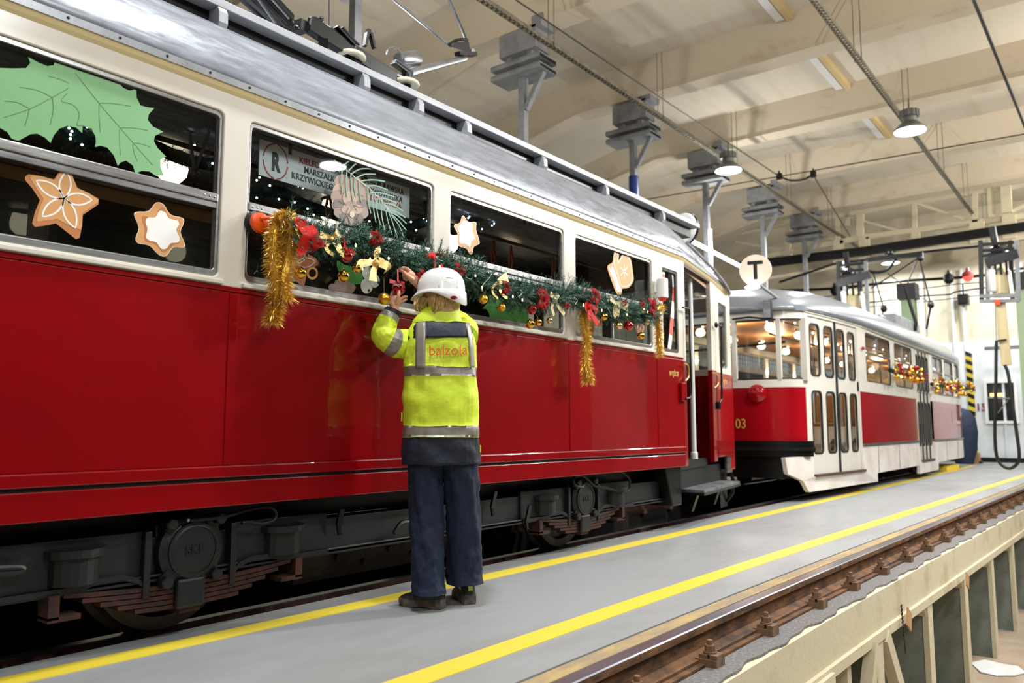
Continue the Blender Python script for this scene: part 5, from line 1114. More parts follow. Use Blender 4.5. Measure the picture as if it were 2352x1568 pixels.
# collar
CR = [(742, 946, 1062, .095), (735, 948, 1060, .093), (722, 955, 1058, .084), (711, 965, 1055, .078), (704, 974, 1053, .074), (706, 978, 1051, .066), (722, 974, 1052, .066)]
mb = MB(); R = []
for y, xl, xr, d in CR:
    r_ = ring(y, xl, xr, d, .0)
    for p in r_:
        sx = (p - (r_[0] + r_[NR // 2]) / 2).dot(VS); p.z += .12 * sx * (1 if y < 735 else .3)
    R.append(r_)
mb.loft(R, caps=False); mb.build('collar', m_hiv, jacket, smooth='all')
def patch(nm, mat, f, nu, nv, th=.0025, par=None):
    """f(u, v) -> point; a thin sewn-on piece"""
    vs = []; fs = []
    for i in range(nv + 1):
        for j in range(nu + 1): vs.append(f(j / nu, i / nv))
    for i in range(nv):
        for j in range(nu): a = i * (nu + 1) + j; fs.append((a, a + 1, a + nu + 2, a + nu + 1))
    mb = MB(); mb.add(vs, fs); o = mb.build(nm, mat, par or jacket, smooth='all'); s = o.modifiers.new('s', 'SOLIDIFY'); s.thickness = th; s.offset = 0; return o
def yoke(u, v):
    top = 736 + 6 * abs(u - .5) ** 2 * 4; bot = 776 - 3 * u + (4 if u < .05 else 0)
    xl, xr = 931 + 16 * (1 - v), 1086 - 8 * (1 - v) + 4 * v
    y = top + (bot - top) * v; r_ = jrow(y); return JS(max(r_[1] + 1, min(r_[2] - 1, xl + (xr - xl) * u)), y, .0085)
patch('yoke', m_navy, yoke, 24, 8)
patch('brace_tape', m_refl, lambda u, v: JS(954 + 22 * u + 1.5 * (1 - v), 737 + 107 * v, .0125), 4, 20)
patch('brace_tape', m_refl, lambda u, v: JS(1080.5 + 9.5 * u - 10 * (1 - v) ** 2 - 1 * (1 - v), 741 + 103 * v, .0125), 4, 20)
def tx(px, py, k): return lambda u, v, d: JS(px + u * k, py - v * k - u * k * .02, .0095 + d)
m_logo = M('orange_print', (214, 84, 36), .6); m_logo2 = M('orange_brown_print', (176, 110, 60), .6)
textobj('back_logo', 'balzola', tx(984, 815.5, 100), .335, m_logo, jacket, sx=.98, bold=-.001, ext=.0003, label='orange lower-case lettering balzola on the back')
textobj('back_tagline', 'MEMBER OF LANTANIA GROUP', tx(985, 824, 100), .052, M('tagline_print', (168, 170, 90), .6), jacket, sx=.78, ext=.0002)
for k in range(3):
    pass
for k, (x, y) in enumerate(((1078, 811), (1081.5, 810), (1079.5, 806))):
    mb = MB(); mb.prism([(x, y + 3.5), (x + 1.4, y + 3.2), (x + 3.2, y - 4.2), (x + 1.8, y - 4)], lambda u, v, d: JS(u, v, .0105 + d), .0004); mb.build('logo_stroke', m_logo2, jacket)
mb = MB(); mb.obox(BP(1103, 1030, -.02), VS * .003, VN * .02, UZ * .018); mb.build('side_tab', m_lime, jacket)
mb = MB(); mb.obox(BP(923.5, 957, -.02), VS * .003, VN * .02, UZ * .022); mb.build('side_tab', m_hiv, jacket)
tex = bpy.data.textures.new('cloth_folds', 'CLOUDS'); tex.noise_scale = .11; tex.noise_depth = 2
tex2 = bpy.data.textures.new('denim_folds', 'CLOUDS'); tex2.noise_scale = .075; tex2.noise_depth = 2
def folds(o, tx, st, sub=2, mid=.85):
    s_ = o.modifiers.new('sub', 'SUBSURF'); s_.subdivision_type = 'SIMPLE'; s_.levels = sub; s_.render_levels = sub
    d_ = o.modifiers.new('folds', 'DISPLACE'); d_.texture = tx; d_.strength = st; d_.mid_level = mid; d_.texture_coords = 'LOCAL'; return o
folds(jacket, tex, .024, 2, .62)
# hem thickness, side seams and folds come from the bump
# sleeves
def sleeve(pts, name, mats, bands, par=jacket, n=18):
    """pts: (px, py, off, radius); bands: material index per segment"""
    P = [BP(a, b, o) for a, b, o, r in pts]; rs = [p[3] for p in pts]; C = catmull(P, 4); rr_ = []
    for i in range(len(pts) - 1):
        for j in range(4): rr_.append(rs[i] + (rs[i + 1] - rs[i]) * j / 4)
    rr_.append(rs[-1]); mb = MB(); k = len(C); t0 = (C[1] - C[0]).normalized(); a = t0.orthogonal().normalized(); R = []
    for i, p in enumerate(C):
        t = (C[min(i + 1, k - 1)] - C[max(i - 1, 0)]).normalized(); a = (a - t * a.dot(t)).normalized(); b = t.cross(a)
        R.append([p + (a * math.cos(2 * math.pi * j / n) + b * math.sin(2 * math.pi * j / n)) * rr_[i] * (1 + .045 * math.sin(i * 1.9 + j * .9) * math.sin(i * .8)) for j in range(n)])
    mb.loft(R, mats=[bands(i / (k - 1)) for i in range(k - 1)]); return folds(mb.build(name, mats, par, smooth='all'), tex, .03, 2, .55)
def lb(t):
    if .28 < t < .34: return 2
    if t > .83: return 1
    if .72 < t <= .83: return 2
    return 0
sleeve([(990, 788, .07, .072), (960, 790, .055, .078), (928, 790, .02, .082), (900, 783, -.03, .072), (884, 772, -.035, .066), (882, 758, -.02, .064), (889, 742, .0, .059), (897, 727, .01, .052), (903, 716, .015, .047), (906, 709, .015, .043)], 'sleeve', [m_hiv, m_navy, m_refl], lb)
def rb_(t): return 1 if t > .84 else (2 if .74 < t <= .84 else 0)
sleeve([(1066, 772, .02, .078), (1068, 758, .09, .074), (1060, 745, .17, .068), (1040, 730, .24, .062), (1015, 708, .25, .056), (990, 685, .20, .052), (972, 668, .14, .050), (963, 657, .11, .047)], 'sleeve', [m_hiv, m_navy, m_refl], rb_)
# trousers
def leg(rows, name):
    mb = MB(); mb.loft([ring(y, xl, xr, d, o, .03, e=2.1, seed=y / 23) for y, xl, xr, d, o in rows]); return folds(mb.build(name, m_jean, per, smooth='all'), tex2, .022, 3, .6)
leg([(1362, 944.5, 1024.5, .092, -.055), (1352, 944.5, 1024, .092, -.055), (1340, 944, 1023, .088, -.05), (1300, 943, 1022.5, .084, -.045), (1250, 941, 1022, .082, -.04), (1200, 939, 1021, .082, -.03), (1150, 937, 1020, .088, -.02), (1100, 935, 1020, .10, -.01), (1062, 933, 1026, .115, 0), (1040, 932, 1030, .12, 0), (1000, 934, 1030, .12, 0)], 'trouser_leg')
leg([(1338, 1024.5, 1111, .092, .045), (1328, 1024.5, 1110.5, .092, .045), (1300, 1024.5, 1109, .086, .042), (1250, 1024, 1107.5, .084, .035), (1200, 1023, 1106, .084, .025), (1150, 1021, 1104, .09, .015), (1100, 1018, 1101.5, .10, .005), (1062, 1010, 1100, .115, 0), (1040, 1004, 1099, .12, 0), (1000, 1000, 1096, .12, 0)], 'trouser_leg')
# shoes
def shoe(heel, dirv, L, wd, lab):
    h = Vector(heel); d = Vector(dirv).normalized(); s_ = Vector((d.y, -d.x, 0)); o = thing_shoe = None
    so = MB(); R = []
    for t, w, z0, z1 in ((-.02, .30, .014, .045), (.0, .62, .0, .05), (.10, .80, .0, .05), (.30, .82, .004, .045), (.45, .80, .006, .040), (.65, 1.0, .002, .038), (.82, .95, .0, .038), (.94, .66, .006, .04), (1.0, .30, .016, .04)):
        c = h + d * L * t; R.append([c - s_ * wd / 2 * w + UZ * z0, c - s_ * wd / 2 * w * 1.03 + UZ * (z0 + z1) / 2, c - s_ * wd / 2 * w * .97 + UZ * z1, c + s_ * wd / 2 * w * .97 + UZ * z1, c + s_ * wd / 2 * w * 1.03 + UZ * (z0 + z1) / 2, c + s_ * wd / 2 * w + UZ * z0])
    so.loft(R); sole = so.build('shoe_sole', m_sole, per, bevel=.003)
    up = MB(); R = []
    for t, w, z, zc in ((-.01, .40, .085, .03), (.04, .66, .115, .03), (.14, .74, .125, .03), (.30, .76, .115, .03), (.42, .78, .10, .03), (.58, .86, .080, .03), (.74, .88, .066, .03), (.88, .68, .056, .03), (.96, .36, .046, .03)):
        c = h + d * L * t; rr_ = []
        for j in range(14):
            a = math.pi * j / 13; rr_.append(c + s_ * (-math.cos(a) * wd / 2 * w) + UZ * (zc + (z - zc) * max(0.0, math.sin(a)) ** .7))
        R.append(rr_)
    up.loft(R); u = up.build('shoe_upper', m_shoe, sole, smooth='all')
    mb = MB(); c = h + d * L * -.012; mb.tube(catmull([c + s_ * .012 + UZ * .10, c + UZ * .13 - d * .008, c - s_ * .012 + UZ * .10], 4), .004, 6); mb.obox(c + UZ * .092, d * .003, s_ * .012, UZ * .022); mb.build('pull_tab', m_lime, sole)
    for k in range(4):
        c = h + d * L * (.42 + .08 * k) + UZ * (.104 - .011 * k); mb = MB(); mb.tube([c - s_ * .024, c + UZ * .006, c + s_ * .024], .003, 5); mb.build('lace', m_lime if k % 2 else m_dark, sole)
    for sg in (-1, 1):
        c = h + d * L * .30 + UZ * .075 + s_ * sg * wd * .385; mb = MB(); mb.obox(c, d * .022 + UZ * .004, s_ * .002, UZ * .007); mb.build('side_flash', m_lime, sole)
fl = onZ(1018, 1398, 0); shoe((fl.x, fl.y, 0), VS * -.80 + VN * .45, .255, .092, 'left')
fr_ = onZ(1080, 1388, 0); shoe((fr_.x, fr_.y, 0), VN * .93 + VS * -.22, .255, .098, 'right')
# head
HC = BP(1013, 668, .0); HC.z = BP(1013, 672, 0).z
hd = (VS * -.86 + VN * .50).normalized(); hs = Vector((hd.y, -hd.x, 0))   # facing, right side of the head
mb = MB(); rot = Matrix((hs, hd, UZ)).transposed()
R = []
for z, w, l, fo in ((-.135, .045, .045, -.02), (-.115, .052, .06, -.005), (-.105, .056, .078, .012), (-.085, .062, .088, .008), (-.055, .070, .094, .002), (-.02, .075, .097, 0), (.02, .076, .096, 0), (.06, .070, .088, 0), (.09, .052, .068, 0), (.105, .02, .03, 0)):
    R.append([HC + UZ * z + hs * (w * math.cos(a)) + hd * (fo + l * math.sin(a)) for a in [2 * math.pi * j / 24 for j in range(24)]])
mb.loft(R); head = mb.build('head', m_skin, per, smooth='all')
mb = MB(); c = HC + hd * .098 + UZ * -.045; mb.loft([[c + hs * a * w + hd * f + UZ * z for a in (-1, 0, 1)] + [c - hd * .01 + UZ * z] for z, w, f in ((.03, .006, .0), (.0, .010, .014), (-.012, .014, .020), (-.02, .010, .004))]); mb.build('nose', m_skin, head, smooth='all')
for sg in (-1, 1):
    e = MB().ball(HC + hd * .085 + hs * sg * .032 + UZ * -.022, .012, 10, 8).build('eye', m_white, head, smooth='all'); MB().ball(HC + hd * .0955 + hs * sg * .032 + UZ * -.022, .0055, 8, 6).build('iris', m_navy, e)
    MB().ball(HC + hs * sg * .078 + UZ * -.035, .03, 10, 8, sc=(.25, .5, .9), rot=rot).build('ear', m_skin, head, smooth='all')
mb = MB(); mb.ball(HC + hd * .094 + UZ * -.082, .02, 10, 6, sc=(1, .3, .3), rot=rot); mb.build('mouth', M('lips', (190, 96, 90), .4), head, smooth='all')
mb = MB(); mb.tube([BP(1012, 735, .0), BP(1011, 700, .0)], .058, 16); mb.build('neck', m_skin, per, smooth='all')
# hair: a curved mass with separate locks under the hat
hr = MB(); rgh = random.Random(11)
for k in range(300):
    a = rgh.uniform(-2.9, 1.0)      # around the back and the cheek side
    d = (hs * math.cos(a) + hd * math.sin(a) * .9)
    if (hd.dot(d)) > .75: continue
    st = HC + d * .080 + UZ * rgh.uniform(-.02, .02); side = max(0, hd.dot(d) + .3)
    L = rgh.uniform(.085, .11) + .05 * max(0, -VS.dot(d)); out_ = rgh.uniform(.01, .026)
    pts = [st, st + d * out_ + UZ * -L * .4, st + d * out_ * .9 + UZ * -L * .8 + hd * .012, st - d * .004 + UZ * -L * 1.05 + hd * .03]
    hr.tube(catmull(pts, 4), [rgh.uniform(.004, .0065) * w for w in (.7, .9, 1, 1, 1, 1, 1, 1, .9, .8, .6, .35, .15)], 5)
for k in range(110):
    s_ = rgh.uniform(0, 1); c0 = BP(956 + 34 * s_, 682 + 2 * s_, -.03 + rgh.uniform(-.02, .05)); c1_ = BP(949 + 30 * s_, 700 + 4 * s_, -.035 + rgh.uniform(-.015, .05)); c2_ = BP(955 + 26 * s_, 715 + 1 * s_, -.03 + rgh.uniform(-.01, .05))
    hr.tube(catmull([c0, c1_, c2_], 5), [.0045 * w for w in (1, 1, 1, 1, 1, 1, 1, .9, .75, .5, .2)], 5)
R = []
for z, w, l in ((.03, .079, .098), (-.02, .082, .102), (-.06, .084, .104), (-.10, .082, .100), (-.135, .072, .088), (-.15, .05, .06)):
    R.append([HC + UZ * z + hs * (w * math.cos(a)) + hd * (l * math.sin(a)) for a in [math.radians(165 + 180 * j / 20) for j in range(21)]] + [HC + UZ * z + hs * (w * .7 * math.cos(a)) + hd * (l * .7 * math.sin(a)) for a in [math.radians(345 - 180 * j / 20) for j in range(21)]])
hr.loft(R)
hair = hr.build('hair', m_hair, per, smooth=True, label='blond shoulder-length hair below the hat')
# hard hat
HT = HC + UZ * .012; hh = MB(); R = []; NH = 48
def helm(z, rl, rw, peak, dz): 
    out = []
    for j in range(NH):
        a = 2 * math.pi * j / NH; ca, sa = math.cos(a), math.sin(a)
        f = max(0.0, sa); b_ = max(0.0, -sa)
        rib = 1 + .012 * (math.exp(-((ca - .34) / .05) ** 2) + math.exp(-((ca + .34) / .05) ** 2) + .0) * (1 if z > .03 and peak == 0 else 0)
        out.append(HT + hs * (rw * ca * rib) + hd * ((rl + peak * f ** 3) * sa * rib) + UZ * (z + dz * b_ ** 1.5 - .02 * f ** 2 * (1 if peak else 0)))
    return out
for z, k in ((.118, .02), (.117, .25), (.113, .40), (.105, .55), (.092, .70), (.075, .83), (.05, .935), (.02, .99), (-.005, 1.0)):
    R.append(helm(z, .132 * k, .112 * k, 0, 0))
R.append(helm(-.010, .133, .113, 0, 0)); R.append(helm(-.014, .139, .119, .028, -.004)); R.append(helm(-.020, .141, .120, .034, -.03)); R.append(helm(-.024, .142, .121, .036, -.060)); R.append(helm(-.027, .139, .118, .032, -.062)); R.append(helm(-.016, .126, .106, .0, -.03)); R.append(helm(.05, .12, .10, 0, 0))
hh.loft(R, caps=True); hat = hh.build('hard_hat', m_helm, per, smooth='all')
def HS(x, y, out=.002):   # first hit of the pixel ray with the hat's outer ellipsoid shell
    o = EYE; d = ray(x, y).normalized(); a2, b2 = .1435, .1225
    A = (d.dot(hs) / b2) ** 2 + (d.dot(hd) / a2) ** 2; q = o - HT; B = q.dot(hs) * d.dot(hs) / b2 ** 2 + q.dot(hd) * d.dot(hd) / a2 ** 2; Cc = (q.dot(hs) / b2) ** 2 + (q.dot(hd) / a2) ** 2 - 1
    D = max(0, B * B - A * Cc); t = (-B - math.sqrt(D)) / A; return o + d * (t - out)
mb = MB(); mb.prism([(1042.5 + 8.2 * math.cos(a / 10 * math.pi), 683.5 + 4.3 * math.sin(a / 10 * math.pi)) for a in range(20)], lambda u, v, d: HS(u, v, .004 + d), .001); mb.build('hat_badge', M('badge_red', (176, 16, 28), .4), hat)
textobj('badge_letters', 'JSP', lambda u, v, d: HS(1037.6 + u * 100, 686 - v * 100, .006 + d), .085, m_black, hat, bold=.002, sx=.85, ext=.0002)
def HD(x, y, out=.002):  # dome
    o = EYE; d = ray(x, y).normalized(); c = HT + UZ * -.002; ax = ((hs, .1135), (hd, .1335), (UZ, .122))
    A = sum((d.dot(v) / r) ** 2 for v, r in ax); B = sum((o - c).dot(v) * d.dot(v) / r ** 2 for v, r in ax); Cc = sum(((o - c).dot(v) / r) ** 2 for v, r in ax) - 1
    D = max(0, B * B - A * Cc); return o + d * ((-B - math.sqrt(D)) / A - out)
m_slot = M('vent_slot', (150, 150, 152), .5)
for l in ([(1025, 637.5), (1033, 638), (1041, 639)],):
    mb = MB(); mb.tube([HD(a, b, .001) for a, b in l], .0022, 6); mb.build('vent_slot', m_slot, hat)
for l in ([(999, 619), (1006, 627), (1009, 640), (1008, 656)], [(1014, 618), (1022, 626), (1027, 636)], [(1030, 620), (1043, 630), (1050, 645), (1052, 660)]):
    mb = MB(); mb.tube(catmull([HD(a, b, -.0015) for a, b in l], 5), .0028, 6); mb.build('shell_ridge', m_helm, hat, smooth=True)
# hands: finger chains and palm merged into one skin
def hand(name, palm, chains, label):
    mb = MB()
    for (a, b, ra, rb2) in palm: mb.tube([a, (a + b) / 2, b], [ra, (ra + rb2) / 2, rb2], 12); mb.ball(a, ra, 12, 8); mb.ball(b, rb2, 12, 8)
    for ch in chains:
        P = [c[0] for c in ch]; rs = [c[1] for c in ch]; C = catmull(P, 4); rr_ = []
        for i in range(len(rs) - 1): rr_ += [rs[i] + (rs[i + 1] - rs[i]) * j / 4 for j in range(4)]
        rr_.append(rs[-1]); mb.tube(C, rr_, 10); mb.ball(P[-1], rs[-1], 10, 8); mb.ball(P[0], rs[0], 10, 8)
    o = mb.build(name, m_skin, per, smooth='all')
    r_ = o.modifiers.new('r', 'REMESH'); r_.mode = 'VOXEL'; r_.voxel_size = .0022; r_.use_smooth_shade = True
    s_ = o.modifiers.new('s', 'SMOOTH'); s_.iterations = 4; s_.factor = .5; return o
B_ = BP
hand('hand', [(B_(906, 713, .015), B_(906, 700, .02), .023, .026), (B_(906, 700, .02), B_(908, 690, .022), .028, .028), (B_(902, 694, .03), B_(913, 692, .03), .021, .021)],
     [[(B_(911, 695, .0), .013), (B_(914.5, 683, -.018), .0105), (B_(916, 675, -.022), .0095), (B_(916.5, 669.5, -.016), .0078)],
      [(B_(901, 690, .035), .0105), (B_(899, 680, .045), .0095), (B_(901, 672, .055), .0085), (B_(904, 667, .06), .007)],
      [(B_(906, 689, .045), .0105), (B_(906, 679, .065), .0095), (B_(909, 671, .078), .0085), (B_(912, 666, .08), .007)],
      [(B_(912, 691, .045), .0105), (B_(920, 686, .055), .0095), (B_(928, 682, .055), .0085), (B_(933.5, 681, .05), .0072)],
      [(B_(912, 696, .04), .010), (B_(920, 694, .045), .009), (B_(927, 691, .045), .008), (B_(933, 687.5, .042), .0068)]], 'left')
hand('hand', [(B_(964, 658, .10), B_(957, 648, .085), .022, .024), (B_(957, 648, .085), B_(944, 631, .05), .026, .022), (B_(950, 646, .07), B_(938, 632, .045), .018, .017)],
     [[(B_(945, 626, .05), .0105), (B_(935, 617, .04), .0098), (B_(926, 615, .035), .0088), (B_(917, 618, .03), .007)],
      [(B_(941, 628, .055), .0105), (B_(932, 620, .05), .0098), (B_(924, 619, .045), .0088), (B_(917, 622, .042), .007)],
      [(B_(938, 632, .06), .0100), (B_(930, 626, .06), .0092), (B_(927, 632, .06), .0085), (B_(931, 637, .058), .007)],
      [(B_(936, 637, .06), .0092), (B_(929, 634, .062), .0085), (B_(929, 640, .062), .0078), (B_(934, 643, .058), .0065)],
      [(B_(948, 641, .04), .012), (B_(938, 634, .02), .0105), (B_(930, 627, .018), .0095), (B_(921, 621, .025), .0075)]], 'right')
# ornament in the hands
oc = BP(915.5, 662, .038)
t = thing('bauble', 'red bauble with white lettering held in the raised hands of the worker', 'bauble', tuple(oc))
MB().ball(oc, .0365, 32, 20).build('bauble_ball', m_redb, t, smooth='all')
def OS(u, v, d):
    o = oc + VS * u + UZ * v; q = .0368 ** 2 - u * u - v * v; return o - VN * (math.sqrt(max(q, 1e-6)) + d)
textobj('bauble_lettering', 'balzola', lambda u, v, d: OS(-.023 + u, .010 + v, .0004 + d), .0155, m_white, t, bold=.0004, sx=.95, ext=.0002)
mb = MB(); mb.lathe(oc, [(.008, .034), (.008, .042), (.004, .043)], 10); mb.build('cap', m_goldm, t)

# ================================================================== FAR TRAM
Y2 = 3.0; YC2 = 4.25
T2 = thing('tram', 'far red and cream tram with rounded grey roof and white double doors', 'tram', (15, 4.25, 0), 'vintage trams')
XE, XR = 10.05, 21.3
m_roof2 = M('smooth_grey_roof', (128, 132, 140), .3, .1, coat=.3); m_red2 = M('far_red_paint', (160, 12, 24), .14, 0, (146, 8, 20), 2, coat=.5, spec=.4); m_crm2 = M('far_cream', (218, 214, 204), .25, coat=.3)
m_skirt = M('white_skirt', (222, 216, 210), .5, 0, (204, 192, 184), 2)
m_rubr = M('rubber_seal', (20, 24, 22), .5)
def t2w(x, y, z):       # slight taper of both ends
    e = max(0, 12.4 - x); e2 = max(0, x - 19.6); s = (1 if y < YC2 else -1)
    return (x, y + s * (.03 * e * e + .05 * e2 * e2), z)
# the end's outline in plan, near side to far side
EP = [(10.08, 3.165), (9.96, 3.20), (9.86, 3.32), (9.79, 3.53), (9.75, 3.86), (9.74, 4.25), (9.75, 4.64), (9.79, 4.97), (9.86, 5.18), (9.96, 5.30), (10.08, 5.335)]
def endband(name, mat, z0, z1, out=0.0, th=.04, par=T2, pts=EP, **k):
    n = len(pts); R = []
    for i, (x, y) in enumerate(pts):
        a = pts[max(i - 1, 0)]; b = pts[min(i + 1, n - 1)]; d = Vector((b[0] - a[0], b[1] - a[1])).normalized(); nx, ny = -d.y, d.x
        ox, oy = x + nx * out, y + ny * out; ix, iy = x - nx * th, y - ny * th
        R.append([(ox, oy, z0), (ox, oy, z1), (ix, iy, z1), (ix, iy, z0)])
    mb = MB(); mb.loft(R); return mb.build(name, mat, par, smooth=True, **k)
EPs = smo([(a, b) for a, b in EP], 4)
endband('end_panel', m_red2, .74, 1.40, pts=EPs); endband('end_belt', m_crm2, 1.40, 1.50, .004, pts=EPs); endband('end_header', m_crm2, 2.25, 2.36, pts=EPs)
endband('bumper', m_black, .55, .74, .06, pts=EPs); endband('bumper_rib', m_dark, .62, .66, .085, pts=EPs)
endband('end_skirt', m_black, .28, .55, -.25, pts=EPs)
# end window pillars and panes
for i in (2 * 4 + 2, 4 * 4 + 1, 6 * 4 + 3, 8 * 4 + 2):
    x, y = EPs[i]; mb = MB(); mb.box(x - .01, x + .04, y - .028, y + .028, 1.49, 2.26); mb.build('end_pillar', m_crm2, T2)
for i in (1, len(EPs) - 2):
    x, y = EPs[i]; mb = MB(); mb.box(x - .07, x + .04, y - .045, y + .03, 1.48, 2.26); mb.build('end_pillar', m_crm2, T2)
endband('end_pane', m_glass, 1.50, 2.25, -.02, .024, pts=EPs[2:-2]); endband('window_seal', m_rubr, 1.495, 1.515, .004, pts=EPs[2:-2]); endband('window_seal', m_rubr, 2.235, 2.255, .004, pts=EPs[2:-2])
# side
def s2(name, mat, x0, x1, z0, z1, out=0, th=.04, par=T2, bev=0, n=None, **k):
    n = n or max(1, int((x1 - x0) / .5)); R = []
    for i in range(n + 1):
        x = x0 + (x1 - x0) * i / n; R.append([t2w(x, Y2 - out, z0), t2w(x, Y2 - out, z1), t2w(x, Y2 + th, z1), t2w(x, Y2 + th, z0)])
    mb = MB(); mb.loft(R); return mb.build(name, mat, par, bevel=bev, **k)
DOORS = [(10.17, 11.88), (15.72, 16.98)]
WN2 = [(12.30, 13.82), (14.10, 15.42), (17.25, 18.3), (18.5, 19.5), (19.7, 20.5), (20.65, 21.1)]
s2('side_panel', m_red2, 11.92, 15.62, .68, 1.41); s2('side_panel', m_red2, 17.06, XR, .68, 1.41)
s2('number_panel', m_red2, 17.06, 17.07, .68, 1.41)
for a, b in ((11.88, 15.66), (17.02, XR)): s2('belt_band', m_crm2, a, b, 1.41, 1.545, .004); 
for a, b in ((11.95, 15.62), (17.1, XR)): s2('rub_strip', m_alu, a, b, .645, .675, .02); s2('skirt_panel', m_skirt, a, b, .24, .64)
for x in (12.75, 14.1, 18.3, 19.6): s2('skirt_joint', m_rubr, x, x + .015, .25, .64, .003, n=1)
cutpanel('window_band', [(11.92, 1.54), (XR, 1.54), (XR, 2.36), (11.92, 2.36)], [rrect(a, b, 1.57, 2.29, .07) for a, b in WN2] + [rrect(DOORS[1][0], DOORS[1][1], 1.55, 2.30, .02)], Y2, .04, m_crm2, T2, warp=t2w)
s2('door_lintel', m_crm2, 10.05, 11.92, 2.31, 2.36); s2('door_jamb', m_crm2, 10.05, 10.165, .30, 2.32); s2('door_jamb', m_crm2, 11.88, 11.93, .30, 2.36)
for a, b in WN2:
    w = MB().box(a + .02, b - .02, Y2 + .025, Y2 + .028, 1.58, 2.28).build('window', m_glass, T2, warp=t2w)
    mb = MB(); mb.box(a + .02, b - .02, Y2 + .0, Y2 + .03, 1.985, 2.01); mb.build('transom', m_alu, w, warp=t2w)
    o = rrect(a - .004, b + .004, 1.566, 2.294, .07); i_ = rrect(a + .018, b - .018, 1.588, 2.272, .055); cutpanel('seal', o, [i_], Y2 + .002, .02, m_rubr, w, bevel=.001, warp=t2w)
    if b - a > 1: mb = MB(); mb.box((a + b) / 2 - .01, (a + b) / 2 + .01, Y2 + .005, Y2 + .03, 2.01, 2.28); mb.build('top_mullion', m_alu, w, warp=t2w)
s2('cantrail', m_crm2, 10.05, XR, 2.345, 2.385, .012)
# doors
def leaf(x0, x1, z0, z1):
    w = x1 - x0; d = cutpanel('door_leaf', [(x0 + .004, z0), (x1 - .004, z0), (x1 - .004, z1), (x0 + .004, z1)], [rrect(x0 + .07, x1 - .07, 1.56, 2.22, .07), rrect(x0 + .07, x1 - .07, .58, 1.36, .07)], Y2 + .02, .03, m_crm2, T2, warp=t2w)
    for a, b in ((1.56, 2.22), (.58, 1.36)):
        cutpanel('seal', rrect(x0 + .06, x1 - .06, a - .012, b + .012, .075), [rrect(x0 + .085, x1 - .085, a + .012, b - .012, .06)], Y2 + .014, .02, m_rubr, d, bevel=.001, warp=t2w)
        mb = MB(); mb.box(x0 + .07, x1 - .07, Y2 + .04, Y2 + .043, a, b); mb.build('pane', m_glass, d, warp=t2w)
    return d
a, b = DOORS[0]; q = (b - a) / 4
for i in range(4): leaf(a + q * i, a + q * (i + 1), .32, 2.31)
s2('door_gap', m_rubr, a + 2 * q - .016, a + 2 * q + .016, .32, 2.31, .0, .03, n=1)
a, b = DOORS[1]; q = (b - a) / 4
for i in range(4): leaf(a + q * i, a + q * (i + 1), .32, 2.30)
for i in range(1, 4): s2('door_gap', m_rubr, a + q * i - .012, a + q * i + .012, .32, 2.30, .0, .03, n=1)
mb = MB(); mb.prism([(9.45, .55), (10.15, .55), (10.15, .30), (11.9, .30), (11.9, .60), (12.62, .60), (12.60, .12), (10.0, .12), (9.86, .26), (9.5, .36)], lambda u, v, d: t2w(u, Y2 - .012 + d, v), .05); mb.build('step_skirt', m_skirt, T2)
mb = MB(); mb.prism([(15.6, .60), (15.72, .30), (17.0, .30), (17.05, .60), (17.3, .60), (17.26, .10), (15.55, .10)], lambda u, v, d: t2w(u, Y2 - .012 + d, v), .05); mb.build('step_skirt', m_skirt, T2)
s2('door_sill', M('rusty_sill', (74, 50, 40), .7), 10.2, 11.95, .29, .325, .03, n=1); s2('door_sill', bpy.data.materials['rusty_sill'], 15.8, 16.9, .29, .325, .03, n=1)
# roof
R = []
RR2 = [(-1.275, 2.37), (-1.255, 2.49), (-1.15, 2.65), (-.98, 2.795), (-.75, 2.91), (-.4, 3.0), (0, 3.03)]; RR2 = RR2 + [(-a, z) for a, z in RR2[-2::-1]]
for x, w, k in ((9.68, .50, .12), (9.71, .62, .24), (9.78, .73, .34), (9.88, .81, .42), (10.02, .86, .50), (10.3, .89, .60), (10.8, .935, .73), (11.5, .98, .84), (12.5, 1.0, .93), (14, 1.0, .98), (17, 1.0, 1), (19.6, 1.0, 1), (20.6, .96, .95), (21.1, .90, .8), (21.4, .8, .5), (21.45, .7, .2)):
    R.append([(x, YC2 + a * w, 2.36 + (z - 2.37) * k) for a, z in RR2])
mb = MB(); mb.loft(R); mb.build('roof', m_roof2, T2, smooth='all')
endband('end_eave', m_roof2, 2.35, 2.42, .03, .2, pts=EPs)
mb = MB(); mb.box(10.05, 21.2, 3.25, 5.25, 2.33, 2.35); mb.build('inner_ceiling', M('warm_ceiling', (206, 140, 84), .5), T2)
mb = MB(); mb.box(10.05, 21.2, 3.25, 5.25, .50, .56); mb.build('inner_floor', m_idark, T2)
cutpanel('far_side', [(10.1, .56), (21.2, .56), (21.2, 2.36), (10.1, 2.36)], [rrect(10.3 + 1.55 * i, 11.7 + 1.55 * i, 1.5, 2.2, .06) for i in range(7)], 5.40, .05, m_crm2, T2)
mb = MB(); mb.box(21.25, 21.35, 3.2, 5.3, .3, 2.4); mb.build('front_end', m_crm2, T2)
mb = MB(); mb.box(10.3, 21.2, 3.2, 5.3, .30, .50); mb.build('underfloor', m_black, T2)
mb = MB(); mb.box(10.1, 10.14, 3.3, 5.2, .56, .9); mb.build('seat_box', m_idark, T2)
for i in range(9):
    x = 10.5 + 1.18 * i
    for yy in (3.75, 4.75):
        gl = MB().lathe((x, yy, 2.25), [(.0, -.07), (.05, -.055), (.07, -.02), (.06, .02), (.03, .05)], 14).build('ceiling_globe', m_globe, T2, smooth='all'); MB().lathe((x, yy, 2.295), [(.05, 0), (.06, .04)], 12).build('globe_mount', m_alu, gl)
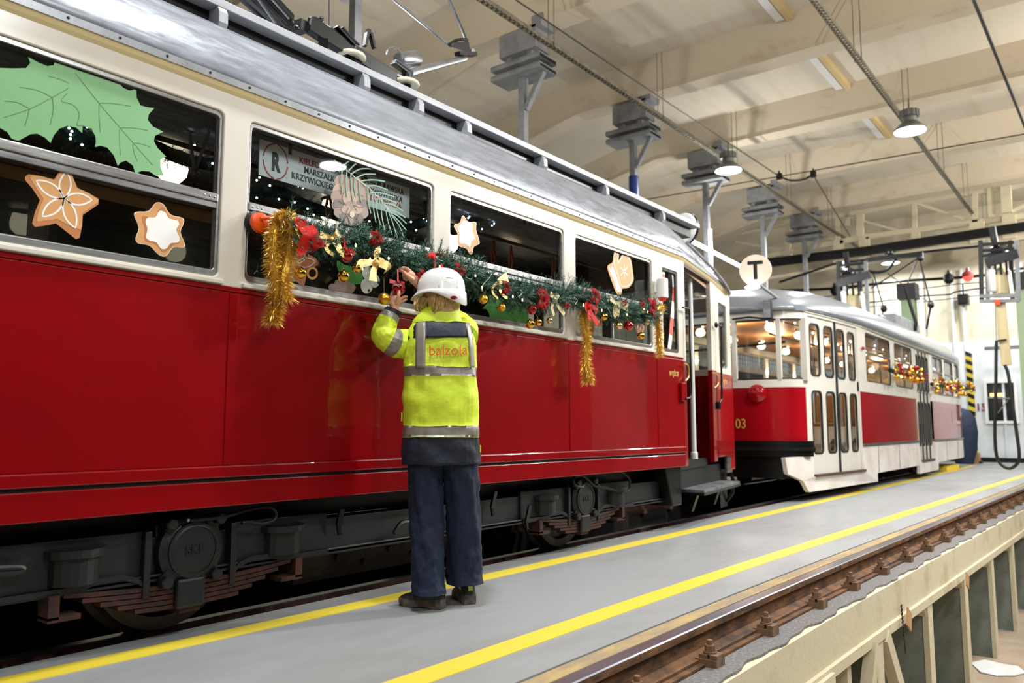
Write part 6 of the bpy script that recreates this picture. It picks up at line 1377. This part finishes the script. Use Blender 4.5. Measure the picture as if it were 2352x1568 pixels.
for i in range(8):
    x = 12.3 + 1.05 * i; st = MB().box(x, x + .42, 3.25, 3.85, .92, .98).build('seat', M('yellow_brown_seat', (150, 112, 52), .5) if 'yellow_brown_seat' not in bpy.data.materials else bpy.data.materials['yellow_brown_seat'], T2, bevel=.02)
    MB().box(x + .40, x + .44, 3.25, 3.85, .98, 1.40).build('seat_back', bpy.data.materials['yellow_brown_seat'], st, bevel=.02)
    mb = MB(); mb.tube([(x + .42, 3.87, .95), (x + .42, 3.87, 2.33)], .016, 6); mb.build('stanchion', m_chrome, T2)
mb = MB(); mb.tube([(10.05, 3.6, 2.1), (21, 3.6, 2.1)], .014, 6); mb.build('hand_rail', m_chrome, T2); mb = MB(); mb.tube([(10.05, 4.9, 2.1), (21, 4.9, 2.1)], .014, 6); mb.build('hand_rail', m_chrome, T2)
mb = MB(); mb.tube([(10.05, 3.4, 1.98), (9.86, 4.2, 1.93), (10.05, 5.1, 1.93)], .014, 6); mb.build('end_rail', m_rubr, T2)
# end fittings
c = onX(1739, 903, 9.75); mb = MB(); mb.lathe(c, [(.115, -.03), (.11, .015), (.08, .03), (.0, .035)], 20, axis=(-1, -.25, 0)); mb.build('headlight_cover', m_red2, T2, smooth=True)
c = onX(1762, 988, 9.84); mb = MB(); mb.lathe((9.83, c.y, c.z), [(.05, 0), (.05, .03), (.03, .04)], 14, axis=(-1, -.2, 0)); mb.build('tail_lamp', M('lit_tail_lamp', (255, 120, 90), .3, emit=2.0, ecol=(255, 90, 60)), T2)
mb = MB(); mb.lathe((9.83, c.y, c.z + .11), [(.05, 0), (.05, .03), (.03, .04)], 14, axis=(-1, -.2, 0)); mb.build('dark_lamp', m_red2, T2)
q = onX(1691, 983, 9.76); textobj('fleet_number', '03', lambda u, v, d: (9.752 + u * -.0 + max(0, u) * .02 - .02 - d, q.y - u, q.z + v), .17, M('gold_number', (206, 168, 78), .4), T2, sx=.85, bold=.001, label='gold digits 03 on the end panel')
q = onX(1680, 983, 9.44)
cM = onX(1764, 708, 9.62); mb = MB(); mb.box(9.58, 9.66, cM.y - .055, cM.y + .055, cM.z - .14, cM.z + .10); mr = mb.build('mirror', m_rubr, T2, bevel=.015); mb = MB(); mb.box(9.575, 9.582, cM.y - .045, cM.y + .045, cM.z - .12, cM.z + .085); mb.build('mirror_glass', m_chrome, mr)
mb = MB(); mb.tube([cM + Vector((.06, .05, -.12)), onX(1720, 728, 9.7), onX(1682, 733, 9.7)], .012, 6); mb.build('mirror_arm', m_rubr, T2)
mb = MB(); mb.bar((9.6, 4.25, .42), (8.75, 4.25, .40), .12, .10); mb.build('coupler', m_black, T2)
c = onY(1985, 802, Y2); mb = MB(); mb.lathe((c.x - .15, Y2 - .01, c.z), [(.03, 0), (.02, -.03)], 8, axis=(0, 1, 0)); mb.build('side_lamp', m_red2, T2)
for cx in (12.55, 14.2, 17.6, 19.3):
    for yy in (3.52, 4.98):
        mb = MB(); mb.lathe((cx, yy, .335), [(.06, -.05), (.10, -.06), (.12, -.02), (.26, -.015), (.27, -.05), (.32, -.05), (.33, .04), (.05, .05)], 28, axis=(0, 1, 0)); mb.build('wheel', bpy.data.materials['wheel_steel'], T2, smooth=True)
for cx in (13.4, 18.45):
    mb = MB(); mb.box(cx - 1.1, cx + 1.1, 3.36, 3.46, .26, .38); mb.build('bogie_frame', m_black, T2, bevel=.02)
    for dx in (-.5, 0, .5): mb = MB(); mb.tube([(cx + dx, 3.4, .1), (cx + dx, 3.4, .34)], .06, 10); mb.build('bogie_spring', m_under, T2)
textobj('fleet_number', '1', lambda u, v, d: (19.1 + u, Y2 - .003 - d, 1.0 + v), .34, bpy.data.materials['gold_number'], T2, warp if False else 'CENTER')
# roof gear
rb_ = MB().box(17.3, 19.6, 3.62, 4.9, 2.96, 3.2).build('resistor_box', m_steel, T2, bevel=.02)
mb = MB(); mb.ball((16.3, 3.7, 2.98), .12, 14, 8, sc=(1.6, 1, .7)); mb.build('roof_vent', m_roof2, T2, smooth='all')
XPn = 19.0
def N(px, py, X=XPn, dx=0): p = onX(px, py, X); p.x += dx; return p
pan = thing('pantograph', 'black raised pantograph above the far tram with a curved horn', 'pantograph', (XPn, 3.9, 3.1))
mb = MB(); mb.bar(N(1988, 598), N(2050, 590), .10, .10); mb.bar(N(2050, 590), N(2120, 584), .12, .10); mb.build('collector_head', m_black, pan)
mb = MB(); mb.tube(catmull([N(1992, 622), N(2012, 625), (N(2034, 621)), N(2048, 608), N(2058, 592)], 5), .035, 8); mb.build('horn', m_black, pan)
for nm, l, r in (('upper_arm', ((2110, 592), (2048, 632), (2000, 662)), .016), ('upper_arm', ((2108, 592), (2085, 650)), .014), ('upper_arm', ((2112, 594), (2138, 700)), .016), ('lower_arm', ((2138, 700), (2128, 756)), .022), ('lower_arm', ((2078, 655), (2092, 705), (2104, 742), (2102, 760)), .035), ('tie_rod', ((2005, 624), (2030, 708), (2026, 725)), .014), ('tie_rod', ((2040, 628), (2075, 655)), .012), ('tie_rod', ((2100, 672), (2138, 697)), .010)):
    mb = MB(); mb.tube([N(a, b) for a, b in l], r, 7); mb.build(nm, m_black, pan)
for p in ((2114, 592), (2138, 700), (2030, 709), (2045, 580)):
    mb = MB(); c = N(*p); mb.ball(c, .07, 10, 7, sc=(1, 1, 1.2)); mb.build('joint', m_black, pan)
mb = MB(); c = N(2080, 758); mb.lathe(c + Vector((0, 0, -.12)), [(.10, 0), (.14, .05), (.10, .12), (.05, .16)], 14); mb.build('insulator', m_black, pan)
mb = MB(); mb.tube(catmull([N(2070, 775), N(2078, 762), N(2088, 766), N(2092, 778)], 4), .03, 6); mb.build('base_loop', m_white, pan)
# sign T
tc_ = Vector((9.05, 3.36, 0)); tc_ = onX(1735, 620, 9.05)
sg = thing('route_sign', 'round cream sign with a black letter T above the front of the far tram', 'sign', (9.05, tc_.y, tc_.z))
ax = Vector((-1, -.35, 0)).normalized(); m_signf = M('sign_cream', (240, 206, 184), .5, emit=.05, ecol=(255, 226, 206))
mb = MB(); mb.lathe(tc_, [(.182, -.03), (.185, 0), (.182, .012), (.0, .0125)], 36, axis=ax); mb.build('disc', m_signf, sg)
ar = Vector((-ax.y, ax.x, 0)) * 1.0
ar = Vector((.35, -1, 0)).normalized()
textobj('sign_letter', 'T', lambda u, v, d: tc_ + ar * u + UZ * (v - .105) + ax * (.0135 + d), .30, m_black, sg, align='CENTER', bold=.008, sx=.92)
mb = MB(); mb.tube([tc_ + Vector((.05, 0, -.15)), (9.95, tc_.y + .05, 2.52)], .018, 7); mb.build('sign_post', m_steel, sg)
mb = MB(); mb.lathe(onX(1728, 662, 9.0), [(.07, 0), (.09, .01), (.07, .03)], 14); mb.build('sign_lamp', m_lampe, sg)
# garlands on the far tram
def far_garland(px, n, label, seed):
    P = catmull([onY(a, b, 2.90) for a, b in px], 6); g = garland('fir_garland', label, P, n, .10, seed, 20); rng = random.Random(seed); return P
m_bk = [m_goldm, m_redb, m_goldf, m_goldp]
k_far = 0
for px, n, lab, seed, cnt in (([(2045, 850), (2062, 856), (2080, 858), (2098, 864), (2110, 866)], 150, 'garland with gold and red baubles at the middle windows of the far tram', 31, 34), ([(2140, 882), (2160, 884), (2185, 888), (2205, 890), (2224, 892)], 190, 'garland with gold and red baubles at the far end of the far tram', 32, 40)):
    P = far_garland(px, n, lab, seed); rng = random.Random(seed)
    for k in range(cnt):
        p = P[rng.randrange(len(P))] + Vector((rng.uniform(-.06, .06), -.05 - rng.random() * .06, rng.uniform(-.15, .12)))
        r = rng.uniform(.028, .048); mt = m_bk[(k * 7 + k // 3) % 4]
        mb = MB(); mb.ball(p, r, 12, 8); o = mb.build('bauble', mt, None, smooth='all', cat='bauble', label='small %s bauble on the %s garland of the far tram' % ({0: 'mirror gold', 1: 'red', 2: 'matte gold', 3: 'pale gold'}[(k * 7 + k // 3) % 4], 'middle' if seed == 31 else 'far end'), group='%s baubles on the %s garland of the far tram' % ({0: 'mirror gold', 1: 'red', 2: 'matte gold', 3: 'pale gold'}[(k * 7 + k // 3) % 4], 'middle' if seed == 31 else 'far end'))
    for k in range(7):
        p = P[int(k * (len(P) - 1) / 6)] + Vector((0, -.12, rng.uniform(-.12, .12)))
        t = thing('poinsettia', 'red flower on the %s garland of the far tram' % ('middle' if seed == 31 else 'far end'), 'flower', tuple(p), 'red flowers on the %s garland of the far tram' % ('middle' if seed == 31 else 'far end'))
        for j in range(5):
            a = j * 1.256 + k; d = Vector((math.cos(a), -.2, math.sin(a))); s_ = Vector((-math.sin(a), 0, math.cos(a))); mb = MB(); mb.add([p, p + d * .05 - s_ * .022, p + d * .1, p + d * .05 + s_ * .022, p + d * .05 + Vector((0, .01, 0))], [(0, 1, 2, 3), (0, 4, 1), (1, 4, 2), (2, 4, 3), (3, 4, 0)]); mb.build('petal', m_velv, t)
# fairy lights inside far tram
gi = thing('light_string', 'string of cool white lights inside the far tram', 'light string', (10, 3.6, 2.2)); rng = random.Random(8)
mb = MB(); mb.tube([(10.2, 3.5, 2.27), (12, 3.4, 2.25), (15, 3.4, 2.25), (20.5, 3.5, 2.25)], .006, 5); mb.build('cord', m_dark, gi)
for k in range(46):
    p = (10.1 + k * .23, 3.42 + rng.uniform(-.08, .1), 2.24 + rng.uniform(-.12, .06)); mb = MB(); mb.ball(p, .014, 7, 5); mb.build('fairy_bulb', m_cool, gi)

# ================================================================== OVERHEAD GEAR AT THE FAR END
XT = 21.0
def TX(px, py, X=XT): return onX(px, py, X)
m_truss = M('cream_steel', (204, 192, 164), .6)
tr = thing('roof_truss', 'cream steel lattice girder crossing the hall above the far tram', 'girder', (XT, 3, 5.6))
def tbar(nm, a, b, w, mat, par, X=XT, h=None): mb = MB(); mb.bar(TX(*a, X), TX(*b, X), w, h or w, up=(1, 0, 0)); return mb.build(nm, mat, par)
for a, b, w in (((1680, 540), (1868, 507), .07), ((1868, 507), (2111, 463), .09), ((2111, 463), (2400, 418), .09), ((1760, 590), (1977, 546), .12), ((1977, 546), (2400, 490), .12)): tbar('chord', a, b, w, m_truss, tr)
for a, b, w in (((1925, 500), (1925, 552), .12), ((1948, 500), (1948, 520), .12), ((1976, 492), (1976, 545), .16), ((2101, 465), (2101, 535), .10), ((2240, 445), (2240, 512), .12), ((2275, 432), (2278, 500), .12), ((2310, 428), (2314, 490), .20), ((1810, 520), (1810, 582), .14)): tbar('strut', a, b, w, m_truss, tr)
for a, b, w in (((1948, 498), (2101, 540), .05), ((2101, 465), (2240, 512), .06), ((2285, 505), (2400, 450), .07), ((1690, 555), (1800, 575), .05), ((1820, 525), (1920, 550), .05)): tbar('diagonal', a, b, w, m_truss, tr)
for a, b, w in (((1923, 552), (1923, 605), .16), ((1933, 552), (1933, 600), .12), ((1982, 545), (1982, 595), .16), ((1991, 545), (1991, 595), .12), ((2104, 535), (2104, 575), .18), ((2245, 512), (2247, 560), .30), ((2318, 495), (2320, 550), .26), ((1811, 582), (1811, 605), .2)): tbar('hanger', a, b, w, m_truss, tr)
tbar('lower_beam', (1760, 640), (1985, 603), .08, m_truss, tr); tbar('lower_beam', (1985, 603), (2110, 575), .12, m_truss, tr); tbar('lower_beam', (2110, 575), (2400, 536), .16, m_truss, tr)
pk = thing('pipe_bundle', 'dark pipes crossing the hall under the cream lattice girder', 'pipes', (XT, 3, 5.2))
for k, dy in enumerate((-8, -1, 6)): tbar('pipe', (1700, 612 + dy), (1985, 578 + dy), .07, m_dark, pk, XT - .2); tbar('pipe', (1985, 578 + dy), (2400, 514 + dy), .07, m_dark, pk, XT - .2)
def line(nm, l, r, X, label, mat=m_dark, cat='cable'): mb = MB(); mb.tube(catmull([TX(a, b, X) for a, b in l], 4), r, 6); return mb.build(nm, mat, label=label, cat=cat)
line('cable', [(1790, 648), (1880, 618), (1925, 604), (1985, 598), (2110, 580), (2250, 565)], .03, 20.4, 'thick sagging black cable under the pipes')
line('cable', [(1770, 668), (1920, 662), (2060, 646), (2160, 640), (2260, 632), (2352, 615)], .04, 23.2, 'dark crossbar carrying the red lamp')
line('cable', [(1700, 700), (2030, 668), (2120, 662), (2200, 652), (2260, 648), (2420, 630)], .012, 23.2, 'thin cable just below the red lamp crossbar')
line('cable', [(1700, 730), (2036, 690), (2110, 680), (2180, 676), (2208, 668), (2420, 640)], .02, 23.2, 'thin cable above the black box on the far wall', m_under)
line('cable', [(1850, 715), (2050, 700), (2250, 678)], .012, 23.6, 'thin cable over the cream far wall', m_under)
for nm, px, mat, lab in (('signal_lamp', (2223, 636), M('lit_red_lamp', (255, 60, 50), .3, emit=3.0), 'small lit red lamp on the far crossbar'), ('signal_lamp', (2179, 642), m_black, 'small dark unlit lamp on the far crossbar'), ('signal_lamp', (1918, 670), m_black, 'dark round unlit lamp above the far tram roof')):
    c = TX(*px, 23.1); t = thing(nm, lab, 'signal lamp', tuple(c)); mb = MB(); mb.ball(c, .12, 14, 9); mb.build('lens', mat, t, smooth='all'); mb = MB(); mb.lathe(c, [(.13, .0), (.13, .1), (.05, .16), (.03, .25)], 14); mb.build('hood', m_black if mat != m_black else m_dark, t) if mat == m_black else mb.build('hood', M('lamp_hood', (150, 40, 36), .5), t)
c0 = TX(2201, 678, 24.3); c1_ = TX(2227, 700, 24.3)
t = thing('loudspeaker', 'black box loudspeaker high on the far wall', 'loudspeaker', tuple(c0)); MB().box(24.1, 24.4, c1_.y, c0.y, c1_.z, c0.z).build('cabinet', m_black, t, bevel=.02); MB().box(24.09, 24.1, c1_.y + .03, c0.y - .03, c1_.z + .03, c0.z - .03).build('grille', m_dark, t); mb = MB(); mb.tube([((24.25), (c0.y + c1_.y) / 2, c0.z), (24.25, (c0.y + c1_.y) / 2, c0.z + .3)], .02, 6); mb.build('bracket', m_dark, t)
# yellow/black post
p = TX(2222, 812, 23.6); z1 = p.z; y_ = (p.y + TX(2242, 1050, 23.6).y) / 2
po = thing('striped_post', 'yellow and black diagonally striped post beside the end of the far tram', 'post', (23.6, y_, 0))
m_hz = M('hazard_yellow', (232, 206, 60), .5)
mb = MB(); n = 26; hh_ = z1 / n
for k in range(n):
    mb.cur = k % 2; mb.hexa([(23.52, y_ - .07, k * hh_), (23.68, y_ - .07, k * hh_), (23.68, y_ + .07, k * hh_ + (.07 if k else 0)), (23.52, y_ + .07, k * hh_ + (.07 if k else 0)), (23.52, y_ - .07, (k + 1) * hh_), (23.68, y_ - .07, (k + 1) * hh_), (23.68, y_ + .07, (k + 1) * hh_ + .07), (23.52, y_ + .07, (k + 1) * hh_ + .07)])
mb.build('striped_shaft', [m_hz, m_black], po); MB().box(23.42, 23.78, y_ - .16, y_ + .16, 0, .05).build('post_foot', m_black, po)
c = onZ(2252, 1060, 0); mb = MB(); mb.box(23.4, 23.75, c.y - .2 * 0 - .12, c.y + .14, 0, .26); cb = mb.build('cardboard_box', M('cardboard', (198, 156, 112), .8), label='small cardboard box on the floor beside the striped post', cat='box'); MB().box(23.39, 23.4, c.y - .12, c.y + .14, .12, .14).build('box_flap', bpy.data.materials['cardboard'], cb)
a = onZ(2180, 1082, 0); 
for k in range(3):
    mb = MB(); mb.box(a.x - .1 + k * .5, a.x + .35 + k * .5, 3.08, 3.5, 0, .10); mb.build('wheel_chock', m_hz, label='yellow block on the floor behind the far tram, %s of three' % ('nearest', 'middle', 'farthest')[k], cat='block', bevel=.01)
c = TX(2229, 1010, 23.0); mb = MB(); mb.lathe((23.0, c.y + .16, 0), [(.20, .0), (.30, .35), (.34, .8), (.30, 1.15), (.16, 1.35), (.02, 1.40)], 20); mb.build('covered_machine', M('dark_blue_cover', (30, 44, 70), .7, bump=(8, .6, .03)), label='dark blue rounded cover behind the end of the far tram', cat='cover', smooth=True)
mb = MB(); mb.box(23.3, 23.4, TX(2352, 795, 23.4).y - .2, TX(2262, 800, 23.4).y, TX(2300, 803, 23.4).z, TX(2300, 795, 23.4).z); mb.build('wall_lamp', m_steel, label='grey bar lamp across the far wall above the small window', cat='lamp')
# hose units
def unit(X, L, R_, top, bot, lab, cox, full=True):
    u = thing('hose_unit', lab, 'equipment', tuple(TX((L + R_) / 2, bot, X)), 'hanging service units')
    for i, px in enumerate((L, L + 14, R_ - 14, R_)):
        a = TX(px, top, X + (.0 if i in (0, 3) else .6)); b = TX(px + (6 if i > 1 else 3), bot, X + (.0 if i in (0, 3) else .6)); mb = MB(); mb.bar(a, b, .07, .05, up=(1, 0, 0)); mb.build('frame_post', m_under if i % 2 == 0 else m_steel, u)
    for yy in (bot, bot - 12): 
        a = TX(L - 2, yy + 2, X); b = TX(R_ + 8, yy, X); mb = MB(); mb.bar(a, b, .06, .06); mb.build('frame_bar', m_steel, u)
    for yy in (top + 4, top + 18, top + 30):
        a = TX(L - 2, yy + 6, X); b = TX(R_ + 2, yy, X); mb = MB(); mb.bar(a, b, .04, .05); mb.build('frame_bar', m_dark, u)
    c = TX(cox, (top + bot) / 2 + 22, X + .25); h = abs(TX(cox, bot - 14, X + .25).z - TX(cox, top + 68, X + .25).z)
    mb = MB(); mb.lathe((c.x, c.y, TX(cox, bot - 14, X + .25).z), [(.10, -.05), (.15, 0), (.15, h * .75), (.10, h), (.04, h + .05)], 18); mb.build('tank', M('cream_tank', (206, 190, 146), .4) if 'cream_tank' not in bpy.data.materials else bpy.data.materials['cream_tank'], u, smooth=True)
    mb = MB(); q = TX(cox - 20, (top + bot) / 2 + 26, X + .1); mb.lathe(q, [(.05, -.18), (.07, -.15), (.07, .2), (.04, .24)], 12); mb.build('filter_bottle', m_white, u, smooth=True)
    a = TX(cox + 20, top + 70, X + .2); b = TX(cox + 28, bot - 8, X + .2); mb = MB(); mb.bar(a, b, .14, .05, up=(0, 1, 0)); mb.build('white_board', m_white, u)
    mb = MB(); q = TX(cox - 8, top + 30, X + .15); mb.ball(q, .15, 12, 8, sc=(1.2, 1, 1)); mb.tube([q, q + Vector((0, .05, .5))], .06, 8); mb.bar(TX(cox - 34, top + 52, X), TX(cox + 40, top + 30, X), .10, .16); mb.build('valve_head', m_black, u)
    for k in range(4):
        a = TX(cox - 26 + k * 13, top + 44, X + .1); b = TX(cox - 24 + k * 13, top + 78, X + .1); mb = MB(); mb.tube([a, b], .02, 6); mb.build('valve_rod', m_dark, u)
    return u
u = unit(16.5, 2252, 2334, 552, 690, 'hanging service unit with cream tank over the right walkway edge, with hose below', 2298)
MB().bar(TX(2285, 694, 16.5), TX(2298, 694, 16.5), .09, .10).build('orange_plug', M('orange_plug', (214, 84, 40), .5), u)
MB().bar(TX(2298, 692, 16.6), TX(2312, 838, 16.6), .15, .12, up=(1, 0, 0)).build('drop_pipe', bpy.data.materials['cream_tank'], u)
MB().bar(TX(2286, 783, 16.5), TX(2312, 780, 16.5), .03, .03).build('hose_bracket', m_black, u)
line('hose', [(2308, 838), (2316, 860), (2326, 930), (2336, 1000), (2341, 1040), (2338, 1062), (2322, 1075), (2304, 1070), (2290, 1050), (2285, 1000), (2287, 900), (2288, 800), (2289, 783)], .028, 16.4, 'long black hose loop hanging almost to the floor at right', m_rubr, 'hose')
line('hose', [(2289, 783), (2287, 740), (2286, 700)], .008, 16.4, 'thin chain above the black hose loop', m_steel, 'chain')
u = unit(18.0, 1925, 1988, 600, 735, 'hanging service unit with cream tank behind the far tram roof', 1958)
# green columns
m_grn = M('pale_green_steel', (148, 166, 132), .6)
for px, lab in ((2087, 'pale green steel column behind the raised pantograph'), (2352, 'pale green steel column at the right edge of the picture')):
    a = TX(px, 680, 22.5); cz = thing('steel_column', lab, 'column', (22.5, a.y, 0)); MB().box(22.3, 22.34, a.y - .16, a.y + .16, 0, 4.2).build('flange', m_grn, cz); MB().box(22.6, 22.64, a.y - .16, a.y + .16, 0, 4.2).build('flange', m_grn, cz); MB().box(22.34, 22.6, a.y - .02, a.y + .02, 0, 4.2).build('web', m_grn, cz); MB().box(22.2, 22.7, a.y - .22, a.y + .22, 4.2, 4.6).build('column_head', m_under, cz)
# elevated service platform with a mesh guard beyond the trams
pf = thing('service_platform', 'raised service platform with mesh guard and lit tube behind the near tram', 'platform', (11, 6.2, 2.0))
MB().box(7.0, 21, 5.75, 7.4, 1.95, 2.05).build('deck', m_steel, pf)
m_mesh = M('mesh_grey', (132, 136, 136), .5, .3)
mb = MB()
for i in range(90): mb.box(9.0 + i * .13, 9.012 + i * .13, 5.755, 5.765, 2.05, 3.1)
for i in range(12): mb.box(9.0, 20.7, 5.755, 5.765, 2.1 + i * .085, 2.11 + i * .085)
mb.build('guard_mesh', m_mesh, pf, kind='stuff')
for i in range(8): MB().box(9 + i * 1.65, 9.06 + i * 1.65, 5.74, 5.8, 2.05, 3.12).build('guard_post', m_steel, pf)
for i in range(5): MB().box(9.5 + i * 2.5, 9.62 + i * 2.5, 6.8, 6.92, 0, 1.95).build('platform_leg', m_steel, pf)
a = onY(1580, 549, 5.72); b = onY(1702, 612, 5.72)
mb = MB(); mb.tube([a, b], .035, 8); mb.build('tube_light', m_lampe, pf)
